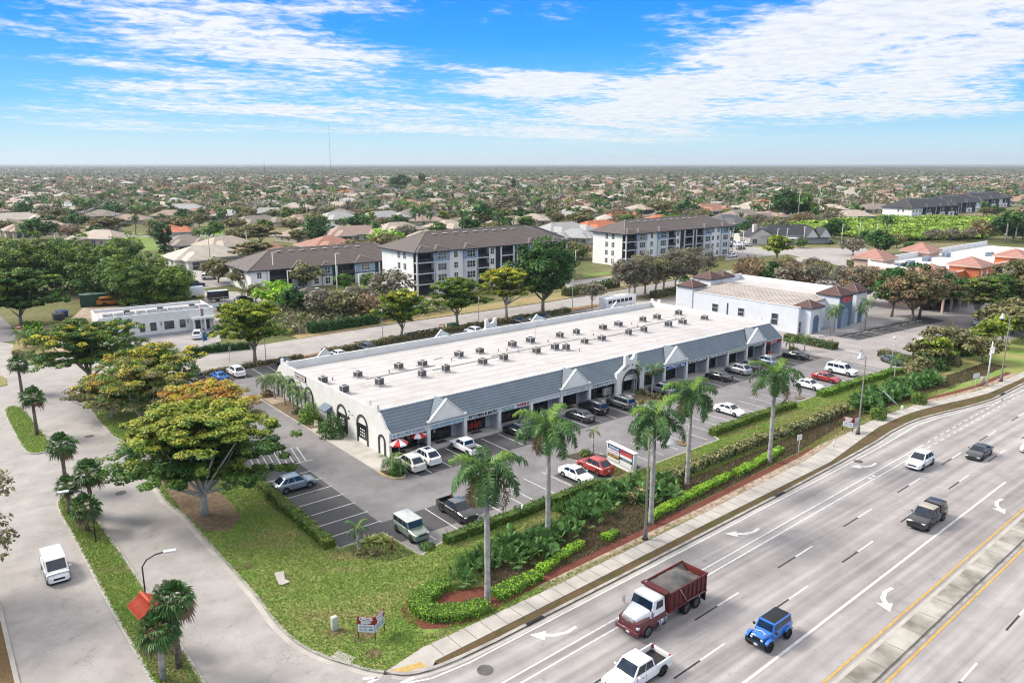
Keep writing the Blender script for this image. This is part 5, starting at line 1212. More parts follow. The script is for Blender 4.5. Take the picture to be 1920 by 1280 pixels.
def apartment(name, label, x, y, rz, bays, D, n, sh, roof_h=4.4, endw=(3.5, 6.6), wall=None, roof=None, peaks=True, dark=False):
    t = thing(name, label, 'apartment block', (x, y, 0), rz); H = n * sh; L = sum(b[1] for b in bays); wall = wall or APW; roof = roof or SHNG
    mb = MB(); mb.box(0, L, 1.5, D, 0, H); mb.build('wall', wall, t)
    mb = MB(); mb.box(-.08, 0, 1.5, D, sh - .12, sh + .1) if n == 2 else None
    for yw in endw:
        for f in range(n): window(t, 0, yw + 2.5, f * sh + .75, 1.1, 1.6, 'x')
    xx = 0.
    for i, (k, w) in enumerate(bays):
        a, b = xx, xx + w; xc = (a + b) / 2; xx = b
        if k == 'B':                                   # projecting bay, blue top storey
            mb = MB(); mb.box(a, b, -.5, 1.52, 0, H - sh if n > 2 else sh); mb.build('bay_wall', APG if not dark else wall, t)
            mb = MB(); mb.box(a - .02, b + .02, -.54, 1.52, H - sh if n > 2 else sh, H - .02); mb.box(a - .1, b + .1, -.62, 1.5, (H - sh if n > 2 else sh) - .12, (H - sh if n > 2 else sh) + .1, 1); mb.build('bay_panel', [APB if not dark else APN, APN if n == 2 or dark else STUCT], t)
            for f in range(n): window(t, xc, -.54 if f >= n - 1 else -.5, f * sh + .65, min(w - 1.6, 2.7), 1.75, 'y', 2 if w > 4 else 1)
        elif k == 'W':                                  # plain wall with single windows
            mb = MB(); mb.box(a, b, .1, 1.52, 0, H - .02); mb.build('bay_wall', wall, t)
            q = max(1, int(w / 3.2))
            for f in range(n):
                for j in range(q): window(t, a + w * (j + .5) / q, .1, f * sh + .75, 1.15, 1.55, 'y', 1)
        elif k == 'N':
            mb = MB(); mb.box(a, b, -.2, 1.52, 0, H - .02); mb.build('dark_bay', APN, t)
        else:                                           # screened balcony: slabs, posts, dark screens
            mb = MB(); mb.box(a, b, 1.1, 1.52, 0, H - .02); mb.build('balcony_back', SCRN, t)
            for f in range(n):
                z = f * sh; mb = MB()
                if f: mb.box(a - .04, b + .04, -.45, 1.12, z - .14, z + .14, 1)
                mb.box(a + .1, b - .1, -.33, -.29, z + .14, z + 1.15, 0)
                for j in range(4): xp = a + .12 + (w - .24) * j / 3; mb.box(xp - .05, xp + .05, -.36, -.28, z + .14, z + sh - .14, 2)
                mb.build('balcony', [SCRN, APG if n > 2 else APN, SFRAME], t)
            for xp in (a, b): mb = MB(); mb.box(xp - .2, xp + .2, -.5, -.12, 0, H - .05); mb.build('balcony_post', STUCT if i % 3 else APG, t)
            mb = MB(); mb.box(a, b, -.42, 1.12, H - .3, H - .02); mb.build('balcony_head', APN if i % 2 else APG, t)
    # roof: main hip, small hips over the bays, ridge caps, ridge vents
    mb = MB(); mb.hip(0, L, .4, D, H, roof_h, over=1.0, fas=.3, mf=1); mb.build('roof', [roof, APN], t)
    if peaks:
        xx = 0.; sl = roof_h / (D / 2 + 1)
        for i, (k, w) in enumerate(bays):
            a, b = xx - .5, xx + w + .5; xx += w
            if k == 'B' or (k == 'C' and i in (0, len(bays) - 1)):
                r = (b - a) / 2; hz_ = r * sl * 1.15; yb = hz_ / sl + .2
                mb = MB(); v = [(a, -1.2, H - .02), (b, -1.2, H - .02), ((a + b) / 2, -1.2 + r * .9, H + hz_), ((a + b) / 2, yb + .3, H + hz_ + .03), (a, .4, H - .02), (b, .4, H - .02)]
                mb.add(v, [(0, 1, 2), (1, 5, 3, 2), (0, 2, 3, 4)]); mb.box(a + .05, b - .05, -1.15, .3, H - .3, H - .03, 1); mb.build('bay_roof', [roof, APN], t)
                mb = MB(); mb.tube([v[0], v[2]], .12, 4); mb.tube([v[1], v[2]], .12, 4); mb.build('ridge_cap', RIDGE, t)
    k = (D - .4) / 2 + 1.0; ym = (.4 + D) / 2; rt = H + roof_h
    mb = MB(); mb.tube([(-1, -.6, H), (-1 + k, ym, rt)], .14, 4); mb.tube([(-1, D + 1, H), (-1 + k, ym, rt)], .14, 4); mb.tube([(L + 1, -.6, H), (L + 1 - k, ym, rt)], .14, 4); mb.tube([(-1 + k, ym, rt), (L + 1 - k, ym, rt)], .14, 4); mb.build('ridge_cap', RIDGE, t)
    nv = int((L - 2 * k) / 3.6)
    for j in range(max(0, nv)): xv = k + 1 + j * 3.6; yv = ym - 1.6; zv = rt - 1.6 * roof_h / k; mb = MB(); mb.cbox((xv, yv, zv + .16), (1.4, .55, .10)); mb.build('ridge_vent', STUCT, t)
    return t


BIG = [('C', 5.5), ('B', 5), ('W', 6), ('B', 5.2), ('C', 4.6), ('W', 3), ('N', 1.8), ('C', 5), ('N', 1.8), ('C', 4.4), ('B', 4.6), ('W', 6.4), ('B', 4.5), ('C', 3)]
apartment('apartment_building', 'four-storey white and blue apartment block in the middle behind a tall dark tree', 109.0, 175.8, 0, BIG[:2] + [('W', 5), ('B', 4.6), ('C', 4.4), ('W', 2.6), ('N', 1.6), ('C', 4.8), ('N', 1.4), ('C', 4.2), ('B', 4.6), ('W', 5), ('B', 4), ('C', 2)], 18.5, 4, 2.95)
apartment('apartment_building', 'four-storey white apartment block further right, beyond the row of grey trees', 196.9, 181.2, math.radians(-.5), BIG, 16, 4, 2.85, 4.0)
apartment('apartment_building', 'long two-storey apartment building with brown-grey hip roof at the left', 76, 209.5, math.radians(-2), [('W', 5), ('C', 7), ('B', 5.5), ('W', 3.5), ('B', 3), ('N', 1.5), ('C', 6), ('B', 6.5), ('N', 1.5), ('C', 5.5), ('W', 2.5), ('B', 4.5)], 19, 2, 3.0, 4.6)
apartment('apartment_building', 'two-storey dark blue-grey apartment building nearest behind the bright green scrub', 519, 228, math.radians(-4), [('W', 12), ('C', 6), ('B', 7), ('N', 5), ('C', 6), ('B', 6), ('N', 5), ('B', 8), ('C', 6)], 20, 2, 3.4, 5.5, dark=True, roof=SHNB)
apartment('apartment_building', 'dark roofed apartment building second behind the green scrub at the right', 590, 236, math.radians(-4), [('C', 8), ('B', 8), ('N', 6), ('C', 8), ('B', 8), ('N', 6), ('W', 8), ('C', 6)], 20, 2, 3.5, 5.5, dark=True, roof=SHNB)
apartment('apartment_building', 'farthest dark roofed apartment building at the right edge beyond the scrub', 668, 246, math.radians(-2), [('C', 8), ('B', 8), ('N', 6), ('C', 8), ('B', 8), ('N', 6), ('W', 8), ('B', 8), ('C', 9)], 20, 2, 3.5, 5.5, dark=True, roof=SHNB)
x, y = g(*B3(760, 640)); t = thing('apartment_building', 'low pale annex with dark hip roof between the two four-storey blocks', 'apartment block', (178, 215, 0)); MB().box(0, 20, 0, 14, 0, 8).build('wall', APW, t); MB().hip(0, 20, 0, 14, 8, 4, over=1, mf=1).build('roof', [SHNB, APN], t)
[window(t, 3 + 4 * k, 0, 1 + 3.2 * f, 1.4, 1.5, 'y') for k in range(4) for f in range(2)]

# white office at the left
ax, ay = g(197, 638); bx, by = g(410, 618.5)
C6 = Z(140, 540, .15104)
cx_, cy_ = g(*C6(290, 380), 4.6); dx_, dy_ = g(*C6(1720, 235), 4.6); ex_, ey_ = g(*C6(130, 285), 4.6)
ang = math.atan2(dy_ - cy_, dx_ - cx_); LW = math.hypot(dx_ - cx_, dy_ - cy_); DW = abs((ex_ - cx_) * -math.sin(ang) + (ey_ - cy_) * math.cos(ang))
t = thing('office_building', 'single-storey white flat-roofed office with dark windows at the left', 'office', (cx_, cy_, 0), ang)
mb = MB(); mb.box(0, LW, 0, DW, 0, 4.0); mb.build('wall', STUC, t)
mb = MB(); mb.box(-.05, LW + .05, -.05, .25, 3.98, 4.6); mb.box(-.05, LW + .05, DW - .25, DW + .05, 3.98, 4.6); mb.box(-.05, .25, .25, DW - .25, 3.98, 4.6); mb.box(LW - .25, LW + .05, .25, DW - .25, 3.98, 4.6); mb.build('parapet', STUCT, t)
mb = MB(); mb.box(.25, LW - .25, .25, DW - .25, 4.0, 4.04); mb.build('flat_roof', ROOFW, t)
pxm = lambda px: (px - 290) / (1720 - 290) * LW * 1.0
for u, w, zb_, h in ((445, 120, .9, 1.5), (805, 50, 1.0, 1.5), (940, 62, 1.0, 1.5), (1140, 110, 1.0, 1.5), (1310, 62, 1.0, 1.5)): window(t, pxm(u - 8), 0, zb_, w / 1430 * LW, h, 'y', 1 if w > 100 else 0, SFRAME, False)
mb = MB(); mb.box(pxm(570), pxm(630), -.08, -.003, .1, 2.6); mb.build('door', SGLASS, t)
for u in (695, 1030, 1370, 1455): mb = MB(); mb.cbox((pxm(u), -.1, 2.2), (.14, .16, .8)); mb.build('wall_lamp', DTRIM, t)
mb = MB(); mb.box(pxm(1400), LW + 1.0, -1.8, -.01, 2.5, 3.0); mb.build('porch_roof', STUC, t)
for u in (1410, 1560, 1680): mb = MB(); mb.box(pxm(u), pxm(u) + .35, -1.75, -1.4, 0, 2.5); mb.build('porch_post', STUC, t)
for u in (1500, 1620): window(t, pxm(u), 0, .2, .8, 2.1, 'y', 1, SFRAME, False)
for v in (.25, .5, .78): window(t, 0, DW * v, .9, .7, 1.7, 'x', 0, SFRAME, False)
mb = MB(); mb.tube([(1.6, -.9, 0), (1.6, -.9, 3.4), (2.2, -.9, 3.4)], .05, 6); tag(mb.build('lamp_post', DTRIM, None, loc=(cx_, cy_, 0), rz=ang), 'short dark lamp post in front of the white office corner', 'lamp post')
for k in range(11): mb = MB(); w = 2.2; mb.add([(1.2 + k * 2.1, 1.4, 4.35), (1.2 + k * 2.1 + 1.9, 1.4, 4.35), (1.2 + k * 2.1 + 1.9, 3.6, 4.75), (1.2 + k * 2.1, 3.6, 4.75)], [(0, 1, 2, 3), (3, 2, 1, 0)]); mb.box(1.3 + k * 2.1, 1.38 + k * 2.1, 3.5, 3.6, 4.04, 4.72); mb.build('skylight', pm('skylight_pane', (.40, .44, .50), .35, var=.3, scale=1.2), t)
for k in range(3): mb = MB(); mb.cbox((6 + k * 6.5, 4.6, 4.55), (1.1, .8, .8)); mb.build('roof_unit', ACD, t)
struct(MB().box(0, LW, -2.2, -.02, 0, .12).build('walkway', pm('walk_blue_grey', (.24, .26, .30), .8), loc=(cx_, cy_, 0), rz=ang))

# the bank east of the plaza
BKW = pm('bank_white', (.68, .70, .73), .85, var=.04, scale=.5); BKB = pm('bank_blue', (.13, .19, .28), .8, var=.06); BRT = tilemat('brown_tile', (.10, .045, .038), (.7, .7, .7), .45); RSEAM = pm('ribbed_roof', (.50, .44, .40), .8, var=.12, scale=.3)
t = thing('bank_building', 'white stucco building with small brown hip-roofed towers and red lettering beyond the plaza', 'commercial building', (145.8, 83.2, 0))
HB = 5.6; mb = MB(); mb.box(0, 26, 1.5, 34, 0, HB); mb.build('wall', BKW, t)
mb = MB(); mb.box(-.1, 26.1, 1.5, 1.8, HB, HB + .12); mb.box(-.1, .2, 1.8, 34, HB - .02, HB + .1); mb.box(25.5, 26.1, 1.8, 34, HB, HB + 1.2); mb.box(0, 26, 33.6, 34, HB, HB + 1.4); mb.build('parapet', BKW, t)
mb = MB(); mb.box(.2, 25.5, 1.8, 33.6, HB, HB + .05); 
mb.build('flat_roof', ROOFW, t)
mb = MB(); mb.add([(.2, 1.9, HB + .08), (13, 1.9, HB + .9), (13, 30, HB + .9), (.2, 30, HB + .08), (13, 1.9, HB + .06), (13, 30, HB + .06)], [(0, 1, 2, 3), (1, 4, 5, 2), (0, 4, 1), (3, 2, 5)])
for k in range(40): y = 2 + k * .7; mb.add([(.2, y, HB + .10), (13, y, HB + .92), (13, y + .07, HB + .92), (.2, y + .07, HB + .10), (.2, y, HB + .14), (13, y, HB + .96), (13, y + .07, HB + .96), (.2, y + .07, HB + .14)], [(4, 5, 6, 7), (0, 1, 5, 4), (3, 7, 6, 2)])
mb.build('ribbed_roof', RSEAM, t)
def tower(x0, x1, y0, y1, h, rh, m=BKW, archf=None, side=True):
    mb = MB(); mb.box(x0, x1, y0, y1, 0, h); tw_ = mb.build('tower', m, t); mb = MB(); mb.hip(x0, x1, y0, y1, h, rh * .85, over=.4, mf=1); mb.build('tower_roof', [BRT, DTRIM], tw_)
    k = (min(x1 - x0, y1 - y0) + 1.1) / 2; mb = MB(); [mb.tube([(a + sx * .15, b_ + sy * .15, h), (a + sx * k, b_ + sy * k, h + rh * .85)], .08, 4) for a, b_, sx, sy in ((x0 - .55, y0 - .55, 1, 1), (x1 + .55, y0 - .55, -1, 1), (x0 - .55, y1 + .55, 1, -1))]; mb.build('ridge_cap', RIDGE, tw_)
    if archf:
        w, top = archf; xc = (x0 + x1) / 2; pts = [(xc - w, .05), (xc - w, top - w)] + [(xc - w * math.cos(PI * j / 10), top - w + w * math.sin(PI * j / 10)) for j in range(11)] + [(xc + w, top - w), (xc + w, .05)]
        mb = MB(); mb.extr([(p[0] * 1., p[1]) for p in pts], 1, y0 - .04, y0 - .003); mb.build('arch_recess', BKB if m is BKW else pm('bank_arch', (.30, .38, .50), .8), tw_)
    return tw_
tower(1.2, 5.6, -.6, 3.2, 5.7, 1.5, archf=(1.1, 4.0)); tb = tower(11.0, 16.6, -1.4, 3.6, 7.3, 2.0, BKB, (1.4, 4.4)); tower(19.5, 24.2, -.8, 3.2, 7.2, 1.9, archf=(1.1, 4.6))
mb = MB(); mb.box(10.97, 11.0, -1.38, 3.6, 0, 7.25); mb.build('tower_side', BKW, tb)
tower(-.2, 4.6, 29, 33.4, 6.6, 1.6); tower(8, 13, 30, 35, 7.6, 2.0); tower(14.5, 18.5, 31, 35, 7.4, 1.6)
REDL = pm('red_letters', (.70, .06, .03), .5, emit=(.7, .06, .03, .15)); text('SUPTON', .8, REDL, t, (13.9, -1.46, 6.35), w=3.6, bold=.02); mb = MB(); mb.box(12.4, 15.4, -1.46, -1.42, 5.72, 5.80); mb.build('lettering_line', REDL, t)
for yy in (7.0, 15.5, 22.5, 30.0): window(t, 0, yy, 1.8 if yy > 8 else 1.2, 1.5, 1.7 if yy > 8 else 2.4, 'x', 0)
window(t, 7.5, 1.5, .2, 1.6, 2.3, 'y', 1, BKW); window(t, .75, 1.5, .2, .7, 2.3, 'y', 0); window(t, 18.2, 1.5, .3, 1.4, 2.4, 'y', 1)
mb = MB(); mb.box(-.12, -.02, 19.0, 19.25, 1.2, 4.2); mb.build('downpipe', DTRIM, t)
struct(MB().prism([(146, 80.0), (172, 77.6), (186, 76.8), (186, 79.0), (172, 82), (146, 83.4)], 0, .14).build('walkway', M_WALK))
for k in range(10): 
    if k != 5: tag(MB().cbox((0, 0, .1), (1.7, .2, .18)).build('wheel_stop', M_CONC, None, loc=(152.4 + k * 3.0, 77.2 - k * .26 - .5, .012), rz=-.09), 'white concrete wheel stop at the head of a parking bay by the white building', 'wheel stop', 'wheel stops along the walk of the white building')

# terracotta plaza far right
OR_ = pm('terracotta_stucco', (.56, .17, .07), .8, var=.08, scale=.5); PK = pm('pink_stucco', (.62, .44, .36), .85, var=.05); PT = tilemat('pink_tile', (.40, .20, .16), (.75, .75, .75), .5); PT2 = tilemat('canopy_tile', (.27, .12, .095), (.75, .75, .75), .5)
t = thing('shopping_plaza', 'terracotta and cream shopping centre with pink tiled turrets and a white roof at the right', 'shopping centre', (194, 76.5, 0), 0)
LT, DT, HT = 110, 30, 6.6
FP = [(0, 4), (LT, 4), (LT, DT), (24, DT), (15, 12), (0, 12)]
mb = MB(); mb.prism(FP, 0, HT); mb.build('wall', PK, t); mb = MB(); mb.prism([(.4, 4.5), (LT - .4, 4.5), (LT - .4, DT - .5), (24.3, DT - .5), (15.4, 11.6), (.4, 11.6)], HT + .003, HT + .05); mb.build('flat_roof', pm('bright_roof', (.72, .71, .69), .8, var=.05, scale=.05), t)
mb = MB(); mb.box(0, LT, 4, 4.4, HT - .02, HT + 1.2); mb.box(24, LT, DT - .4, DT, HT, HT + 1.6); mb.box(0, .4, 4.4, 12, HT, HT + .9); mb.build('parapet', STUCT, t); mb = MB(); mb.add([(15, 12, HT), (24, DT, HT), (24, DT, HT + 1.2), (15, 12, HT + 1.2), (15.4, 11.8, HT), (24.4, DT - .2, HT), (24.4, DT - .2, HT + 1.2), (15.4, 11.8, HT + 1.2)], [(3, 2, 1, 0), (4, 5, 6, 7), (2, 3, 7, 6)]); mb.build('parapet', STUCT, t)
mb = MB(); mb.box(2, LT, 3.9, 3.99, 4.6, HT + 1.1); mb.build('terracotta_band', OR_, t)
mb = MB(); mb.add([(-1, -1.5, 4.0), (LT, -1.5, 4.0), (LT, 3.9, 5.6), (-1, 3.9, 5.6)], [(0, 1, 2, 3)]); mb.build('tile_canopy', PT2, t); mb = MB(); mb.box(-1, LT, -1.5, -1.2, 3.5, 4.0); mb.build('canopy_beam', PK, t)
mb = MB(); mb.box(0, LT, 3.5, 3.9, 0, 4.4); mb.build('shopfront', SGLASS, t)
for k in range(22): mb = MB(); mb.box(-.8 + k * 4.9, -.3 + k * 4.9, -1.45, -1.0, 0, 3.6); mb.build('column', PK, t)
for xt in (0, 24, 55, 80):
    mb = MB(); mb.box(xt, xt + 7.5, 0.6, 8, 4.4, HT + 2.4); tw_ = mb.build('turret', OR_, t); mb = MB(); mb.hip(xt, xt + 7.5, .6, 8, HT + 2.6, 2.0, over=.7, mf=1, fas=.5); mb.build('turret_roof', [PT, PK], tw_)
    for dx in (1.6, 5.2): mb = MB(); mb.extr([(xt + dx - .5, HT - .1), (xt + dx + .5, HT - .1), (xt + dx + .5, HT + 1), (xt + dx, HT + 1.5), (xt + dx - .5, HT + 1)], 1, .52, .59); mb.build('window', STUCT, tw_)
for xt, yt in ((26, DT - 3), (56, DT - 3)): mb = MB(); mb.box(xt, xt + 8, yt, yt + 8, 0, HT + 1.6); tw_ = mb.build('turret', PK, t); mb = MB(); mb.hip(xt, xt + 8, yt, yt + 8, HT + 1.8, 2.4, over=.8, mf=1, fas=.5); mb.build('turret_roof', [PT, PK], tw_)
for k, (u, v) in enumerate(((28, 18), (24, 21), (33, 22), (46, 23), (62, 24), (26, 11), (14, 10), (38, 12), (54, 14), (74, 16))): mb = MB(); mb.cbox((u, v, HT + .7), (2.6, 1.6, 1.2)); mb.build('roof_unit', pm('unit_blue', (.22, .28, .38), .5, var=.3, scale=1.5), t)
# clubhouse
ox, oy = g(*B4(150, 580)); px_, py_ = g(*B4(500, 592))
t = thing('clubhouse', 'cream clubhouse with black shingle roof and white gables beyond the car park', 'clubhouse', (ox, oy, 0), math.atan2(py_ - oy, px_ - ox) * .45)
CRM = pm('cream_wall', (.60, .57, .52), .85, var=.05)
mb = MB(); mb.box(0, 40, 0, 16, 0, 3.6); mb.build('wall', CRM, t); mb = MB(); mb.hip(6, 40, 0, 16, 3.6, 4.4, over=1, mf=1); mb.build('roof', [SHNB, STUCT], t)
mb = MB(); mb.extr([(0, 0), (0, 3.8), (6, 6.8), (12, 3.8), (12, 0)], 1, -.6, 8); mb.build('gable_wing', CRM, t); mb = MB(); mb.add([(-.6, -1, 3.7), (6, -1, 7.1), (6, 9, 7.1), (-.6, 9, 3.7), (12.6, -1, 3.7), (12.6, 9, 3.7)], [(0, 1, 2, 3), (1, 4, 5, 2)]); mb.build('gable_roof', SHNB, t)
mb = MB(); mb.cbox((3.5, 2, 4.5), (1.6, 1.6, 8.6)); mb.build('chimney', CRM, t)
for xg in (30, 36.5):
    mb = MB(); mb.extr([(xg - 3.2, 2.8), (xg, 6.6), (xg + 3.2, 2.8)], 1, -2.0, 4); mb.build('gable', STUCT, t); mb = MB(); mb.add([(xg - 3.8, -2.4, 2.6), (xg, -2.4, 7.0), (xg, 5, 7.0), (xg - 3.8, 5, 2.6), (xg + 3.8, -2.4, 2.6), (xg + 3.8, 5, 2.6)], [(0, 1, 2, 3), (1, 4, 5, 2)]); mb.build('gable_roof', SHNB, t)
for xw in (2.5, 9.5, 17, 21, 26): window(t, xw, -.6 if xw < 12 else 0, .6, 2.2, 2.0, 'y', 1)
mb = MB(); mb.box(13, 22, -4, 0, 2.6, 2.9); mb.build('porch_roof', STUCT, t)

# small shed behind the hedge, containers, trailers
x, y = g(*B2(570, 1170)); t = thing('shed', 'small white outbuilding with brown hip roof among the bushes behind the frontage road', 'outbuilding', (x, y, 0), 0); MB().box(0, 9, 0, 8, 0, 2.8).build('wall', STUC, t); MB().hip(0, 9, 0, 8, 2.8, 2.2, over=.8, mf=1).build('roof', [tilemat('shed_shingle', (.10, .07, .065), (.7, .7, .7), .4), DTRIM], t)
GCON = pm('container_green', (.02, .085, .05), .6, var=.2)
for lab, p, rz, d in (('dark green shipping container nearest behind the white office, orange lift beside it', B1(605, 1145), -.15, (12.5, 3, 3)), ('green shipping container with pale roof behind the first one', B1(740, 1085), -.2, (9, 4, 3))):
    x, y = g(*p); t = thing('shipping_container', lab, 'container', (x, y, 0), rz); mb = MB(); mb.box(0, d[0], 0, d[1], .1, d[2] - .1)
    for k in range(int(d[0] / .5)): mb.box(.2 + k * .5, .42 + k * .5, -.05, -.001, .3, d[2] - .3)
    mb.build('body', GCON, t); MB().box(-.05, d[0] + .05, -.05, d[1] + .05, d[2] - .1, d[2]).build('roof', pm('container_roof', (.10, .22, .16), .7, var=.3, scale=.5), t)
x, y = g(*B1(600, 1060)); t = thing('shed', 'brown block storage shed left of the green containers', 'outbuilding', (x, y, 0), -.15); MB().box(0, 5, 0, 4, 0, 4).build('wall', pm('brown_block', (.16, .12, .10), .9), t); MB().box(-.1, 5.1, -.1, 4.1, 4, 4.2).build('roof', M_CONC, t)
x, y = g(*B1(690, 1060)); t = thing('water_tank', 'white banded drum tank beside the green containers', 'tank', (x, y, 0)); mb = MB(); mb.cyl((0, 0), 1.3, 0, 3.4, 16); mb.build('tank', STUCT, t); mb = MB(); [mb.cyl((0, 0), 1.34, .7 + k, .85 + k, 16) for k in range(3)]; mb.build('band', ACD, t)
ORM = pm('lift_orange', (.60, .22, .03), .5, var=.15)
x, y = g(*B1(740, 1140)); t = thing('boom_lift', 'orange boom lift parked by the green container', 'boom lift', (x, y, 0), -.1); MB().cbox((3.2, 1, .8), (5.0, 1.8, .9)).build('chassis', ORM, t, bevel=.08); MB().tube([(.2, 1, 1.9), (8.4, 1, 2.3)], .42, 6).build('boom', ORM, t); MB().cbox((.2, 1, 1.0), (1.1, 1.8, 1.0)).build('basket', ORM, t)
for xw in (1.4, 5.2):
    for s in (-.1, 2.1): mb = MB(); mb.cyl((0, 0), .5, -.2, .2, 14); o = mb.build('wheel', TYRE, t); o.location = (xw, s, .5); o.rotation_euler = (PI / 2, 0, 0)
x, y = g(*B1(985, 1125)); t = thing('excavator', 'green folded digger arm showing over the white office roof', 'excavator', (x, y, 0)); MB().cbox((2.5, 0, 1.2), (2.4, 2, 1.6)).build('cab', STUCT, t, bevel=.1); mb = MB(); mb.tube([(1.6, 0, 1.2), (.4, 0, 4.4), (-1.9, 0, .8)], .3, 6); mb.build('arm', pm('digger_green', (.12, .45, .22), .5), t); MB().cbox((2.5, 0, .3), (3, 2.2, .6)).build('track', TYRE, t)
for lab, p, m_ in (('white box trailer behind the white office roof', B1(1390, 1080), WHITE), ('black box trailer with pale top right of the white office', B1(1570, 1110), BLACKP)):
    x, y = g(*p); t = thing('box_trailer', lab, 'trailer', (x, y, 0), -.1); mb = MB(); mb.box(0, 5, 0, 2.2, .6, 2.8); mb.build('body', m_, t, bevel=.05); MB().box(.05, 4.95, .05, 2.15, 2.8, 2.86).build('roof', WHITE, t)
    for s in (0, 2.2): mb = MB(); mb.cyl((0, 0), .36, -.12, .12, 14); o = mb.build('wheel', TYRE, t); o.location = (2.3, s, .36); o.rotation_euler = (PI / 2, 0, 0)
# ---------------------------------------------------------------- houses
HROOF = {'terracotta': (.34, .16, .11), 'pink-brown': (.34, .235, .19), 'beige': (.42, .345, .28), 'grey-brown': (.24, .195, .17), 'pale grey': (.36, .355, .35), 'orange-red': (.46, .14, .06), 'dark grey': (.10, .10, .115), 'cream': (.48, .42, .355)}
RM = {k: tilemat('roof_' + k.replace('-', '_').replace(' ', '_'), v, (.78, .78, .78), .5) for k, v in HROOF.items()}
HWALL = [pm('house_wall_white', (.62, .60, .56), .85), pm('house_wall_cream', (.55, .47, .38), .85), pm('house_wall_grey', (.42, .41, .39), .85)]


def house(kind, shape, label, x, y, rz, s=1., group='houses of the suburb', scale_h=1.):
    key = ('H', kind, shape)
    wall = HWALL[{'terracotta': 0, 'beige': 1, 'cream': 0, 'pink-brown': 1, 'grey-brown': 1, 'pale grey': 0, 'orange-red': 0, 'dark grey': 2}[kind]]
    t = thing('house', label, 'house', (x, y, 0), rz, group); t.scale = (s, s, s * scale_h)
    if key not in HL:
        W, D = ((22, 14), (19, 16), (26, 13))[shape]
        mb = MB(); mb.box(-W / 2, W / 2, -D / 2, D / 2, 0, 2.9); mb.box(-W / 2 + 2, -W / 2 + 9, -D / 2 - 5, -D / 2 + .1, 0, 2.9)
        if shape == 2: mb.box(W / 2 - 8, W / 2 - 1, -D / 2 - 4, -D / 2 + .1, 0, 2.9)
        a = mb.build('wall', wall); mb = MB(); mb.hip(-W / 2, W / 2, -D / 2, D / 2, 2.92, 3.3, over=.8, mf=1); mb.hip(-W / 2 + 2, -W / 2 + 9, -D / 2 - 5, -D / 2 + 6, 2.95, 2.0, over=.8, mf=1)
        if shape == 2: mb.hip(W / 2 - 8, W / 2 - 1, -D / 2 - 4, -D / 2 + 6, 2.97, 2.1, over=.8, mf=1)
        if shape == 1: mb.hip(2, 8, -D / 2 - 2, -D / 2 + 5, 2.96, 2.2, over=.8, mf=1)
        b_ = mb.build('roof', [RM[kind], STUCT])
        ws = []
        for xw, yw, w, h in ((-W / 2 + 12, -D / 2, 2.0, 1.5), (-W / 2 + 16, -D / 2, 1.4, 1.5), (-W / 2 + 5.5, -D / 2 - 5, 4.6, 2.2)): o = window(None, xw, yw, .5 if h < 2 else .1, w, h, 'y', 1); ws.append(o)
        for yw in (-2, 3): ws.append(window(None, -W / 2, yw, .9, 1.4, 1.3, 'x', 0))
        HL[key] = [('wall', a.data), ('roof', b_.data)] + [('window', o.data) for o in ws]
        for o in [a, b_] + ws: bpy.data.objects.remove(o)
    for n_, me in HL[key]: o = bpy.data.objects.new(n_, me); COL.objects.link(o); o.parent = t
    return t


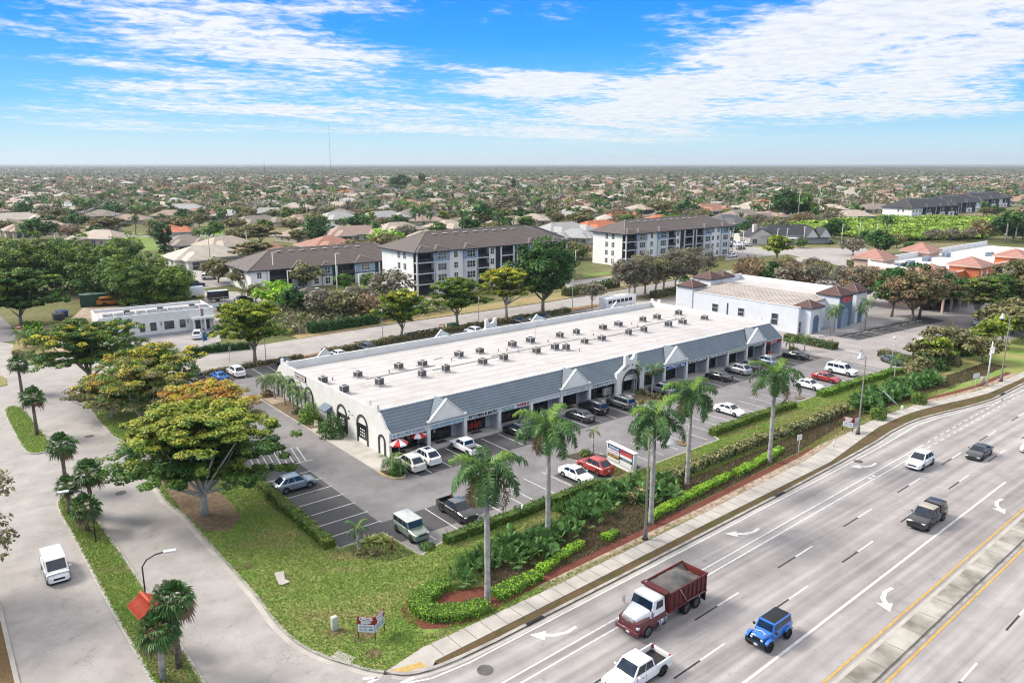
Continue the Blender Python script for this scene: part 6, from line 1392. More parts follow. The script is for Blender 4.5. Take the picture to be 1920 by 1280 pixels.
HL = {}; HPOS = []
NEAR = [(B1(290, 545), 'pink-brown', 2, 'pink-brown roofed white house at the far left behind the tall green trees', 1.2, 0), (B1(780, 520), 'terracotta', 1, 'small red-roofed house behind the left tree wall', .8, 0), (B1(1385, 640), 'grey-brown', 1, 'grey-brown roofed house just right of the dark conifer', 1., 0), (B1(1540, 745), 'cream', 0, 'low cream-roofed house behind a long clipped hedge', 1.15, 0),
        (B2(270, 715), 'terracotta', 0, 'terracotta roofed house behind the left end of the two-storey apartments', 1.05, .1), (B2(600, 585), 'pink-brown', 1, 'pink-brown roofed house behind the big two-storey roof, cream walls', 1.1, .2), (B2(785, 665), 'terracotta', 1, 'broad terracotta roof rising right behind the two-storey apartments', 1.15, .0), (B2(970, 575), 'pink-brown', 2, 'pink roofed house with white arched entrance behind the two-storey apartments', 1.1, -.1),
        (B2(845, 462), 'pale grey', 0, 'white house with grey roof and pool cage', 1.15, .05), (B2(1190, 452), 'pale grey', 2, 'pale blue-grey house right of the pool cage house', 1.1, -.05), (B2(590, 480), 'pink-brown', 0, 'brown-pink roofed house left of the pool cage house', 1.1, .1), (B2(240, 490), 'grey-brown', 2, 'grey-brown roofed house above the spreading dark tree', 1.1, .2), (B2(85, 385), 'dark grey', 0, 'dark grey roofed house in the left middle distance', 1., .1),
        (B2(1300, 545), 'beige', 0, 'beige roofed house left of the big hip roof of the middle block', 1.1, 0), (B2(1680, 525), 'beige', 1, 'beige roofed house above the middle block roof', 1.1, .1), (B3(350, 440), 'beige', 0, 'tan roofed house with a small palm between the two big blocks', 1.1, 0), (B3(690, 490), 'pale grey', 2, 'grey-beige low roofed house behind the gap between the big blocks', 1.15, 0), (B3(920, 467), 'orange-red', 2, 'long bright orange-red roof behind the gap between the blocks', 1.05, 0), (B3(1090, 390), 'orange-red', 1, 'bright orange hip roof further behind', 1., .3),
        (B3(1660, 360), 'terracotta', 2, 'terracotta roofed house behind the far block', 1.3, 0), (B4(100, 390), 'grey-brown', 2, 'wide brown roofed house right of the far block', 1.3, 0), (B4(275, 380), 'pink-brown', 1, 'pink-beige roofed house left of the big rounded green trees', 1., .1), (B4(0, 420), 'dark grey', 0, 'dark brown roofed house right behind the far block', 1.2, 0), (B2(1500, 445), 'dark grey', 2, 'dark grey roofed house with white lanai above the middle block', 1.1, 0), (B1(110, 475), 'cream', 2, 'long cream-roofed house at the far left', 1.2, .1), (B1(1680, 650), 'beige', 0, 'beige house half under the spreading dark tree', 1., .3)]
for p, k, sh, lab, s, r in NEAR: x, y = g(p[0], p[1] + 3, 3.); house(k, sh, lab, x, y, r, s * .95, 'nearer houses of the suburb'); HPOS.append((x, y))
# ---------------------------------------------------------------- the suburb beyond (houses, trees, palms)
def zone(X, Y):
    u = X / Y
    zs = [(-.52, 'behind the left tree wall'), (-.33, 'behind the white office'), (-.16, 'behind the two storey apartments'), (.07, 'behind the middle apartment block'), (.27, 'behind the right apartment block'), (.42, 'behind the clubhouse'), (9, 'behind the scrub field')]
    return next(l for a, l in zs if u < a)
def band(Y): return 'nearer' if Y < 480 else 'middle' if Y < 700 else 'far'
def blocked(X, Y, pad=0.):
    x, y = cam2world(X, Y)
    if Y < 262: return True
    if X < -95 and Y < 330 - 0: return True                                # tall tree wall
    if 70 < x < 265 and y < 235: return True                               # apartments
    if inpoly(x, y, FIELD): return True
    if 500 < x < 760 and 205 < y < 275: return True                        # dark apartments
    if 225 < x < 400 and y < 205: return True                              # terracotta plaza, clubhouse
    return False
def inpoly(x, y, P):
    c = False; j = len(P) - 1
    for i in range(len(P)):
        if (P[i][1] > y) != (P[j][1] > y) and x < (P[j][0] - P[i][0]) * (y - P[i][1]) / (P[j][1] - P[i][1]) + P[i][0]: c = not c
        j = i
    return c
FIELD = [g(*B4(x, y)) for x, y in ((300, 470), (900, 425), (1250, 418), (1800, 415), (2100, 440), (1700, 520), (1640, 545), (1000, 560), (560, 500))]
R_ = random.Random(21)
kinds = ['beige'] * 6 + ['pink-brown'] * 4 + ['cream'] * 3 + ['grey-brown'] * 3 + ['terracotta'] * 3 + ['pale grey'] * 3 + ['orange-red'] + ['dark grey'] * 2
cand = []
Y = 345.
while Y < 2300:
    stp = 38 if Y < 900 else 50; X = -.76 * Y + R_.uniform(0, 20)
    while X < .76 * Y:
        cand.append((X + R_.uniform(-6, 6), Y + R_.uniform(-9, 9))); X += 31 + R_.uniform(0, 10) + (12 if Y > 900 else 0)
    Y += stp
nh = 0; far_h = MB()
for X, Y in cand:
    if blocked(X, Y) or R_.random() < (.22 if Y < 700 else .38): continue
    x, y = cam2world(X, Y)
    if any((x - a) ** 2 + (y - b_) ** 2 < 28 ** 2 for a, b_ in HPOS): continue
    k = R_.choice(kinds); sh = R_.randrange(3); rz = CA - PI / 2 + R_.choice((0, 0, .2, -.25, PI / 2)) + R_.uniform(-.12, .12)
    if nh < 265:
        house(k, sh, '%s hip-roofed %s house in the %s rows %s' % (k, ('L-shaped', 'compact', 'long')[sh], band(Y), zone(X, Y)), x, y, rz, R_.uniform(.85, 1.05)); nh += 1; HPOS.append((x, y))
    else:
        W, D = R_.uniform(16, 24), R_.uniform(12, 16); mi = list(HROOF).index(k); c, s = math.cos(rz), math.sin(rz)
        q = MB(); q.box(-W / 2, W / 2, -D / 2, D / 2, 0, 3, 8); q.hip(-W / 2, W / 2, -D / 2, D / 2, 3, 3, mi, over=.8, mf=8)
        far_h.add([(x + p[0] * c - p[1] * s, y + p[0] * s + p[1] * c, p[2]) for p in q.v], []); o_ = len(far_h.v) - len(q.v)
        for f, m_ in zip(q.f, q.m): far_h.f.append([i + o_ for i in f]); far_h.m.append(m_); far_h.smooth.append(False)
tag(far_h.build('distant_houses', [RM[k] for k in HROOF] + [HWALL[0]]), 'pale and terracotta hip-roofed houses of the far suburb, reading as one mass', 'houses', kind='stuff')

# library of mid-distance trees (crown mesh + trunk mesh), shared by the copies
LIB = {}
def lib(key, h, R, style, seed, per, nc, size, pal, tip=None, h0=None, cr=1.6, lump=.22, **kw):
    t = tree('tree', '', 0, 0, h, R, style, seed, h0=h0, per=per, nc=nc, size=size, pal=pal, tip=tip, cr=cr, lump=lump, **kw)
    LIB[key] = [(c.name.split('.')[0], c.data) for c in t.children]
    for c in list(t.children): bpy.data.objects.remove(c)
    bpy.data.objects.remove(t)
def put(key, name, label, x, y, s=1., rz=0., group=None, cat='tree', z=0., sx=1.):
    t = thing(name, label, cat, (x, y, z), rz, group); t.scale = (s * sx, s * sx, s)
    for n_, me in LIB[key]: o = bpy.data.objects.new(n_, me); COL.objects.link(o); o.parent = t
    return t
lib('green', 8, 4.6, 'round', 1, 26, 60, .62, GREEN, h0=2.2); lib('deep', 9, 5, 'round', 2, 26, 66, .62, DEEP, h0=2); lib('olive', 8, 5, 'round', 3, 24, 60, .6, OLIVE, h0=2.4)
lib('grey', 7, 4.6, 'round', 4, 20, 52, .5, GREY, h0=2.4); lib('brown', 7.5, 4.6, 'round', 5, 20, 52, .5, BROWN, h0=2.4); lib('yellow', 7, 4.4, 'tier', 6, 22, 50, .55, YGREEN, h0=2.5)
lib('conifer', 13, 2.2, 'round', 7, 30, 70, .5, DEEP, h0=.6, cr=1.1); lib('flat', 9, 8, 'tier', 8, 26, 110, .6, OLIVE, h0=3.5); lib('lime', 6, 4.4, 'round', 9, 26, 50, .6, LIME, h0=1.2)
ADJ = {'green': 'leafy green', 'deep': 'dark green', 'olive': 'olive green', 'grey': 'sparse grey-brown', 'brown': 'russet brown', 'yellow': 'yellow-green', 'conifer': 'narrow dark conifer-shaped', 'flat': 'wide flat-topped', 'lime': 'bright green'}
# explicit ones
for k, p, s, lab, sx in (('conifer', B1(1240, 740), 1.0, 'tall dark conifer standing among palms left of the two-storey apartments', 1.2), ('flat', B2(280, 690), 1.1, 'wide umbrella-shaped dark tree behind the left houses', 1.25), ('deep', B2(1330, 262), 2.2, 'large dark dome-shaped tree in the far middle', 1.3), ('conifer', B2(1475, 225), 1.6, 'twin tall dark conifer on the skyline of the suburb', .8), ('conifer', B2(1498, 228), 1.5, 'second of the twin tall conifers on the skyline', .8),
                       ('lime', B2(1215, 690), 1.15, 'rounded bright green tree just left of the middle block roof', 1.4), ('green', B4(500, 410), 1.9, 'big rounded light green tree left of the scrub field', 1.1), ('deep', B4(390, 410), 2.0, 'big dark green tree beside the rounded light green one', 1.1), ('conifer', B3(365, 245), 1.4, 'dark columnar tree in the middle suburb', .8), ('deep', B1(290, 640), 1.1, 'dark round tree in front of the pink-roofed house at left', 1.3), ('grey', B1(380, 500), 1.4, 'big sparse grey tree at the left behind the tree wall', 1.3),
                       ('grey', B3(330, 400), 1.7, 'broad grey-brown tree above the middle block', 1.6), ('deep', B3(170, 470), 1.3, 'dark tree behind the middle block roof', 1.2), ('olive', B3(1380, 400), 1.2, 'long olive tree mass above the far block', 2.0), ('brown', B1(1230, 270), 1.5, 'dark russet spreading tree in the far left rows', 1.4), ('brown', B1(1500, 300), 1.6, 'reddish bare tree in the far left rows', 1.6)):
    x, y = g(*p); put(k, 'tree', lab, x, y, s, R_.uniform(0, 6), sx=sx)
wts = ['green'] * 4 + ['deep'] * 5 + ['olive'] * 7 + ['grey'] * 5 + ['brown'] * 3 + ['yellow'] + ['flat'] * 2
nt_ = 0; far = []
tc_ = []
Y = 265.
while Y < 760: 
    X = -.74 * Y + R_.uniform(0, 10)
    while X < .74 * Y: tc_.append((X + R_.uniform(-6, 6), Y + R_.uniform(-7, 7))); X += 15 + R_.uniform(0, 12)
    Y += 15 if Y < 500 else 20
for X, Y in tc_:
    if blocked(X, Y): continue
    x, y = cam2world(X, Y)
    if any(abs(x - a) < 13 and abs(y - b_) < 10 for a, b_ in HPOS): continue
    if nt_ < 165:
        if R_.random() < (.45 if Y < 480 else .2): continue
        k = R_.choice(wts); put(k, 'tree', '%s tree in the %s suburb gardens %s' % (ADJ[k], band(Y), zone(X, Y)), x, y, R_.uniform(.55, 1.1), R_.uniform(0, 6), 'garden trees of the suburb', sx=R_.uniform(.85, 1.35)); nt_ += 1
    else: far.append((x, y, R_.uniform(.6, 1.15)))
# far garden trees: one leafy mass built from small leaf clumps
for i in range(6500):
    Y = 560 + 1900 * R_.random() ** 1.25; X = R_.uniform(-.74, .74) * Y
    if blocked(X, Y): continue
    x, y = cam2world(X, Y)
    if Y < 900 and any(abs(x - a) < 13 and abs(y - b_) < 10 for a, b_ in HPOS): continue
    far.append((x, y, R_.uniform(.55, 1.2)))
rng = np.random.default_rng(8); P = []; C = []; S = []
PALS = [GREEN, DEEP, OLIVE, GREY, BROWN, OLIVE, GREY, OLIVE]
for x, y, s in far:
    k = 30; d = rng.normal(size=(k, 3)); d /= np.linalg.norm(d, axis=1)[:, None]; d *= rng.uniform(.75, 1.05, (k, 1))
    P.append(d * np.array([4.9, 4.9, 3.0]) * s + np.array([x, y, 3.9 * s])); c = palette(rng, 1, PALS[rng.integers(8)], .15)[0]; c = c * .75 + c.mean() * .25; C.append(np.clip(c * 1.25 * (1 + rng.normal(size=(k, 1)) * .18), .01, 1)); S.append(np.full(k, 1.9 * s))
P = np.vstack(P); v, c = cards(P, rng.normal(size=P.shape) + np.array([0, 0, .5]), np.concatenate(S), np.vstack(C), rng, .7)
tag(quadmesh('distant_trees', v, c, LEAF), 'mixed green and russet garden trees of the far suburb', 'trees', kind='stuff')
# woods out to the horizon: lumpy canopy blobs
n = 42000; u = rng.uniform(size=n); D = 1900 * (9000 / 1900) ** (u ** .9); a = rng.uniform(-.66, .66, n)
X = np.tan(a) * D; x = X * math.sin(CA) + D * math.cos(CA); y = -X * math.cos(CA) + D * math.sin(CA)
band_ = np.sin(D / 190. + 1.8 * np.sin(a * 7) + a * 3) * .5 + np.sin(D / 67. + a * 21) * .35 + rng.normal(size=n) * .35
cols = np.array([(.10, .13, .08), (.16, .18, .11), (.19, .165, .125), (.13, .155, .10)])[np.clip(((band_ + 1.2) * 1.5).astype(int), 0, 3)] * (1 + rng.normal(size=(n, 1)) * .12)
r = (5 + D / 450.) * rng.uniform(.7, 1.4, n)
oc = np.array([(1, 0, .35), (.5, .87, .35), (-.5, .87, .35), (-1, 0, .35), (-.5, -.87, .35), (.5, -.87, .35)])
V = np.empty((n, 6, 4, 3)); h_ = (4.5 + rng.uniform(0, 3, n) + (D > 3500) * 2)
for k in range(6):
    p, q = oc[k], oc[(k + 1) % 6]
    for j, (w, zz) in enumerate(((p, 0), (q, 0), (q * .55, 1), (p * .55, 1))):
        V[:, k, j, 0] = x + w[0] * r; V[:, k, j, 1] = y + w[1] * r; V[:, k, j, 2] = h_ * (0.05 if zz == 0 else rng.uniform(.8, 1.05, n))
tag(quadmesh('distant_woods', V.reshape(-1, 3), np.clip(np.repeat(cols, 24, axis=0), .01, 1), LEAF), 'grey-green woodland stretching to the horizon', 'woods', kind='stuff')
# palms in the suburb: low-detail crowns shared by copies
for k in range(3):
    rr_ = np.random.default_rng(50 + k); t = thing('palm_tree', '', 'palm tree'); mb = MB(); mb.tube([(0, 0, 0), (0, 0, 7.4)], [.28, .2], 6); mb.build('trunk', PTRUNK, t)
    v, c = royal_crown(rr_, 8.2, 13, nl=14, lw=.32, k=.95, ll=1.0); quadmesh('crown', v, c, LEAF, t); LIB['palm%d' % k] = [(c_.name.split('.')[0], c_.data) for c_ in t.children]
    for c_ in list(t.children): bpy.data.objects.remove(c_)
    bpy.data.objects.remove(t)
np_ = 0
for p, s in ((B1(580, 470), 1.3), (B1(640, 480), 1.2), (B1(705, 480), 1.35), (B1(870, 500), 1.1), (B1(990, 440), 1.1), (B1(1160, 640), 1.0), (B1(1020, 600), 1.0), (B1(1480, 690), .8), (B1(1560, 700), .9), (B2(740, 620), 1.1), (B2(900, 620), 1.), (B2(1060, 600), 1.), (B2(1300, 590), 1.), (B2(1440, 600), 1.5), (B2(1545, 560), 1.), (B2(1780, 560), 1.), (B3(170, 340), 1.1), (B3(300, 330), 1.1), (B3(380, 340), 1.1), (B3(520, 420), 1.4), (B3(350, 460), .7), (B3(790, 450), 1.), (B3(1200, 470), 1.), (B4(1030, 560), 1.3), (B4(1800, 570), 1.5), (B4(1860, 570), 1.3), (B4(265, 560), .9), (B4(325, 560), .9), (B4(400, 560), .9)):
    x, y = g(*p); X, Y = world2cam(x, y); put('palm%d' % (np_ % 3), 'palm_tree', 'tall feathery palm in the %s rows %s' % (band(Y), zone(X, Y)), x, y, s, R_.uniform(0, 6), 'palms of the suburb', 'palm tree'); np_ += 1
while np_ < 150:
    Y = 330 + 620 * R_.random(); X = R_.uniform(-.7, .7) * Y
    if blocked(X, Y): continue
    x, y = cam2world(X, Y)
    if any(abs(x - a) < 11 and abs(y - b_) < 9 for a, b_ in HPOS): continue
    put('palm%d' % (np_ % 3), 'palm_tree', 'tall feathery palm in the %s rows %s' % (band(Y), zone(X, Y)), x, y, R_.uniform(.7, 1.35), R_.uniform(0, 6), 'palms of the suburb', 'palm tree'); np_ += 1
# the bright scrub field
n = 26000; lo = np.min(FIELD, 0); hi = np.max(FIELD, 0); q = rng.uniform(lo, hi, (n * 3, 2)); q = np.array([p for p in q if inpoly(p[0], p[1], FIELD)])[:n]
hgt = 1.6 + .9 * np.sin(q[:, 0] / 7) * np.sin(q[:, 1] / 9 + 1) + .7 * np.sin(q[:, 0] / 3.1 + q[:, 1] / 4)
c = palette(rng, len(q), [(3, (.29, .42, .07)), (2, (.38, .50, .10)), (1, (.20, .31, .06))], .16); dk = (hgt < 1.1); c[dk] = palette(rng, dk.sum(), GREEN, .2)
v, c = cards(np.column_stack([q, np.clip(hgt, .4, 4) * rng.uniform(.6, 1.1, len(q))]), rng.normal(size=(len(q), 3)) * .6 + np.array([0, 0, 1]), rng.uniform(.9, 1.9, len(q)), c, rng, .7)
tag(quadmesh('scrub', v, c, LEAF), 'bright lime-green scrub filling the vacant field', 'scrub', kind='stuff')
for pts, m_ in (([B1(960, 610), (265, 437), (320, 460), (300, 470), (262, 470)], None), ([B1(1440, 600), (420, 432), (412, 455), (380, 455)], None), ([B2(760, 530), B2(1000, 520), B2(1040, 545), B2(780, 560)], None), ([B2(1530, 370), B2(1900, 350), B2(1900, 375), B2(1540, 385)], None), ([B1(850, 345), B1(1150, 335), B1(1150, 365), B1(860, 365)], None)):
    sheet('park_lawn', [g(*p) for p in pts], .02, grassmat('bright_lawn', (.16, .27, .06), (.12, .21, .05), (.25, .24, .11), .3) if 'bright_lawn' not in MATS else MATS['bright_lawn'])
sheet('apartment_lawn', [g(*B2(x, y)) for x, y in ((740, 1050), (850, 1000), (1210, 950), (1230, 1010), (1110, 1060), (900, 1060))], .05, MATS['bright_lawn'])
sheet('apartment_road', [g(*B2(x, y)) for x, y in ((-150, 1020), (300, 1035), (600, 1020), (730, 1055), (1120, 1065), (1560, 1080), (1560, 1130), (700, 1130), (300, 1120), (-150, 1150))], .02, M_SIDE)
sheet('apartment_road', [g(*q_) for q_ in (B1(1250, 850), B1(1740, 890), B1(1900, 960), B1(1480, 1010), B1(1380, 970))], .021, M_SIDE)
sheet('apartment_road', [g(*B3(x, y)) for x, y in ((700, 850), (1050, 805), (1120, 820), (1100, 850), (720, 900))], .022, M_SIDE)
sheet('apartment_lawn', [g(*B3(x, y)) for x, y in ((820, 800), (1000, 780), (1050, 795), (830, 820))], .04, MATS['bright_lawn'])
sheet('clubhouse_lot', [g(*B4(x, y)) for x, y in ((0, 590), (500, 600), (900, 600), (1000, 690), (760, 720), (400, 640), (0, 680))], .02, M_SIDE)
sheet('plaza_lot', [(200, 60), (420, 40), (420, 88), (240, 90), (212, 84)], .016, M_SIDE)

# streets winding through the suburb
for k, (Y0, amp, ph) in enumerate(((395, 14, .4), (470, 18, 2.1), (560, 22, 4.0), (690, 25, 1.0), (860, 30, 5.0))):
    ribbon('street', [cam2world(X, Y0 + amp * math.sin(X / 90 + ph)) for X in range(int(-.72 * Y0), int(.72 * Y0), 14) if not blocked(X, Y0)], 7.5, -.02, .03, M_SIDE)
# ---------------------------------------------------------------- near trees
TG = (.55, YGREEN); TA = (.8, GOLD)
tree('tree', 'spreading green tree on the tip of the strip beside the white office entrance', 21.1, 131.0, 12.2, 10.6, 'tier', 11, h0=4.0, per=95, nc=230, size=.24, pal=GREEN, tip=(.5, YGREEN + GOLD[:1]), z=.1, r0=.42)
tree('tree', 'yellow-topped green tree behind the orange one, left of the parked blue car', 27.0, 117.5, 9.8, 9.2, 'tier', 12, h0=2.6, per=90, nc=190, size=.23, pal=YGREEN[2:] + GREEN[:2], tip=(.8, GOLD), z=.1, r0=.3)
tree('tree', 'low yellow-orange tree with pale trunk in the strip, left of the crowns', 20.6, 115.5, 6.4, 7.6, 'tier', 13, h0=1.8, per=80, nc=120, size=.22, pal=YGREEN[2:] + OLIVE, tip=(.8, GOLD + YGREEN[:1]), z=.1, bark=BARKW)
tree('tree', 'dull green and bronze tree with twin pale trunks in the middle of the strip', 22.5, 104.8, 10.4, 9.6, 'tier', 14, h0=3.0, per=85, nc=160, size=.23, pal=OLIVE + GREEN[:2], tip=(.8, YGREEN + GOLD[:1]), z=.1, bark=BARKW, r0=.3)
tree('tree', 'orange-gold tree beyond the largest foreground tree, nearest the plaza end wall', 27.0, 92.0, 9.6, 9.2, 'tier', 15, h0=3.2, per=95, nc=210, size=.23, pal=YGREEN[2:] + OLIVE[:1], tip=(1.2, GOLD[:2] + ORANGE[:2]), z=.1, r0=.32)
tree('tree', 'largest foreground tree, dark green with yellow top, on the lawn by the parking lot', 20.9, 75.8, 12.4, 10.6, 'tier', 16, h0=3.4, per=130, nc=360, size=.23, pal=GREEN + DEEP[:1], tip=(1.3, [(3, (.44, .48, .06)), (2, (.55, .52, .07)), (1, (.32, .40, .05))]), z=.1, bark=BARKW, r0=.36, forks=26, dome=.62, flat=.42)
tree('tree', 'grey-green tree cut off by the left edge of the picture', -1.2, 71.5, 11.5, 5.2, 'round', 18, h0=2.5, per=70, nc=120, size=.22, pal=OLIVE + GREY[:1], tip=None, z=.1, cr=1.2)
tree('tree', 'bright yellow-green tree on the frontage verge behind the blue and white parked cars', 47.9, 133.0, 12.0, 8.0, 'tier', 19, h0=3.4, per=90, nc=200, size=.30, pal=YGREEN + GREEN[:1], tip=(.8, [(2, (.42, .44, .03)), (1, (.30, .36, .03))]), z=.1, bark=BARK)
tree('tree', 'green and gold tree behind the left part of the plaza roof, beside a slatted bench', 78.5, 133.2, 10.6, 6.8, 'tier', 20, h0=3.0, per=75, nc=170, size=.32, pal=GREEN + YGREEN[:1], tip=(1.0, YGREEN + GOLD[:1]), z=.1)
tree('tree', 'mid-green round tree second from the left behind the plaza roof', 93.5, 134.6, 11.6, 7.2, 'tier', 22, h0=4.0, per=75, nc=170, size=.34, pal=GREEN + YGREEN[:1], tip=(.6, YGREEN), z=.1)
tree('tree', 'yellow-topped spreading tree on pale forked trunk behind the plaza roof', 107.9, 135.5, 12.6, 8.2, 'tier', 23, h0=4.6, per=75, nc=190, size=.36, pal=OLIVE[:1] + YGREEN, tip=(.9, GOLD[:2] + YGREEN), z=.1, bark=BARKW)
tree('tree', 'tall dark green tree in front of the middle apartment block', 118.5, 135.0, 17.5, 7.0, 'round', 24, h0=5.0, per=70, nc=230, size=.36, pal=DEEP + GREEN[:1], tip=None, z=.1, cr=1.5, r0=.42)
tree('tree', 'almost bare low tree beside the frontage road near the white bus', 132.5, 132.5, 6.5, 5.0, 'tier', 25, h0=3.0, per=22, nc=80, size=.24, pal=GREY, tip=None, z=.1, bark=BARKW)
C2_ = Z(880, 480, .22917)
for i, (p, s, pal, lab) in enumerate([((1305, 335), 1.0, GREY, 'leftmost grey leafless-looking tree of the row along the frontage road'), ((1350, 325), .95, GREY + OLIVE[:1], 'second grey tree of the row along the frontage road'), ((1437, 310), 1.05, OLIVE + GREY[:1], 'third tree of the grey row along the frontage road'), ((1520, 300), 1.0, GREY, 'fourth tree of the grey row along the frontage road'), ((1588, 290), 1.0, OLIVE + GREY, 'fifth tree of the grey row along the frontage road'),
        ((1680, 270), 1.05, GREY, 'sixth tree of the grey row along the frontage road'), ((1750, 252), 1.1, GREY + BROWN[:1], 'seventh tree of the grey row along the frontage road'), ((1838, 232), 1.1, GREY, 'eighth and last tree of the grey row along the frontage road')]):
    x, y = g(*C2_(*p)); tree('tree', lab, x, y, 10.0 * s, 5.2 * s, 'round', 40 + i, h0=3.6, per=48, nc=110, size=.30, pal=pal, tip=None, bark=BARKW, cr=1.25, z=.1)
# left: broad tree and the wall of trees
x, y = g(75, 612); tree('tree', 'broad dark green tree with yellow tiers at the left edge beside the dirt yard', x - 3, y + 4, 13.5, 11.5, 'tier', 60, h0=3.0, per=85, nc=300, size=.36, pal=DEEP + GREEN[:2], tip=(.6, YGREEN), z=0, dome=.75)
for i, (px, py, h, R, pal, lab) in enumerate(((-10, 560, 17, 9, DEEP, 'dark tree at the left end of the tree wall'), (45, 548, 19, 9, GREEN, 'green tree second in the tall tree wall'), (105, 545, 20, 9.5, DEEP + GREEN[:1], 'tall tree above the broad one in the tree wall'), (160, 548, 20, 9, GREEN, 'tall green tree with bare limbs in the tree wall'), (205, 560, 18, 8.5, DEEP + GREEN[:2], 'deep green tree right of centre in the tree wall'),
        (252, 572, 19, 9.5, GREEN + YGREEN[2:], 'large mid-green tree behind the white office'), (300, 575, 15, 9, YGREEN[2:] + GREEN, 'light green tree at the right end of the tree wall'), (235, 540, 20, 7, YGREEN[:1] + GREEN, 'yellowish crown rising at the back of the tree wall'), (325, 560, 10, 5, GREEN + LIME[:1], 'small bright tree right of the tree wall'))):
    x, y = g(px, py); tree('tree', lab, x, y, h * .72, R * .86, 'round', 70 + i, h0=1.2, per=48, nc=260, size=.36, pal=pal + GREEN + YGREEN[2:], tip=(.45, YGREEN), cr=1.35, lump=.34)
# right side
for i, (p, h, R, st, pal, tip, lab, bk) in enumerate(((CR(430, 1045), 11, 4.0, 'round', DEEP + OLIVE[:1], None, 'dark slim tree right of the white building with red letters', BARK), (CR(100, 900), 9, 5.5, 'round', BROWN + GREY, None, 'grey-brown tree behind the right tower of the white building', BARK), (CR(665, 1105), 11.5, 6.5, 'round', BROWN + OLIVE, None, 'brown and olive tree on the kerbed island right of the white building', BARK), (CR(740, 1060), 11.5, 5.5, 'round', BROWN + DEEP[:1], None, 'darker brown tree behind the island tree', BARK), (CR(900, 960), 9, 6.0, 'round', DEEP + BROWN[:1], None, 'dense dark tree in front of the terracotta plaza', BARK),
        (CR(1380, 1140), 11.5, 6.0, 'tier', OLIVE + GREEN[:1], (.5, YGREEN), 'olive tree with forked bare limbs in front of the tiled canopy', BARKW), (CR(1610, 1065), 10, 3.6, 'round', GREEN, None, 'small green tree by the dark parked SUV at the right', BARK), (CR(1800, 1040), 12.5, 6.5, 'round', OLIVE + GREY[:1], None, 'grey-green many-stemmed tree at the right edge', BARKW), (CR(1900, 1030), 13, 5, 'round', OLIVE, None, 'olive tree cut by the right edge of the picture', BARKW))):
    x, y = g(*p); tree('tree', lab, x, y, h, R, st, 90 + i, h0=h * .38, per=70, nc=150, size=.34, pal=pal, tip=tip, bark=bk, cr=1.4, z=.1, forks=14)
G_ = random.Random(4)
spots = [(CK(150 + 120 * k, 60 + 14 * k), k) for k in range(13)]
for i in range(34):                          # the grey-brown belt behind the bank
    u = G_.random(); px = 1390 + 330 * u; py = 522 + 18 * u + G_.uniform(-14, 16) + (10 if u < .2 else 0)
    x, y = g(px, py); k = G_.choice(['grey', 'olive', 'brown', 'grey', 'deep', 'grey'])
    put(k, 'tree', '%s tree in the belt between the white building and the clubhouse' % ADJ[k], x, y, G_.uniform(.62, .95), G_.uniform(0, 6), 'trees of the belt behind the white building')
for p, k, s, lab in ((B4(330, 700), 'yellow', 1.5, 'golden olive tree behind the white building'), (B4(480, 600), 'green', .5, 'small round green tree at the clubhouse corner'), (B4(1190, 640), 'deep', 0.55, 'dark tree behind the terracotta plaza roof'), (B4(1100, 600), 'olive', 0.74, 'olive tree left of the far turret'), (B4(1330, 560), 'grey', 0.81, 'grey tree behind the far turret'), (B4(1450, 555), 'grey', 0.81, 'second grey tree behind the white roof'), (B4(1560, 555), 'grey', 0.81, 'third grey tree behind the white roof'), (B4(1650, 540), 'brown', 1.2, 'brown tree at the end of the scrub field'), (B4(1850, 560), 'deep', 1.5, 'dark tree among palms at the right edge'), (B4(900, 560), 'deep', 0.56, 'dark tree at the near edge of the scrub field'), (B4(700, 540), 'deep', 1., 'dark bushy tree right of the clubhouse'), (B4(820, 650), 'grey', 1., 'bare grey tree by the terracotta plaza driveway'), (B4(990, 640), 'deep', 1.0, 'small dark tree next to the left turret'), (B3(760, 690), 'olive', .8, 'olive tree between the two four-storey blocks'), (B3(800, 700), 'green', .7, 'green tree between the two four-storey blocks'), (B3(830, 700), 'brown', .8, 'brownish tree between the two four-storey blocks'), (B2(600, 1000), 'olive', .9, 'tall shrub-like tree before the two-storey apartments'), (B2(900, 1010), 'green', .55, 'slim young tree on the apartment lawn'), (B2(1100, 1010), 'green', .55, 'second slim young tree on the apartment lawn'), (B2(160, 1000), 'olive', .8, 'olive tree at the left corner of the two-storey apartments'), (B2(410, 1140), 'lime', 1.0, 'bright green tree beyond the yellow frontage tree'), (B2(540, 1190), 'deep', .7, 'dark tree left of the small shed'), (B2(240, 1110), 'olive', .6, 'thin tree by the black trailer'), (B1(1640, 960), 'olive', .9, 'tree by the parked dark pickup beyond the white office'), (B2(1250, 1110), 'grey', 1.15, 'dark grey bushy tree in front of the middle apartment block'),
        (B2(1000, 1160), 'grey', .8, 'bare tree in the apartment car park'), (B2(760, 1220), 'grey', .9, 'grey bushy tree right of the small shed'), (B2(900, 1230), 'olive', .8, 'olive bushy tree among the scrub by the hedge'), (B2(1120, 1230), 'brown', .8, 'brown bushy tree above the dark hedge')):
    x, y = g(*p); put(k, 'tree', lab, x, y, s, G_.uniform(0, 6))
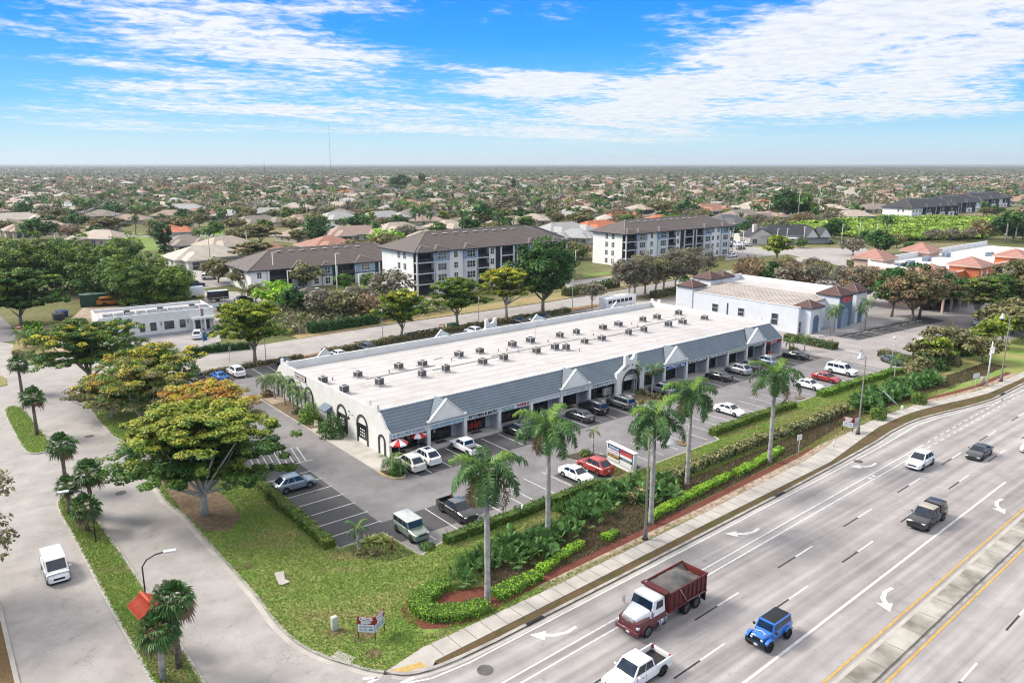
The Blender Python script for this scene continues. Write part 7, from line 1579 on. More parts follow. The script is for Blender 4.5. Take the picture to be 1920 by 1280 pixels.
# ---------------------------------------------------------------- palms
royal_palm('royal_palm', 'royal palm nearest the camera, its white trunk standing in the curved hedge bed', 33.8, 45.0, 11.4, 101, shaft=2.3)
royal_palm('royal_palm', 'second royal palm, in front of the parked sedan, with brown skirt below the crown', 44.8, 50.0, 11.2, 102)
royal_palm('royal_palm', 'third royal palm, beside the bell-shaped street lamp', 54.9, 45.9, 11.0, 103)
royal_palm('royal_palm', 'fourth royal palm, leafy and slightly lower, behind the street lamp', 65.2, 49.6, 10.6, 104)
royal_palm('royal_palm', 'fifth royal palm, farthest right, standing alone by the lime hedge', 78.2, 47.6, 10.8, 105, nf=17)
SB = 'sabal_palm'
for i, (p, h, lab) in enumerate((((41, 735), 4.6, 'round-headed sabal palm at the far end of the entrance median'), ((70, 815), 5.2, 'sabal palm on the small teardrop median island'), ((125, 915), 5.0, 'sabal palm at the head of the long median'), ((174, 965), 4.6, 'sabal palm behind the black lamp post'))):
    x, y = g(*p, .12); sabal_palm(SB, lab, x, y, h, 120 + i, k=1.18, nf=56)
x, y = g(158, 985, .12); sabal_palm(SB, 'low bushy sabal palm at the foot of the black lamp post', x, y - 1.5, 2.4, 125, k=1.15)
x, y = g(*Z2(400, 310), .12); sabal_palm(SB, 'short sabal palm leaning among the median group', x, y, 3.0, 126, k=.9)
x, y = g(*Z2(935, 1260), .12); sabal_palm(SB, 'sabal palm in front of the red-tiled sign, left one of the pair', x, y, 3.9, 127, k=1.12, nf=56, trunk=PTRUNK)
x, y = g(*Z2(1025, 1190), .12); sabal_palm(SB, 'taller sabal palm right of the red-tiled sign', x, y, 5.3, 128, k=1.15, dead=.3, nf=56)


def small_palm(lab, x, y, h, seed, k=.5, nf=11, z=.12, sub='palm_tree', **kw): return royal_palm(sub, lab, x, y, h, seed, z=z, k=k, nl=18, nf=nf, lw=.12, shaft=h * .3, tr=.11, **kw)
small_palm('slim young palm in the planter by the directory sign', *g(*Z5(798, 1095)), 2.9, 131, .33, 7)
small_palm('left one of the two palms before the central arch', *g(*Z5(1085, 670)), 4.2, 132, .5); small_palm('right one of the two palms before the central arch, on a leaning white trunk', *g(*Z5(1210, 690)), 4.4, 133, .5, lean=.5)
small_palm('young palm in the lawn hedge near the dark sedan', *g(*Z7(1085, 520)), 3.4, 134, .55)
small_palm('small palm on the kerb island between plaza and white building', *g(*Z7(508, 335)), 2.4, 135, .4); small_palm('drooping small palm at the right corner of the plaza', *g(*Z7(410, 330)), 1.8, 136, .42)
small_palm('palm in front of the red-lettered tower, left', *g(*CK(1360, 600)), 5.4, 137, .6, 14); small_palm('palm in front of the red-lettered tower, second', *g(*CK(1330, 615)), 4.6, 138, .55, 12)
small_palm('palm between the two right-hand towers of the white building', *g(*CK(1640, 560)), 6.0, 139, .6, 12); small_palm('second palm between the two right-hand towers of the white building', *g(*CK(1600, 570)), 4.6, 140, .55, 12)
for i, (y_, h, lab) in enumerate(((109.5, 3.4, 'palm nearest the rear corner of the plaza end wall'), (105.6, 3.6, 'second palm along the plaza end wall'), (102.6, 3.4, 'third palm along the plaza end wall'), (99.6, 3.0, 'fourth palm along the plaza end wall'), (112.8, 2.2, 'pale small palm at the rear corner of the plaza'))):
    small_palm(lab, 42.0, y_, h, 141 + i, .52, 15)
small_palm('areca palm in the corner bed beside the parked white crossover', 41.4, 73.3, 1.3, 150, .55, 18); small_palm('low palm in the corner bed, camera side', 42.0, 72.4, .9, 151, .4, 14)
x, y = g(*Z1(185, 350)); small_palm('feathery palm in the wedge by the white office entrance', x, y, 2.6, 152, .75, 16); x, y = g(*Z1(310, 390)); small_palm('second feathery palm in the wedge by the office entrance', x, y, 2.8, 153, .75, 16)
x, y = g(*B3(1500, 985)); sabal_palm('palm_tree', 'shaggy full-skirted palm against the rear left wall of the white building', x, y, 5.5, 155, k=1.3, nf=70, low=-1.35, dead=.3, z=0)
# spiky plants in the corner island
x, y = g(*Z4(585, 520), .12); royal_palm('palm_tree', 'yellowish cycad-like palm on a stubby stem in the corner planting', x, y, 2.4, 160, k=.36, nl=16, nf=9, lw=.16, shaft=.4, tr=.13)
def agave(seed, n=26, L=1.0, col=((1, (.42, .44, .12)), (1, (.25, .32, .08)))):
    rr = np.random.default_rng(seed); V = []; C = []
    for i in range(n):
        az = i * 2.4; e = rr.uniform(.25, 1.35); d = np.array([math.cos(az) * math.cos(e), math.sin(az) * math.cos(e), math.sin(e)]); s = np.array([-math.sin(az), math.cos(az), 0]) * .07; l = L * rr.uniform(.8, 1.2)
        m1 = d * l * .5; tp = d * l - np.array([0, 0, l * .22]); c_ = palette(rr, 1, col, .15)[0]; V += [-s * .6, s * .6, m1 + s, m1 - s, m1 - s, m1 + s, tp + s * .1, tp - s * .1]; C += [c_] * 8
    return quadmesh('agave', np.array(V), np.array(C), LEAF, link=False)
for (a, b_), L_, lab in ((Z4(645, 480), 1.15, 'large yellow-striped agave, left of the two in the corner planting'), (Z4(735, 475), 1.0, 'yellow-striped agave, right of the two in the corner planting')): x, y = g(a, b_, .12); plant('agave', agave(int(a), 34, L_), lab, 'agave', x, y, .12)
tuft = bush_mesh(5, .45, .5, 260, .12, [(1, (.28, .24, .12)), (1, (.2, .2, .08))])
for i, q_ in enumerate(((605, 540), (665, 545), (710, 540))): x, y = g(*Z4(*q_), .12); plant('shrub', tuft, 'dry tan tuft in front of the agaves', 'shrub', x, y, .12, i, 1, 'dry tufts in the corner planting')
x, y = g(*Z4(775, 515), .12); tag(MB().tube([(0, 0, 0), (.1, 0, 1.2)], [.13, .09], 8).build('stump', pm('rust_bark', (.40, .17, .06), .9, var=.3, scale=4), loc=(x, y, .12)), 'rust-coloured cut palm stump in the corner planting', 'stump')
x, y = g(*Z4(980, 505), .12); plant('shrub', bush_mesh(8, .8, .45, 420, .11, GREEN), 'small clipped green shrub at the corner of the parking lot', 'shrub', x, y, .10)
# palmettos along the bed
pmesh = [palmetto_mesh(200 + i, k=1.15, r=.66) for i in range(4)]; G2 = random.Random(9)
pz = [Z4(1195, 700), Z4(1240, 640), Z4(1330, 600), Z4(1400, 560), Z4(1470, 590), Z4(1520, 520), Z4(1590, 490), Z4(1640, 540), Z4(1300, 560), Z4(1440, 500), Z6(20, 560), Z6(10, 480), Z6(60, 420)]
pz += [Z6(150 + 38 * k, 430 - 25 * k + (-1) ** k * 22) for k in range(12)] + [Z6(180 + 42 * k, 330 - 20 * k) for k in range(8)] + [Z6(700, 200), Z6(740, 150), Z6(660, 250), Z6(760, 220)]
for i, p in enumerate(pz): x, y = g(*p, .12); plant('saw_palmetto', pmesh[i % 4], 'saw palmetto clump in the dark bed below the royal palms', 'palmetto', x, y, .12, G2.uniform(0, 6), G2.uniform(.85, 1.3), 'saw palmettos below the royal palms')
for i in range(46):
    t_ = G2.random(); px = 890 + 440 * t_; py = 640 + (1 - t_) * 0; a, b_ = Z7(px, 690 - (px - 890) * .36 + G2.uniform(-40, 25)); x, y = g(a, b_, .12)
    plant('saw_palmetto', pmesh[i % 4], 'saw palmetto clump beside the small green box hedges, further along the bed', 'palmetto', x, y, .12, G2.uniform(0, 6), G2.uniform(.9, 1.5), 'saw palmettos further along the bed')
bm_ = [bush_mesh(300 + i, 1.5, 1.8, 900, .2, pal) for i, pal in enumerate((GREEN, DEEP + OLIVE[:1], OLIVE))]
for i in range(30):
    t_ = G2.random(); px = 1230 + 420 * t_; a, b_ = Z7(px, 470 - (px - 1230) * .42 + G2.uniform(-45, 60)); x, y = g(a, b_, .12)
    plant('shrub', bm_[i % 3], 'rounded shrub in the overgrown bed near the orange monument sign', 'shrub', x, y, .1, G2.uniform(0, 6), (G2.uniform(.9, 1.6),) * 3, 'overgrown shrubs near the orange sign')
for i, (a, b_, s) in enumerate(((1350, 400, 2.0), (1400, 330, 1.8), (1290, 390, 1.6), (1700, 290, 2.2), (1780, 250, 2.2), (1850, 190, 2.4), (1900, 230, 2.2), (1650, 380, 1.6), (1750, 190, 2.))):
    x, y = g(*Z7(a, b_ + 30)); put('yellow' if i in (0, 3, 4) else 'olive', 'tree', ['yellow-topped bushy tree beside the orange monument sign', 'low olive tree behind the orange monument sign', 'low dark tree left of the orange sign planting', 'yellow-tipped tree by the right street lamp', 'second yellow-tipped tree near the right street lamp', 'olive tree at the right edge above the swale', 'lower olive tree at the right edge above the swale', 'dense bush-like tree in the swale', 'olive tree before the dark parked SUV'][i], x, y, .38 * s, i)
for p, lab in ((Z7(980, 770), 'square clipped box shrub nearer the white-and-red sign'), (Z7(1243, 670), 'larger square clipped box shrub right of the fallen pole')): x, y = g(*p, .12); plant('shrub', bush_mesh(12, .95, 1.5, 1500, .12, GREEN + YGREEN[:1], True), lab, 'shrub', x, y, .12, .3)
# plants by the end wall
for i, (x, y, R, h, pal, lab) in enumerate(((41.7, 96.2, 1.5, 2.6, GREEN + LIME[:1], 'light green bushy plant between the palms and the blue awning'), (41.6, 88.8, 1.6, 2.9, DEEP + GREEN[:1], 'big dark green bush covering the second arch of the end wall'), (41.5, 91.2, .9, 1.2, GREEN, 'low shrub beside the path to the side door'), (41.9, 98.8, .7, 1.0, OLIVE, 'grey-green shrub under the end wall palms'), (41.7, 101.0, .7, .8, GREY, 'pale round shrub under the end wall palms'), (41.6, 72.6, .9, 1.2, GREEN, 'rounded shrub in the corner bed next to the white crossover'), (41.6, 111.6, 1., 1.0, BROWN, 'reddish shrub near the rear corner of the plaza'))):
    plant('shrub', bush_mesh(400 + i, R, h, 1500 if R > 1 else 700, .15, pal), lab, 'shrub', x, y, .12)
for i, (a, b_) in enumerate((Z5(1130, 670), Z5(1180, 685), Z5(1250, 705), Z5(1130, 745), Z7(450, 345), Z7(430, 330))): x, y = g(a, b_); plant('shrub', tuft if i % 2 else bush_mesh(450 + i, .7, .6, 400, .12, OLIVE), 'low brownish shrub in the kerbed beds along the plaza', 'shrub', x, y, .12, i, 1.3, 'low shrubs in the kerbed beds')
# ---------------------------------------------------------------- hedges
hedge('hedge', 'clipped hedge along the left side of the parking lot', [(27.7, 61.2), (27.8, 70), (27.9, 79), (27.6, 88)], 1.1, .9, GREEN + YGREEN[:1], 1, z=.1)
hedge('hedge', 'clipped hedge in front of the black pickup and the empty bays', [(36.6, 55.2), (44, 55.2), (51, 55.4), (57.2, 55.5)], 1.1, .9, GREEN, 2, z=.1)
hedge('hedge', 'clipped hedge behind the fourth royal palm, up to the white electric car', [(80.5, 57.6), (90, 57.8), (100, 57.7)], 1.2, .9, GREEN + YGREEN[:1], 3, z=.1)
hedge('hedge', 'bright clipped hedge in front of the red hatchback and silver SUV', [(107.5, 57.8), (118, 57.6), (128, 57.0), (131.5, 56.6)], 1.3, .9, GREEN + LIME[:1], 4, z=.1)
uh = smooth([(32.4, 49.1), (30.3, 48.8), (28.9, 47.8), (28.6, 46.6), (29.5, 45.5), (31.1, 44.7), (33.0, 44.3)], 2)
def fat_hedge(lab, pts, w, h, pal, seed, **kw): return hedge('hedge', lab, pts, w, h, pal, seed, z=.12, **kw)
fat_hedge('thick horseshoe-shaped low hedge curling round the nearest royal palm', uh, 1.8, .62, GREEN + LIME[:1], 5, dens=150, size=.085, rough=.05)
fat_hedge('short fat green hedge strip right of the nearest royal palm', [(34.6, 44.9), (36.8, 45.1), (39.4, 45.2)], 1.5, .55, GREEN + LIME, 6, dens=150, size=.085, rough=.05)
fat_hedge('short lime hedge left of the lamp post, by the second royal palm', [(39.9, 45.6), (42, 46.0), (44.2, 46.6), (46.3, 46.9)], .8, .55, LIME, 7, dens=110, size=.09)
fat_hedge('short lime hedge just left of the bell-shaped street lamp', [(48.6, 46.2), (50.5, 46.5)], .8, .55, LIME, 8, dens=110, size=.09)
fat_hedge('long lime hedge between the third and fifth royal palms', [(55.2, 46.4), (60, 47.0), (65, 47.4), (70.5, 47.9)], .9, .6, LIME, 9, dens=110, size=.09)
fat_hedge('lime hedge at the foot of the fifth royal palm', [(71.5, 47.6), (74, 47.9), (79, 48.3), (82.6, 48.8)], 1.0, .6, LIME, 10, dens=110, size=.09)
VAR = [(3, (.42, .42, .20)), (2, (.20, .22, .06)), (2, (.30, .26, .12)), (2, (.10, .13, .04))]
fat_hedge('long variegated cream and green hedge between the lawn and the dark swale', [(56.5, 50.3), (62, 51.2), (70, 51.8), (82, 52.0), (94, 51.6), (104, 51.9)], 1.3, .95, VAR, 11, dens=55, size=.15)
hedge('hedge', 'small clipped hedge along the planted wedge at the office entrance', [g(*Z1(110, 395)), g(*Z1(230, 430)), g(*Z1(370, 450))], 1.2, .8, GREEN + BROWN[:1], 12, z=.1)
hedge('hedge', 'tall dark hedge along the frontage road behind the plaza', [g(*Z3(380, 245)), g(*Z3(620, 210)), g(*Z3(860, 175))], 1.6, 2.2, DEEP, 13, dens=22, size=.2)
hedge('hedge', 'dark hedge strip by the office car park', [g(*Z1(1340, 395)), g(*Z1(1560, 370)), g(*Z1(1760, 350))], 1.5, 1.3, DEEP, 14, dens=22, size=.2)
hedge('hedge', 'dark clipped box hedge right of the white office roof', [g(*B1(1650, 1180)), g(*B1(1830, 1160))], 5, 1.6, DEEP + GREEN[:1], 15, dens=10, size=.25)
hedge('hedge', 'brownish hedge between the rear car park and the frontage road', [(60, 130.6), (75, 131.6), (95, 132.4), (125, 132.8)], 1.6, 1.1, BROWN + GREEN[:1] + OLIVE, 16, dens=22, size=.18)
hedge('hedge', 'low reddish-brown hedge behind the blue parked car', [(34.5, 130.0), (44, 130.6), (56, 131.1)], 1.2, .7, BROWN + OLIVE, 17, dens=26, size=.15)
hedge('hedge', 'dark clipped hedge between the plaza and the white building', [g(*CK(930, 660)), g(*CK(1100, 690)), g(*CK(1370, 745))], 2.2, 1.4, OLIVE + DEEP[:1], 18, dens=24, size=.16)
hedge('hedge', 'long rounded hedge behind the dark sedan near the orange sign', [g(*CS(300, 640)), g(*CS(500, 680)), g(*CS(760, 740))], 2.2, 1.2, OLIVE, 19, dens=28, size=.14)
hedge('hedge', 'dark hedge on the far side of the frontage road, by the apartments', [g(*C2_(790, 330)), g(*C2_(1000, 290)), g(*C2_(1200, 250))], 3, 2.2, DEEP + OLIVE[:1], 20, dens=9, size=.3)
hedge('hedge', 'clipped hedge along the cream-roofed house at the left', [g(*B1(1380, 830)), g(*B1(1830, 790))], 2.5, 2.4, DEEP + GREEN, 21, dens=6, size=.35)
hedge('hedge', 'hedge beside the white building tail, along the frontage road', [g(*C2_(1500, 345)), g(*C2_(1700, 300))], 2, 1.6, DEEP + BROWN[:1], 22, dens=9, size=.3)
# scrubby undergrowth behind the tall hedge
n = 5200; rr = np.random.default_rng(31); q = np.column_stack([rr.uniform(60, 104, n), rr.uniform(150.5, 176, n)]); hh = 1.2 + 1.2 * np.abs(np.sin(q[:, 0] / 3.3) * np.sin(q[:, 1] / 4.1)); c = palette(rr, n, OLIVE + GREY + GREEN[:1], .2)
v, c = cards(np.column_stack([q, hh * rr.uniform(.3, 1.1, n)]), rr.normal(size=(n, 3)) + np.array([0, 0, .7]), rr.uniform(.3, .6, n), c, rr, .6); tag(quadmesh('undergrowth', v, c, LEAF), 'grey-green undergrowth behind the tall frontage hedge', 'undergrowth', kind='stuff')
n = 2600; q = np.array([g(*Z1(*p)) for p in zip(rr.uniform(170, 300, n), rr.uniform(190, 330, n))]); c = palette(rr, n, GREEN + LIME[:1], .2)
v, c = cards(np.column_stack([q, rr.uniform(.2, 1.0, n)]), rr.normal(size=(n, 3)) + np.array([0, 0, .7]), rr.uniform(.2, .45, n), c, rr, .6); tag(quadmesh('ground_cover', v, c, LEAF), 'bright green ground cover in the wedge by the office entrance', 'ground cover', kind='stuff')
# lawn blades and swale scrub
def inpolys(q, P):
    c = np.zeros(len(q), bool); j = len(P) - 1
    for i in range(len(P)):
        (xi, yi), (xj, yj) = P[i][:2], P[j][:2]
        if yi != yj: c ^= ((yi > q[:, 1]) != (yj > q[:, 1])) & (q[:, 0] < (xj - xi) * (q[:, 1] - yi) / (yj - yi) + xi)
        j = i
    return c


def blades(name, poly, n, h, pal, seed, lab, z=.1, cat='grass', dry=None, holes=(), xmax=1e9, dryx=None):
    rr = np.random.default_rng(seed); lo = np.min(poly, 0); hi = np.minimum(np.max(poly, 0), [xmax, 1e9]); q = rr.uniform(lo, hi, (n * 6, 2)); k = inpolys(q, poly)
    for hh_ in holes: k &= ~inpolys(q, hh_)
    q = q[k][:n]; n = len(q); c = palette(rr, n, pal, .1); w = np.sin(q[:, 0] * .55 + 1.3 * np.sin(q[:, 1] * .4)) + np.sin(q[:, 1] * .8 + q[:, 0] * .21) + .8 * np.sin(q[:, 0] * 1.7 + q[:, 1] * 2.1)
    if dryx: w += np.clip((q[:, 0] - dryx) / 12, -.3, .9)
    for px_, py_, r_ in ((683, 1190, 1.0), (628, 1185, .7), (460, 1060, .9), (700, 1225, .8), (640, 1035, .7), (1000, 985, .8), (1230, 925, .9), (1280, 830, 1.1), (1410, 800, .9)): x_, y_ = g(px_, py_, .1); w += 2.2 * np.exp(-((q[:, 0] - x_) ** 2 + (q[:, 1] - y_) ** 2) / r_ ** 2 * .6)
    w += rr.normal(size=n) * .5; dm = w > 1.3; c[dm] = palette(rr, dm.sum(), dry or [(1, (.32, .30, .12)), (1, (.26, .29, .10))], .1)
    hh = h * rr.uniform(.5, 1.4, n); a = rr.uniform(0, 2 * PI, n); s = np.column_stack([np.cos(a), np.sin(a), np.zeros(n)]) * .055; b3 = np.column_stack([q, np.full(n, z)]); tp = b3 + np.column_stack([rr.normal(size=(n, 2)) * .10, hh])
    v = np.stack([b3 - s, b3 + s, tp], 1).reshape(-1, 3); tag(quadmesh(name, v, np.repeat(c, 3, 0), LEAF, k=3), lab, cat, kind='stuff')
GP = [(3, (.20, .31, .06)), (2, (.25, .36, .08)), (1, (.17, .26, .05))]
SW_ = [(35, 45.1), (44, 45.2), (60, 45.8), (84, 47.2), (100, 49.3), (150, 46.5), (150, 50), (118, 51.4), (100, 51.4), (84, 50.6), (62, 50.4), (45, 49.8), (36, 49.4)]; MU_ = [(27.2, 44.2), (36, 44.0), (150, 44), (150, 47), (84, 46.9), (60, 46), (36, 46.6), (30, 48.5), (27.7, 46)]
blades('grass', lawn, 130000, .12, GP, 5, 'lush green grass of the corner lawn and the strip along the lot', holes=(SW_, MU_, [(19.7, 89), (19.3, 78), (19.8, 72), (21.5, 70.5), (23.6, 73), (24, 79), (23, 86), (22.5, 89.3)], [(x + dx_q, y) for (x, y), dx_q in zip([g(*Z4(x, y), .12) for x, y in ((105, 655), (160, 645), (165, 690), (195, 705), (150, 725), (130, 720))], [0] * 6)]), xmax=132, dryx=38)
blades('grass', i2, 16000, .14, GP, 7, 'green grass of the entrance median', z=.12)
blades('grass', i1, 5000, .14, GP, 8, 'green grass of the teardrop island', z=.12); blades('grass', i3, 9000, .14, GP, 18, 'green grass under the orange and bronze trees', z=.11)
blades('weeds', SW_, 26000, .22, [(2, (.17, .12, .07)), (2, (.12, .10, .055)), (1, (.16, .18, .055))], 9, 'brown weeds and leaf litter of the swale bed', z=.115, cat='weeds', dry=[(1, (.14, .10, .055))])
# ---------------------------------------------------------------- vehicles on the road
HW = 181.9
dump_truck(43.35, 34.75, HW)
vehicle('pickup_truck', 'pickup', WHITE, 'white crew-cab pickup with open bed beside the dump truck at the bottom edge', 'pickup truck', 36.0, 30.75, HW, rim=RIMB)
jeep(47.2, 27.6, HW)
vehicle('crossover', 'suv', WHITE, 'white crossover driving in the lane next to the bicycle lane', 'suv', 91.4, 35.85, HW, rim=RIMB)
vehicle('sedan', 'sedan', DGREY, 'dark grey sedan driving on the highway behind the white crossover', 'sedan', 100.2, 32.65, HW, rim=RIMB)
vehicle('pickup_truck', 'pickup', BLACKP, 'black pickup with tan bed cap driving on the highway', 'pickup truck', 76.6, 28.75, HW, roofm=pm('paint_tan_roof', (.42, .38, .31), .35, coat=.5), cap=True)
x, y = g(1925, 850); vehicle('car', 'sedan', WHITE, 'white car just entering at the right edge of the highway', 'car', x + 2.0, y, HW)
vehicle('van', 'van', WHITE, 'small white cargo van driving on the entrance road', 'van', 7.05, 72.3, -91, windows=True)
# parked cars, front row of the plaza (nose in)
for st, mt, lab, cat, x, y, deg, kw in (
    ('suv', OFFW, 'cream-white crossover parked beside the corner bed with the palm', 'suv', 43.9, 73.5, 90, {}), ('suv', WHITE, 'white hatchback SUV with sunroof in front of the red umbrellas', 'suv', 46.4, 74.0, 90, dict(sunroof=True)), ('pickup', WHITE, 'white pickup parked nose-in at the kitchen and bath shop', 'pickup truck', 52.1, 73.7, 90, dict(scale=.92)),
    ('suv', BLACKP, 'black SUV parked in front of the nails shop', 'suv', 60.9, 74.2, 90, dict(sunroof=True)), ('sedan', DGREY, 'dark grey sedan parked left of the black station wagon', 'sedan', 71.8, 73.6, 90, {}), ('bigsuv', BLACKP, 'black large SUV parked next to the dark grey sedan', 'suv', 75.6, 74.8, 90, dict(rack=True, scale=.92)), ('bigsuv', GREYP, 'grey SUV with roof rails parked at the dentist', 'suv', 80.4, 73.9, 90, dict(rack=True, sunroof=True, scale=.92)),
    ('suv', SILVER, 'silver SUV half hidden by palms right of the central arch', 'suv', 90.5, 74.6, 90, dict(sunroof=True)), ('sedan', BLACKP, 'black sedan parked in front of the barber shop', 'sedan', 104.0, 73.8, 90, {}), ('suv', SILVER, 'silver-grey crossover parked right of the black sedan', 'suv', 109.8, 74.1, 90, dict(sunroof=True)), ('suv', DGREY, 'dark grey crossover between two silver ones', 'suv', 113.0, 74.3, 90, {}),
    ('suv', BLUEGREY, 'pale silver crossover parked before the cream shop sign', 'suv', 118.3, 74.4, 90, dict(rack=True)), ('sedan', BLACKP, 'black sedan at the far right end of the plaza front', 'sedan', 126.8, 73.6, 90, {}),
    ('box', GREENG, 'sage green boxy off-roader with pale roof parked by the corner planting', 'off-roader', 35.1, 58.9, -91, dict(roofm=pm('paint_roof_pale', (.52, .54, .52), .3, coat=.5), rim=RIMB, scale=.95)), ('pickup', BLACKP, 'black pickup parked under the nearest royal palm crown', 'pickup truck', 41.0, 59.6, -91, dict(roofm=GREYP, scale=.95)), ('suv', BLUEGREY, 'pale blue-grey crossover parked by the left hedge of the lot', 'suv', 30.8, 76.3, 0, {}),
    ('sedan', WHITE, 'white sedan parked nose out next to the coral SUV', 'sedan', 56.9, 58.7, -90, {}), ('suv', CORAL, 'coral red SUV parked beside the directory sign', 'suv', 60.2, 59.1, 90, {}), ('sedan', WHITE, 'white electric-looking hatchback parked behind the fifth royal palm', 'hatchback', 90.2, 61.8, -90, dict(rim=RIMB)),
    ('sedan', WHITE, 'white sedan parked left of the red hatchback', 'sedan', 111.0, 61.6, -90, {}), ('sedan', RED, 'red hatchback between the white sedan and the silver SUV', 'hatchback', 117.0, 62.0, -90, {}), ('bigsuv', WHITE, 'large white SUV parked right of the red hatchback', 'suv', 123.0, 62.6, -90, dict(rack=True)), ('sedan', GREYP, 'dark grey sedan by the rounded hedge near the orange sign', 'sedan', 137.0, 60.7, -120, {}),
    ('pickup', TAN, 'tan pickup at the left end of the rear car park', 'pickup truck', 36.0, 126.8, 92, dict(scale=.92)), ('coupe', BLUE, 'bright blue coupe in the rear car park', 'coupe', 39.3, 126.5, 92, {}), ('suv', WHITE, 'white SUV next to the blue coupe in the rear car park', 'suv', 42.3, 127.0, 92, {}),
    ('sedan', DGREY, 'dark car behind the rear left turret of the plaza', 'sedan', 51.2, 127.2, 92, {}), ('sedan', WHITE, 'white car peeking over the rear parapet, first from left', 'sedan', 61.5, 127.5, 92, {}), ('suv', DGREY, 'dark SUV peeking over the rear parapet beside the brown hedge', 'suv', 67.8, 128.2, 92, {}), ('suv', WHITE, 'white-roofed car by the second rear gable', 'suv', 92.5, 127.4, 92, {}), ('suv', BLACKP, 'black car right of the rear arch tower', 'suv', 106.5, 129.0, 92, {}), ('sedan', GREYP, 'grey car second right of the rear arch tower', 'sedan', 109.8, 128.8, 92, {}), ('suv', NAVY, 'navy car third right of the rear arch tower', 'suv', 113.2, 129.0, 92, {})):
    vehicle({'suv': 'parked_car', 'bigsuv': 'parked_car', 'box': 'parked_car', 'sedan': 'parked_car', 'coupe': 'parked_car', 'pickup': 'pickup_truck'}[st], st, mt, lab, cat, x, y, deg, **kw)
for p, st, mt, lab, cat, deg in ((Z1(865, 345), 'pickup', GREYP, 'grey pickup parked in front of the white office door', 'pickup truck', 60), (Z1(960, 405), 'sedan', WHITE, 'white car half hidden by the yellow tree near the office', 'sedan', 60), (Z1(1395, 275), 'suv', WHITE, 'white SUV parked at the office porch', 'suv', 70), (B1(1465, 990), 'pickup', NAVY, 'dark blue pickup on the road beyond the white office', 'pickup truck', -20), (B1(1570, 935), 'box', WHITE, 'white utility vehicle by the road beyond the office', 'utility vehicle', -15), (CS(1610, 205), 'suv', NAVY, 'dark navy SUV parked under the tree at the far right', 'suv', 8), (CS(1390, 285), 'sedan', WHITE, 'white car behind the shrubs at the right', 'sedan', 20), (CS(1840, 250), 'sedan', OFFW, 'pale car in front of the navy SUV', 'sedan', 8),
        (B2(700, 1035), 'sedan', WHITE, 'white car beside the small shed roof', 'sedan', 10), (B2(955, 1045), 'suv', WHITE, 'white SUV on the apartment lawn drive', 'suv', 0), (B2(1080, 1085), 'sedan', DGREY, 'dark car in the apartment car park by the grey tree', 'sedan', 10), (B2(1150, 1070), 'sedan', WHITE, 'white car next to the dark one at the apartments', 'sedan', 10), (B2(1500, 1130), 'sedan', RED, 'dull red car behind the gold frontage tree', 'sedan', 0), (B2(480, 1060), 'suv', WHITE, 'white SUV half hidden behind the bright green tree', 'suv', 0), (B4(100, 610), 'sedan', DGREY, 'dark car in the clubhouse car park', 'sedan', 0), (B4(160, 560), 'suv', WHITE, 'white car nearest the clubhouse', 'suv', 30), (B4(45, 660), 'suv', WHITE, 'white car at the near side of the clubhouse car park', 'suv', 0), (B4(670, 575), 'suv', DGREY, 'dark car right of the clubhouse', 'suv', 0), (B4(770, 570), 'pickup', BLACKP, 'black pickup right of the clubhouse', 'pickup truck', 0), (B1(1680, 910), 'suv', SILVER, 'silver car by the tree at the two-storey apartments', 'suv', 30), (B1(1830, 1105), 'suv', BLACKP, 'black car by the clipped box hedge', 'suv', 0)):
    x, y = g(*p); vehicle('pickup_truck' if st == 'pickup' else 'parked_car', st, mt, lab, cat, x, y, deg, scale=1.0)
G3 = random.Random(77)
for i in range(16):
    a, b_ = B2(900 + i * 44, 1135 + G3.uniform(-8, 30)); x, y = g(a, b_); m_ = G3.choice((WHITE, SILVER, WHITE, GREYP, OFFW, BLACKP)); vehicle('parked_car', 'sedan' if i % 2 else 'suv', m_, 'car in the apartment car park glimpsed through the trees', 'car', x, y, 80 + G3.uniform(-5, 5), group='cars glimpsed in the apartment car park')
for i in range(12):
    a, b_ = B4(-20 + i * 14, 560 + (i % 3) * 14); x, y = g(a, b_); vehicle('parked_car', 'sedan' if i % 2 else 'suv', G3.choice((WHITE, SILVER, WHITE, GREYP)), 'car in the bright car park left of the clubhouse', 'car', x, y, G3.choice((80, 95)), group='cars left of the clubhouse')
x, y = g(*C2_(930, 470), 0)
t = thing('bus', 'white bus with dark windows parked behind the plaza roof', 'bus', (137.5, 128.5, 0), math.radians(2)); MB().box(-5.5, 5.5, -1.25, 1.25, .5, 3.3).build('body', WHITE, t, bevel=.12); [MB().cbox((-4.2 + k * 1.5, s * 1.26, 2.3), (1.2, .05, .8)).build('side_window', GLASS, t) for k in range(6) for s in (-1, 1)]; MB().cbox((5.5, 0, 2.2), (.06, 2.1, 1.1)).build('windshield', GLASS, t)
for s in (-1, 1):
    for xw in (-3.4, 3.6): mb = MB(); mb.cyl((0, 0), .5, -.15, .15, 14); o = mb.build('wheel', TYRE, t); o.location = (xw, s * 1.15, .5); o.rotation_euler = (PI / 2, 0, 0)
MB().box(-3, 3, -.8, .8, 3.3, 3.45).build('roof_hatch', STUCT, t)
x, y = g(*Z1(490, 250)); t = thing('motorcycle', 'red and white motorcycle parked on the dirt by the white office', 'motorcycle', (x, y, 0), 1.2)
for xw in (-.7, .7): mb = MB(); mb.cyl((0, 0), .32, -.06, .06, 16); o = mb.build('wheel', TYRE, t); o.location = (xw, 0, .32); o.rotation_euler = (PI / 2, 0, 0)
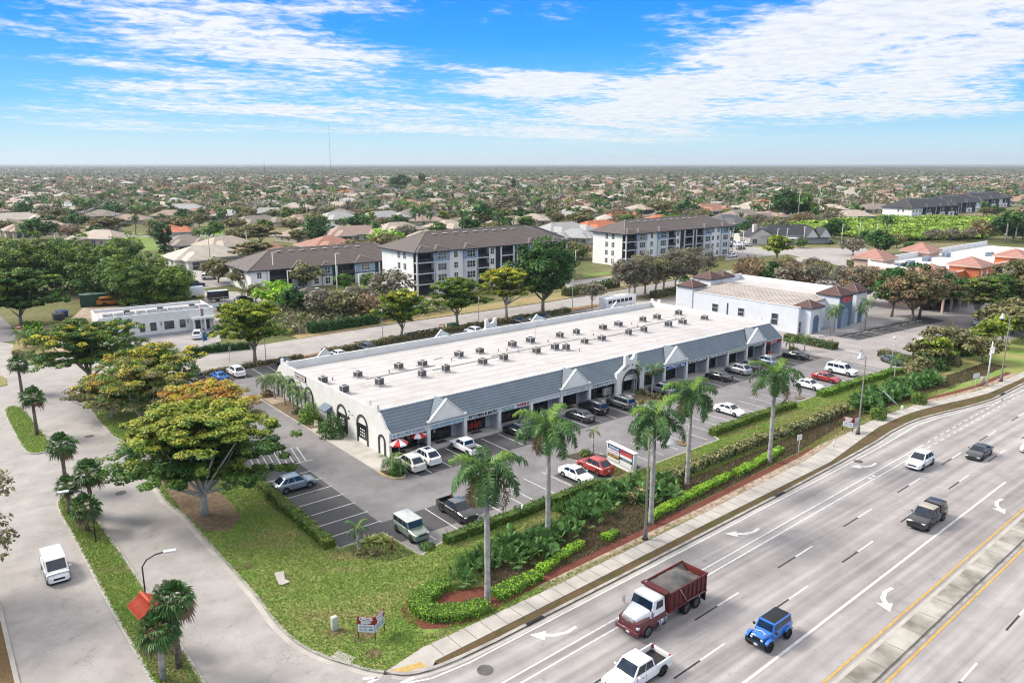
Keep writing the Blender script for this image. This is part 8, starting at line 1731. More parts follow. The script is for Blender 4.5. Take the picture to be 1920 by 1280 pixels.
MB().tube([(-.8, 0, .75), (-.2, 0, .8), (.2, 0, .9), (.65, 0, .75)], [.12, .16, .2, .1], 8).build('body', RED, t); MB().tube([(.4, -.35, 1.1), (.35, 0, 1.0), (.4, .35, 1.1)], .03, 6).build('handlebar', TRIM, t); MB().cbox((-.4, 0, .92), (.6, .25, .1)).build('seat', WHITE, t, bevel=.04)
# ---------------------------------------------------------------- street furniture
POLE = pm('grey_pole', (.20, .18, .165), .6, var=.1); POLEB = pm('black_pole', (.03, .032, .035), .5); POLEW = pm('pale_pole', (.55, .53, .48), .7); LAMPH = pm('lamp_head_white', (.68, .68, .66), .5, var=.04)


def street_lamp(lab, x, y, h, rz, bell=True, m=None):
    t = thing('street_lamp', lab, 'street lamp', (x, y, .12), rz); m = m or POLE
    mb = MB(); mb.tube([(0, 0, 0), (0, 0, .9), (0, 0, 1.1), (0, 0, h)], [.26, .22, .12, .075], 10); mb.build('pole', m, t); MB().cyl((0, 0), .34, 0, .28, 10, r2=.2).build('base', POLEB, t)
    if bell:
        mb = MB(); mb.tube([(0, 0, h - .15), (.5, 0, h - .35), (1.1, 0, h + .1), (1.7, 0, h + .45), (2.2, 0, h + .3), (2.3, 0, h - .05)], .05, 6); mb.tube([(0, 0, h - 1.2), (.5, 0, h - .5)], .03, 5); mb.build('arm', m, t)
        mb = MB(); mb.tube([(2.3, 0, h - .05), (2.3, 0, h - .3), (2.3, 0, h - .7), (2.3, 0, h - .95)], [.08, .14, .32, .46], 14); mb.build('lamp_shade', LAMPH if m is POLE else m, t)
    return t
street_lamp('grey street lamp with curled arm and bell shade beside the third royal palm', 51.9, 44.0, 10.2, -.35)
street_lamp('dark street lamp on the sidewalk by the small white-and-red sign', 96.0, 45.8, 10.6, .75, m=POLE); street_lamp('street lamp at the right among the overgrown shrubs', 138.8, 43.6, 11, .8)
for lab, x, y, rz, h in (('black lamp post with a flat white head among the median palms', 11.0, 76.3, 2.9, 4.8), ('black lamp post with a flat white head behind the red-tiled sign', 11.7, 60.9, -.32, 4.2)):
    t = thing('lamp_post', lab, 'lamp post', (x, y, .12), rz); MB().tube([(0, 0, 0), (0, 0, h * .93), (.35, 0, h + .25), (1.0, 0, h + .6), (1.7, 0, h + .7)], .06, 8).build('pole', POLEB, t); MB().cbox((2.1, 0, h + .7), (.95, .38, .16)).build('lamp_head', LAMPH, t, bevel=.04)
for lab, x, y, h in (('pale lamp post with square head in front of the yellow-green tree', 49.0, 130.6, 6.2), ('globe-topped lamp post behind the plaza roof, left of the bench tree', 74.2, 133.2, 6.2), ('globe-topped lamp post behind the rear arch tower', 97.0, 131.5, 6.4), ('globe-topped lamp post right of the tall dark tree', 128.5, 135.2, 6.8), ('pale lamp post in the lot behind the street lamp and hedge', 132.0, 58.4, 5.6)):
    t = thing('lamp_post', lab, 'lamp post', (x, y, .05)); MB().tube([(0, 0, 0), (0, 0, h)], [.09, .06], 8).build('pole', POLEW, t)
    if 'globe' in lab: MB().tube([(0, 0, h), (0, 0, h + .12), (0, 0, h + .36), (0, 0, h + .48)], [.08, .24, .24, .08], 12).build('globe', LAMPH, t)
    else: MB().cbox((0, 0, h + .15), (.42, .42, .3)).build('lamp_head', LAMPH, t, bevel=.04)
# light poles in the apartment grounds
for i, (p, h) in enumerate(((B2(380, 1010), 10.5), (B2(485, 1030), 6.), (B2(850, 1040), 11), (B2(1018, 1060), 6), (B3(705, 830), 10.), (B3(778, 805), 8), (B3(1022, 820), 6.5), (B4(22, 660), 10), (B4(110, 625), 8), (B4(330, 600), 8), (B4(390, 600), 8), (B4(500, 600), 9), (B4(745, 580), 9), (B4(968, 560), 8.), (B4(860, 545), 8))):
    x, y = g(*p); t = thing('light_pole', 'tall white light pole %s' % ['at the balcony corner of the two-storey apartments', 'left on the apartment drive', 'on the left of the apartment lawn', 'on the right of the apartment lawn', 'at the right corner of the middle block', 'between the two four-storey blocks', 'by the lawn left of the right block', 'at the right end of the right block', 'in the clubhouse car park, left', 'before the clubhouse, left', 'before the clubhouse, centre', 'before the clubhouse gables', 'right of the clubhouse', 'at the near edge of the scrub field', 'in the scrub field edge, left'][i], 'light pole', (x, y, 0)); MB().tube([(0, 0, 0), (0, 0, h)], [.16, .12], 6).build('pole', STUCT, t); MB().cbox((.5, 0, h), (1.2, .35, .14)).build('lamp_head', STUCT, t)
for i, (p, h) in enumerate(((B1(448, 890), 13), (B1(1580, 840), 11), (B1(1690, 800), 10), (B2(180, 770), 10), (B4(465, 430), 17), (B4(595, 420), 20), (B4(940, 400), 17), (B2(625, 480), 8), (B4(275, 440), 14))):
    x, y = g(*p); t = thing('utility_pole', ['pale pole in front of the tall tree wall', 'wooden utility pole by the cream-roofed house', 'second utility pole by the long hedge', 'dark utility pole left of the two-storey apartments', 'white utility pole at the left edge of the scrub field', 'tall white utility pole behind the scrub field', 'utility pole near the dark roofed apartments', 'thin pole by the pink-brown roofed house', 'pole left of the rounded green tree'][i], 'utility pole', (x, y, 0)); MB().tube([(0, 0, 0), (0, 0, h)], [.22, .15], 6).build('pole', POLEW, t); MB().cbox((0, 0, h - .8), (2.2, .15, .15)).build('crossarm', POLEW, t)
x, y = 134.6, 44.2; t = thing('utility_pole', 'white pole with crossarms and camera boxes beside the sidewalk at the right', 'utility pole', (x, y, .1)); MB().tube([(0, 0, 0), (0, 0, 7.2)], [.13, .1], 8).build('pole', STUCT, t)
for z_, w in ((6.2, 1.9), (5.2, 1.9)): MB().cbox((0, 0, z_), (w, .12, .12)).build('crossarm', STUCT, t)
MB().cbox((.85, 0, 5.7), (.25, .25, .9)).build('camera_box', LAMPH, t); MB().tube([(-.85, 0, 5.2), (-.2, 0, 6.2)], .05, 5).build('brace', STUCT, t)
tag(MB().tube([(0, 0, 0), (0, 0, 1.5)], .32, 12).build('utility_drum', pm('drum_grey', (.38, .34, .31), .8, var=.2), loc=(133.6, 44.6, .1)), 'grey round utility drum next to the white pole', 'utility box')
t = thing('road_sign', 'grey-backed road sign seen from behind near the right street lamp', 'road sign', (*g(*Z7(1600, 600)), .1), -.3); MB().tube([(0, 0, 0), (0, 0, 2.6)], .04, 6).build('post', POLEW, t); MB().cbox((0, 0, 2.6), (1.3, .04, .75)).build('sign_panel', LAMPH, t)
t = thing('road_sign', 'small grey road sign on a pale post by the fifth royal palm', 'road sign', (*g(*Z7(465, 1035)), .1), -.3); MB().tube([(0, 0, 0), (0, 0, 2.9)], .04, 6).build('post', POLEW, t); MB().cbox((0, 0, 2.8), (.7, .04, .7)).build('sign_panel', LAMPH, t)
x, y = g(*CS(460, 1200), .1); t = thing('fallen_pole', 'pale leaning pole lying in the bed below the saw palmettos', 'pole', (*g(*Z7(1068, 680)), .12)); MB().tube([(.1, -.8, 0), (-.2, 1.4, 1.7)], .16, 8).build('pole', pm('faded_mint', (.45, .52, .46), .7), t)
tag(MB().cbox((0, 0, .3), (.3, .3, .55)).build('utility_box', LAMPH, None, .03, (*g(*Z7(1135, 715)), .1)), 'small white utility box in the red mulch at the right', 'utility box'); tag(MB().tube([(0, 0, 0), (0, 0, .8)], .08, 8).build('marker_post', LAMPH, loc=(*g(*Z7(695, 955)), .1)), 'short white marker post in the red mulch by the sidewalk', 'marker post')
tag(MB().box(-.24, .24, -.2, .2, 0, 1.15).build('utility_box', pm('pale_green_box', (.50, .56, .46), .7, var=.1), None, .06, (*g(*Z4(450, 975), .1), .1)), 'pale green utility pedestal on the corner lawn left of the yard sign', 'utility box')


def yard_sign(lab, x, y, rz, w=1.75, h=1.45, k=1.):
    t = thing('yard_sign', lab, 'sign', (x, y, .1), rz)
    for sg in (-1, 1):
        a = sg * math.radians(37)
        p = thing('sign_board', None, None, (0, 0, 0), a) if False else None
        mb = MB(); e = (sg * w * math.cos(a), w * abs(math.sin(a))); n = Vector((-e[1] * 1., e[0])) if sg > 0 else Vector((e[1], -e[0])); n.normalize(); f_ = -.02
        def P(u, z, d=0.): q = Vector((e[0] * u, e[1] * u)) - n * (-d if sg > 0 else -d) * 1.0; return (q.x, q.y, z)
        zt = .75 + h; zm = .75 + h * .50
        out = -1 if sg > 0 else -1
        nn = Vector((n.x, n.y)); nn = nn if nn.y < 0 else -nn
        def Q(u, z, d=0.): return (e[0] * u + nn.x * d, e[1] * u + nn.y * d, z)
        for (z0, z1, mm, nm) in ((.75, zm, SIGNW, 'sign_panel'), (zm, zt, pm('sign_brick_red', (.30, .02, .025), .5, var=.05), 'sign_header')):
            mb = MB(); vs = [Q(0.02, z0, 0), Q(1, z0, 0), Q(1, z1, 0), Q(.02, z1, 0), Q(0.02, z0, .05), Q(1, z0, .05), Q(1, z1, .05), Q(.02, z1, .05)]
            mb.add(vs, [(0, 1, 2, 3), (7, 6, 5, 4), (0, 4, 5, 1), (1, 5, 6, 2), (2, 6, 7, 3), (3, 7, 4, 0)] ); b_ = mb.build(nm, mm, t)
            ang_ = math.atan2(e[1], e[0]) if sg > 0 else math.atan2(-e[1], -e[0])
            if nm == 'sign_header':
                for s_, zz, hh in (('OFFICES', zm + h * .36, .30), ('$500+', zm + h * .14, .30)): c = Q(.5, zz, .075); text(s_, hh, SIGNW, b_, c, rz=ang_, w=w * .78 if s_ == 'OFFICES' else w * .6, bold=.02)
            else:
                for s_, zz, hh in (('LEASING NOW', zm - h * .14, .13), ('239 - 221 - 8050', zm - h * .33, .17)): c = Q(.5, zz, .065); text(s_, hh, pm('letters_slate', (.16, .22, .30), .5), b_, c, rz=ang_, w=w * .8)
        MB().tube([(e[0], e[1], 0), (e[0], e[1], .75 + h)], .05, 6).build('post', pm('brown_post', (.14, .05, .03), .8), t)
    MB().tube([(0, .04, 0), (0, .04, .75 + h)], .05, 6).build('post', MATS['brown_post'], t)
    return t
x, y = g(*Z4(683, 1035), .1); yard_sign('V-shaped red and white yard sign advertising offices on the corner lawn', x, y, CA - PI / 2 + .55).scale = (.75, .75, .88)
x, y = g(1602, 812, .1); yard_sign('small V-shaped red and white yard sign beside the dark street lamp', x, y + .3, CA - PI / 2 - .1, 1.6, 1.5).scale = (.8, .8, .9)
# directory sign of the plaza
sx, sy = g(*Z5(900, 1135)); ex, ey = g(*Z5(1050, 1200)); a = math.atan2(ey - sy, ex - sx); Ls = math.hypot(ex - sx, ey - sy)
t = thing('directory_sign', 'white monument sign with blue, orange and white tenant panels beside the coral SUV', 'sign', (63.4, 60.0, .1), -PI / 2 - .12); t.scale = (1.1, .8, .64)
Ls = 4.4; MB().box(0, Ls, -.35, .35, 0, .35).build('base', STUC, t, bevel=.02); MB().box(0, Ls, -.3, .3, .35, 3.9).build('cabinet', STUCT, t, bevel=.02); MB().box(-.1, Ls + .1, -.42, .42, 3.9, 4.05).build('cap', STUC, t, bevel=.02)
pn = [(.25, 2.2, 3.05, 3.7, pm('panel_blue', (.02, .09, .24), .5)), (2.22, 4.15, 2.85, 3.7, pm('panel_orange', (.50, .10, .05), .5, col2=(.25, .02, .10), scale=1.2)), (.25, 2.1, 2.4, 3.0, SIGNW), (.25, 2.1, 2.05, 2.36, pm('panel_lilac', (.55, .50, .55), .5)), (.25, 2.1, 1.45, 2.0, pm('panel_dark', (.06, .04, .02), .5, col2=(.4, .25, .04), scale=2.2)), (.25, 2.1, .95, 1.4, SIGNW), (2.22, 4.15, 2.3, 2.8, SIGNW), (2.22, 4.15, 1.8, 2.25, pm('panel_green', (.02, .08, .08), .5)), (2.22, 4.15, 1.35, 1.75, SIGNW), (2.22, 4.15, .9, 1.3, SIGNW)]
MB().box(.15, Ls - .15, -.33, -.301, .85, 3.78).build('panel_frame', SIGNK, t)
for x0, x1, z0, z1, m_ in pn: MB().box(x0, x1, -.36, -.331, z0, z1).build('tenant_panel', m_, t)
text('MURDOGS', .36, SIGNW, t, (1.22, -.37, 3.38), w=1.6, bold=.01); text('OFFICES', .2, MATS['letters_3'], t, (1.17, -.37, 2.7), w=1.6); text('SPACE 1200', .16, SIGNW, t, (3.3, -.37, 2.02), w=1.3); text('SALON', .2, pm('letters_gold', (.6, .4, .1), .5), t, (1.17, -.37, 1.72), w=1.5)
sheet('sign_bed', [(61.9, 56.3), (61.3, 61.6), (60.4, 64.6), (63.0, 64.2), (65.4, 60), (65.0, 56.2)], .115, M_SOIL); x, y = 62.6, 63.0; plant('shrub', bush_mesh(77, .8, .8, 500, .12, GREEN + BROWN[:1]), 'low shrub behind the directory sign', 'shrub', x, y, .12)
# orange monument sign
x, y = g(*CS(755, 620)); t = thing('monument_sign', 'orange oval-topped monument sign with white edge among shrubs', 'sign', (x, y, 0), -.25)
pr = [(-2.2, 1.0), (-2.2, 2.6)] + [(-2.2 + 4.4 * k / 8, 2.6 + .5 * math.sin(PI * k / 8)) for k in range(1, 8)] + [(2.2, 2.6), (2.2, 1.0)]
MB().extr(pr, 1, -.25, .25).build('sign_body', STUCT, t, bevel=.03); q = [(a_ * .93, 1.08 + (b_ - 1.0) * .9) for a_, b_ in pr]; MB().extr(q, 1, -.30, -.251).build('sign_face', pm('sign_orange', (.75, .16, .03), .5, var=.08), t); MB().box(-1.9, 1.9, -.2, .2, 0, 1.0).build('plinth', M_KERB, t); text('SUPTON', .42, SIGNW, t, (0, -.31, 2.0), w=2.8, bold=.01)
# red-tiled gateway sign on the median
x, y = g(*Z2(915, 1170), .12); t = thing('gateway_sign', 'pink stucco gateway sign with a red ribbed tile roof between two sabal palms', 'sign', (10.75, 55.6, .12), PI / 2 + .1); t.scale = (.75, .75, 1.05); PKS = pm('gate_pink', (.62, .30, .22), .85, var=.1)
for xs in (-.9, .9): MB().box(xs - .2, xs + .2, -.3, .3, 0, 3.1).build('column', PKS, t)
for z_ in (.9, 1.9): MB().box(-.75, .75, -.08, .08, z_, z_ + .18).build('crossbar', PKS, t)
RT = pm('red_roof_tile', (.52, .075, .03), .6, var=.12, scale=2); mb = MB(); zr_ = 3.75
for k in range(11):
    xx = -1.6 + k * .32
    for s in (-1, 1): mb.tube([(xx, 0, zr_), (xx, s * 1.35, 3.15)], .115, 6)
mb.add([(-1.7, -1.35, 3.1), (1.7, -1.35, 3.1), (1.7, 0, 3.72), (-1.7, 0, 3.72), (-1.7, 1.35, 3.1), (1.7, 1.35, 3.1)], [(0, 1, 2, 3), (3, 2, 5, 4), (0, 4, 5, 1)]); mb.tube([(-1.75, 0, 3.80), (1.75, 0, 3.80)], .15, 8); mb.build('tile_roof', RT, t)
x, y = g(*Z1(145, 290)); t = thing('stop_sign', 'round red and white no-entry sign on the wedge by the office entrance', 'road sign', (x, y, .1), CA - PI / 2); MB().tube([(0, 0, 0), (0, 0, 2.2)], .04, 6).build('post', POLEW, t); o = MB().cyl((0, 0), .55, -.02, .02, 20).build('disc', RED, t); o.location = (0, -.03, 2.6); o.rotation_euler = (PI / 2, 0, 0); MB().cbox((0, -.07, 2.6), (.8, .03, .2)).build('bar', SIGNW, t); MB().cbox((0, -.04, 1.75), (.5, .03, .5)).build('plate', SIGNW, t)
# umbrellas, table, mailboxes, a-boards, bench, chair
for i, (x, y) in enumerate(((44.3, 76.6), (47.6, 77.6))):
    t = thing('patio_umbrella', ['red and white patio umbrella at the corner of the plaza', 'red and white patio umbrella beside the second pier'][i], 'umbrella', (x, y, .13), .4 + i); MB().tube([(0, 0, 0), (0, 0, 2.45)], .03, 6).build('pole', LAMPH, t); mb = MB(); n = 8; r = 1.15
    for k in range(n): a0, a1 = k * 2 * PI / n, (k + 1) * 2 * PI / n; mb.add([(0, 0, 2.5), (r * math.cos(a0), r * math.sin(a0), 1.95), (r * math.cos(a1), r * math.sin(a1), 1.95), (r * math.cos(a1), r * math.sin(a1), 1.78), (r * math.cos(a0), r * math.sin(a0), 1.78)], [(0, 1, 2), (1, 4, 3, 2)], k % 2)
    mb.build('canopy', [pm('umbrella_red', (.55, .02, .03), .6, var=.03), SIGNW], t)
    tt = thing('cafe_table', ['dark round cafe table under the corner umbrella', 'dark round cafe table under the second umbrella'][i], 'table', (x + .45, y, .13)); MB().cyl((0, 0), .4, .70, .74, 14).build('tabletop', TRIM, tt); MB().tube([(0, 0, 0), (0, 0, .7)], .04, 6).build('leg', TRIM, tt); 
    for s in (-.8, .8): c_ = thing('cafe_chair', ['dark cafe chair at the corner table', 'dark cafe chair at the second table'][i], 'chair', (x + .45, y + s, .13), 0, 'dark cafe chairs outside the corner shop'); MB().box(-.2, .2, -.2, .2, .42, .47).build('seat', TRIM, c_); MB().box(-.2, .2, *sorted((.17 * (1 if s > 0 else -1), .21 * (1 if s > 0 else -1))), .47, .9).build('backrest', TRIM, c_); [MB().tube([(a_, b_, 0), (a_, b_, .42)], .02, 5).build('leg', TRIM, c_) for a_ in (-.17, .17) for b_ in (-.17, .17)]
x, y = g(*Z5(895, 700)); t = thing('mailbox_bank', 'pale cluster of mailboxes on a stand in front of the dentist', 'mailboxes', (x, y, .13)); MB().box(-.9, -.05, -.25, .25, .45, 1.6).build('cabinet', pm('mailbox_beige', (.55, .53, .50), .6), t, bevel=.02); MB().box(.05, .9, -.25, .25, .45, 1.6).build('cabinet', MATS['mailbox_beige'], t, bevel=.02); [MB().box(a_ - .06, a_ + .06, -.1, .1, 0, .45).build('pedestal', MATS['mailbox_beige'], t) for a_ in (-.5, .5)]
mb = MB(); [mb.box(a_, a_ + .012, -.262, -.251, .5, 1.55) for a_ in (-.7, -.48, -.26, .26, .48, .7)]; [mb.box(-.88, .88, -.262, -.251, z_, z_ + .012) for z_ in (.75, 1.0, 1.25)]; mb.build('door_lines', TRIM, t)
for lab, p, m_ in (('white framed a-board sign by the third pier from the right', Z5(1715, 480), SIGNW), ('red and white a-board sign at the right end shop', Z7(275, 370), SIGNS[14][0])): x, y = g(*p); t = thing('sidewalk_sign', lab, 'sign', (x, y, .13)); MB().add([(-.3, -.3, 0), (.3, -.3, 0), (.3, 0, 1.0), (-.3, 0, 1.0), (-.3, .3, 0), (.3, .3, 0)], [(0, 1, 2, 3), (3, 2, 5, 4), (0, 4, 5, 1), (0, 3, 4), (1, 5, 2)]).build('board', m_, t)
x, y = 41.6, 93.6; c_ = thing('chair', 'beige garden chair on the path by the side door', 'chair', (41.2, 93.3, .14), -.4); MB().box(-.25, .25, -.25, .25, .4, .45).build('seat', OFFW, c_); MB().box(-.25, .25, .2, .26, .45, .95).build('backrest', OFFW, c_); [MB().tube([(a_, b_, 0), (a_, b_, .4)], .03, 5).build('leg', OFFW, c_) for a_ in (-.2, .2) for b_ in (-.2, .2)]
t = thing('fence', 'dark slatted rail fence under the green and gold tree behind the roof', 'fence', (82.5, 131.9, .05), .03); [MB().cbox((k * 1.5 - 4, 0, .75), (.16, .16, 1.5)).build('post', DTRIM, t) for k in range(7)]; [MB().cbox((.5, 0, z_), (9.2, .1, .2)).build('rail', DTRIM, t) for z_ in (.7, 1.3)]
fx, fy = g(*B2(0, 1110)); t = thing('fence', 'light metal fence beyond the white office', 'fence', (fx - 22, fy + 1, 0), -.12); [MB().cbox((k * 2.4, 0, .9), (.08, .08, 1.8)).build('post', POLEW, t) for k in range(14)]; [MB().cbox((15.6, 0, z_), (31.2, .05, .06)).build('rail', POLEW, t) for z_ in (.3, 1.7)]
x, y = g(*B2(225, 1240)); 
x, y = g(*Z3(355, 255)); t = thing('fence', 'weathered wooden fence running back from the frontage hedge', 'fence', (x, y, 0), 2.2); [MB().cbox((k * 1.6, 0, .8), (.12, .12, 1.6)).build('post', POLEW, t) for k in range(9)]; MB().box(0, 12.8, -.03, .03, .25, 1.45).build('boards', pm('old_wood', (.22, .18, .12), .9, var=.3, scale=3), t)
x, y = g(*Z3(1370, 215)); tag(MB().box(-1, 1, -.8, .8, 0, 1.5).build('transformer', GCON, None, .05, (x, y - 1, 0)), 'green transformer cabinet on the verge behind the roof', 'utility box')
x, y = g(*Z3(1340, 210)); t = thing('fire_hydrant', 'orange backflow valve pipes beside the green cabinet', 'pipes', (x - 1, y, 0)); MB().tube([(-.6, 0, 0), (-.6, 0, 1.0), (.6, 0, 1.0), (.6, 0, 0)], .12, 8).build('pipe', pm('pipe_orange', (.55, .12, .05), .6), t)
x, y = g(*Z1(1435, 330)); t = thing('banner_pole', 'thin pole with a blue banner and small flag by the office hedge', 'flag pole', (x, y, 0)); MB().tube([(0, 0, 0), (0, 0, 8.0)], .05, 6).build('pole', LAMPH, t); MB().box(0, .8, -.02, .02, .9, 2.6).build('banner', pm('banner_blue', (.02, .12, .42), .6), t); MB().box(0, .6, -.02, .02, 5.9, 7.4).build('flag', pm('flag_mix', (.5, .12, .12), .6, var=.4, scale=3, col2=(.15, .25, .3)), t)
x, y = g(*Z1(1620, 440)); t = thing('road_sign', 'back of a small leaning sign on the frontage road verge', 'road sign', (x, y, 0), .4); MB().tube([(0, 0, 0), (.25, 0, 2.3)], .04, 5).build('post', POLEW, t); MB().cbox((.25, 0, 2.4), (.7, .04, .7)).build('sign_panel', pm('sign_back', (.35, .30, .26), .6), t)
for i, p in enumerate((Z1(415, 145), Z1(440, 125))): x, y = g(*p); t = thing('dumpster', ['dark blue-grey bin at the edge of the dirt yard', 'blue bin beside the dark one in the dirt yard'][i], 'bin', (x, y, 0), .3); MB().add([(-1, -.7, 0), (1, -.7, 0), (1, .6, 0), (-1, .6, 0), (-1.1, -.9, 1.3), (1.1, -.9, 1.3), (1.1, .8, 1.6), (-1.1, .8, 1.6)], [(0, 3, 2, 1), (4, 5, 6, 7), (0, 1, 5, 4), (1, 2, 6, 5), (2, 3, 7, 6), (3, 0, 4, 7)]).build('bin_body', pm('bin_blue%d' % i, ((.06, .07, .09), (.02, .05, .16))[i], .6), t, bevel=.04)
tag(MB().tube([(0, 0, 0), (0, 0, .55)], [.35, .3], 10).build('valve_cover', pm('valve_green', (.03, .30, .12), .6), loc=(*g(*Z2(1005, 120)), .1)), 'small green irrigation cover under the largest foreground tree', 'utility box')
x, y = g(*Z4(1520, 330), .1); tag(MB().tube([(0, 0, 0), (0, 0, 1.3)], .1, 8).build('marker_post', LAMPH, loc=(x, y, .1)), 'white marker post on the lawn by the hedge and second royal palm', 'marker post')
for i, (c0, x_) in enumerate(((None, 23.0),)): pass
for i, p in enumerate((Z6(1390, 200), Z6(10, 930), Z7(1775, 615))): x, y = g(*p); struct(MB().cbox((0, 0, 0), (1.8, .3, .3)).build('kerb_inlet', TRIM, None, loc=(x, np.interp(x, [q[0] for q in hk], [q[1] for q in hk]) + .12, .0), rz=.03)); 
mh = MB()
for p in (Z7(855, 1045),): x, y = g(*p); n = 16; mh.add([(x + .55 * math.cos(k * 2 * PI / n), y + .55 * math.sin(k * 2 * PI / n), .013) for k in range(n)], [tuple(range(n))])
for p in (Z2(690, 195), Z1(630, 970), Z4(1310, 1205)): x, y = g(*p); n = 14; mh.add([(x + .6 * math.cos(k * 2 * PI / n), y + .6 * math.sin(k * 2 * PI / n), .018) for k in range(n)], [tuple(range(n))])
struct(mh.build('manhole', pm('manhole_iron', (.13, .125, .12), .8, var=.2)))
x, y = g(635, 330); X, Y = world2cam(x, y); x, y = cam2world((635 - 960) / CF * 2500 * 1.02, 2500); t = thing('radio_mast', 'tall thin guyed radio mast on the horizon', 'mast', (x, y, 0)); MB().tube([(0, 0, 0), (0, 0, 160)], [.6, .4], 4).build('mast', pm('mast_grey', (.22, .22, .24), .6), t)
x, y = cam2world((516 - 960) / CF * 2300 * 1.02, 2300); t = thing('radio_mast', 'short lattice tower just below the horizon at the left', 'mast', (x, y, 0)); MB().tube([(0, 0, 0), (0, 0, 42)], [1.2, .6], 4).build('mast', MATS['mast_grey'], t)
# ---------------------------------------------------------------- sky, sun, air, camera
SUN_EL, SUN_AZ = math.radians(38), math.atan2(.80, -.60)      # direction towards the sun: left of and a little behind the view
w = bpy.data.worlds.new('World'); SC.world = w; w.use_nodes = True; nt = w.node_tree; N, L = nt.nodes, nt.links; N.clear()
out = N.new('ShaderNodeOutputWorld'); bg = N.new('ShaderNodeBackground'); tc = N.new('ShaderNodeTexCoord'); D_ = tc.outputs['Generated']
def M(op, a, b=None, c=None, cl=False):
    n = N.new('ShaderNodeMath'); n.operation = op; n.use_clamp = cl
    for i, q in enumerate((a, b, c)):
        if q is None: continue
        if isinstance(q, (int, float)): n.inputs[i].default_value = q
        else: L.new(q, n.inputs[i])
    return n.outputs[0]
sp = N.new('ShaderNodeSeparateXYZ'); L.new(D_, sp.inputs[0]); dx, dy, dz = sp.outputs
# the sky texture is read a little higher than it lies, which deepens the blue near the horizon
zq = M('MAXIMUM', dz, 0.0); z3 = M('MULTIPLY_ADD', zq, 2.6, .02); cb = N.new('ShaderNodeCombineXYZ'); L.new(dx, cb.inputs[0]); L.new(dy, cb.inputs[1]); L.new(z3, cb.inputs[2])
nm = N.new('ShaderNodeVectorMath'); nm.operation = 'NORMALIZE'; L.new(cb.outputs[0], nm.inputs[0])
sky = N.new('ShaderNodeTexSky'); sky.sky_type = 'NISHITA'; sky.sun_disc = False; sky.sun_elevation = SUN_EL; sky.sun_rotation = PI / 2 - SUN_AZ; sky.altitude = 0; sky.air_density = 1.0; sky.dust_density = .3; sky.ozone_density = 3.0
L.new(nm.outputs[0], sky.inputs[0])
hsv = N.new('ShaderNodeHueSaturation'); hsv.inputs['Saturation'].default_value = 1.15; L.new(mixc(N, L, 1.0, sky.outputs[0], (1., .95, .88), 'MULTIPLY'), hsv.inputs['Color'])
KX = 10 / 2 ** EXPOSURE
low = ramp(N, L, zq, [(0, tuple(v * KX for v in (.64, .83, .90))), (.025, tuple(v * KX for v in (.54, .84, .97))), (.07, tuple(v * KX for v in (.20, .65, 1.05))), (.14, tuple(v * KX for v in (.03, .42, 1.08))), (.21, tuple(v * KX for v in (.005, .29, 1.08)))])
up_ = N.new('ShaderNodeMapRange'); up_.interpolation_type = 'SMOOTHSTEP'; up_.inputs[1].default_value = .20; up_.inputs[2].default_value = .34; L.new(zq, up_.inputs[0]); skyc = mixc(N, L, up_.outputs[0], low, hsv.outputs[0])
# clouds: high sheets read on a plane above, gathered where the photograph has them
den = M('ADD', zq, .045); px_ = M('DIVIDE', dx, den); py_ = M('DIVIDE', dy, den); cp = N.new('ShaderNodeCombineXYZ'); L.new(px_, cp.inputs[0]); L.new(py_, cp.inputs[1])
f1 = noise(N, L, mapvec(N, L, cp.outputs[0], (.55, .9, 1), (0, 0, .9)), 1.6, 12, .62, .5); f2 = noise(N, L, mapvec(N, L, cp.outputs[0], (1, 1, 1), (0, 0, .5), (5, 3, 0)), 6.5, 8, .65, .4); f3 = noise(N, L, mapvec(N, L, cp.outputs[0], (.25, .7, 1), (0, 0, -.72), (2, 9, 0)), 1.1, 8, .6, .4)
az = M('ARCTAN2', dy, dx); el = M('ARCSINE', dz)
def blob(px, py, rw, rh, rot, amp):
    """an elliptical gathering of cloud in azimuth and elevation; sizes in photograph pixels, turned into angles"""
    u, v = px - 960., py - 640.; a0 = CA - math.atan2(u, CF * math.cos(CP) - v * math.sin(CP)); e0 = math.atan2(-(v * math.cos(CP) + CF * math.sin(CP)), math.hypot(u, CF * math.cos(CP) - v * math.sin(CP)))
    A = M('MULTIPLY', M('SUBTRACT', az, a0), -1.0); E = M('SUBTRACT', el, e0); c, s = math.cos(rot), math.sin(rot)
    p = M('MULTIPLY_ADD', A, c * CF / rw, M('MULTIPLY', E, s * CF / rw)); q = M('MULTIPLY_ADD', A, -s * CF / rh, M('MULTIPLY', E, c * CF / rh))
    r2 = M('ADD', M('MULTIPLY', p, p), M('MULTIPLY', q, q)); return M('MULTIPLY', M('EXPONENT', M('MULTIPLY', r2, -1.0)), amp)
acc = None
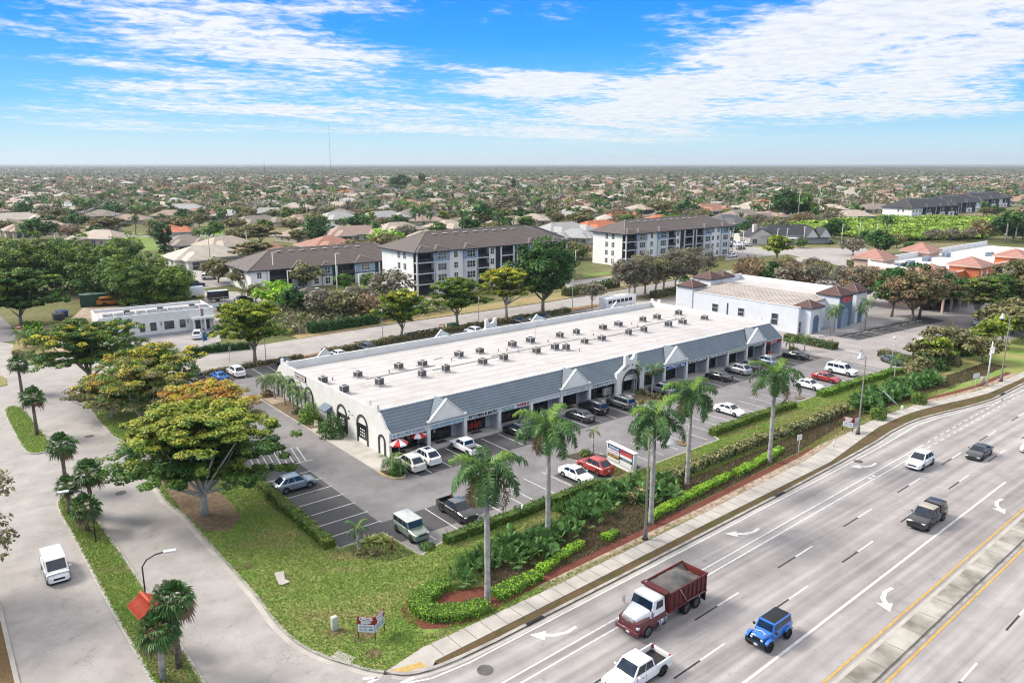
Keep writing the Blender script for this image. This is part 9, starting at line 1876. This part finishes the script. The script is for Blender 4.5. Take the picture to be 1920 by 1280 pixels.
for b_ in ((330, 40, 330, 70, -.22, .50), (560, 80, 190, 45, -.15, .30), (700, 8, 200, 25, .1, .4), (1560, 62, 400, 60, .30, .85), (1820, 20, 300, 50, .12, .6), (1400, 140, 230, 22, .2, .4), (1750, 180, 330, 22, .05, .4), (1800, 115, 260, 22, .22, .4), (1010, 158, 100, 20, 0, 1.5), (1225, 176, 60, 19, 0, 1.4), (310, 178, 200, 16, -.05, .5), (340, 160, 90, 8, 0, .45), (1000, 225, 500, 20, .03, .22), (1500, 205, 500, 12, 0, .25), (100, 210, 220, 18, 0, .32), (60, 60, 90, 10, -.1, .35), (1050, 25, 60, 22, 0, .3), (1260, 40, 80, 30, .1, .28), (620, 225, 300, 12, -.06, .3), (1860, 110, 160, 40, .25, .5), (650, 150, 80, 30, 0, .2), (180, 110, 260, 14, -.1, .3), (820, 200, 260, 9, 0, .3), (1150, 250, 300, 10, 0, .22), (480, 205, 240, 8, 0, .3), (1650, 225, 300, 9, .03, .3), (940, 20, 40, 14, .4, .3), (250, 240, 260, 8, 0, .34), (760, 245, 220, 7, 0, .34), (1300, 262, 260, 8, 0, .3), (1720, 205, 180, 7, 0, .4), (1500, 165, 120, 9, 0, .45), (870, 130, 90, 8, 0, .35)):
    v_ = blob(*b_); acc = v_ if acc is None else M('ADD', acc, v_)
hi_ = N.new('ShaderNodeMapRange'); hi_.interpolation_type = 'SMOOTHSTEP'; hi_.inputs[1].default_value = .24; hi_.inputs[2].default_value = .5; hi_.inputs[4].default_value = .75; L.new(zq, hi_.inputs[0]); acc = M('ADD', acc, hi_.outputs[0])   # unseen thin cloud added overhead to whiten and fill the ambient light
dn = M('ADD', M('MULTIPLY', M('SUBTRACT', f1, .5), 1.7), M('ADD', M('MULTIPLY', M('SUBTRACT', f2, .5), 1.7), M('MULTIPLY', M('SUBTRACT', f3, .5), 1.3)))
cov = N.new('ShaderNodeMapRange'); cov.interpolation_type = 'SMOOTHSTEP'; cov.inputs[1].default_value = .14; cov.inputs[2].default_value = .78; L.new(M('ADD', M('MULTIPLY', dn, M('MULTIPLY_ADD', acc, .75, .50)), acc), cov.inputs[0])
hz_ = M('MULTIPLY', M('EXPONENT', M('MULTIPLY', zq, -38.0)), .0)
clo = ramp(N, L, f2, [(.34, tuple(v * KX for v in (.78, .84, .96))), (.58, tuple(v * KX for v in (1.0, 1.01, 1.02)))]); clo = mixc(N, L, hi_.outputs[0], clo, tuple(v * KX * 1.75 for v in (1.0, .98, .95)))   # added overhead veil, brightened past the low clouds to lift shaded walls
fac = M('MULTIPLY', cov.outputs[0], .93)
col = mixc(N, L, fac, skyc, clo)
L.new(col, bg.inputs['Color']); bg.inputs['Strength'].default_value = .10; L.new(bg.outputs[0], out.inputs['Surface'])
sd = bpy.data.lights.new('sun', 'SUN'); sd.energy = 2.0; sd.angle = math.radians(18); sd.color = (1, .93, .82); so = bpy.data.objects.new('sun', sd); COL.objects.link(so)
dirv = Vector((math.cos(SUN_AZ) * math.cos(SUN_EL), math.sin(SUN_AZ) * math.cos(SUN_EL), math.sin(SUN_EL))); so.rotation_euler = dirv.to_track_quat('Z', 'Y').to_euler(); so.location = (0, 100, 120)
if HAZE:
    mb = MB(); mb.box(-6000, 16000, -12000, 16000, -1.2, 175); hz = mb.build('haze', bpy.data.materials.new('haze_air')); hm = hz.data.materials[0]; hm.use_nodes = True; hm.node_tree.nodes.clear()
    ho = hm.node_tree.nodes.new('ShaderNodeOutputMaterial'); pv_ = hm.node_tree.nodes.new('ShaderNodeVolumePrincipled'); pv_.inputs['Color'].default_value = (.80, .88, .95, 1); pv_.inputs['Density'].default_value = HAZE; pv_.inputs['Anisotropy'].default_value = .2; hm.node_tree.links.new(pv_.outputs[0], ho.inputs['Volume'])
    hz['kind'] = 'stuff'; hz['label'] = 'thin pale haze over the distant suburb'
cam = bpy.data.cameras.new('camera'); co = bpy.data.objects.new('camera', cam); COL.objects.link(co); co.location = (0, 0, CH); co.rotation_euler = (PI / 2 - CP, 0, CA - PI / 2)
cam.sensor_width = 36; cam.sensor_fit = 'HORIZONTAL'; cam.lens = 36 * CF / 1920; cam.clip_start = .5; cam.clip_end = 80000; SC.camera = co
SC.view_settings.view_transform = 'Standard'; SC.view_settings.look = 'None'; SC.view_settings.exposure = EXPOSURE; SC.view_settings.gamma = 1
SC.cycles.max_bounces = 6; SC.cycles.diffuse_bounces = 3; SC.cycles.glossy_bounces = 3; SC.cycles.transmission_bounces = 4; SC.cycles.volume_bounces = 0; SC.cycles.sample_clamp_indirect = 4; SC.cycles.use_denoising = True; SC.cycles.filter_width = 1.15; SC.cycles.denoising_prefilter = 'ACCURATE'
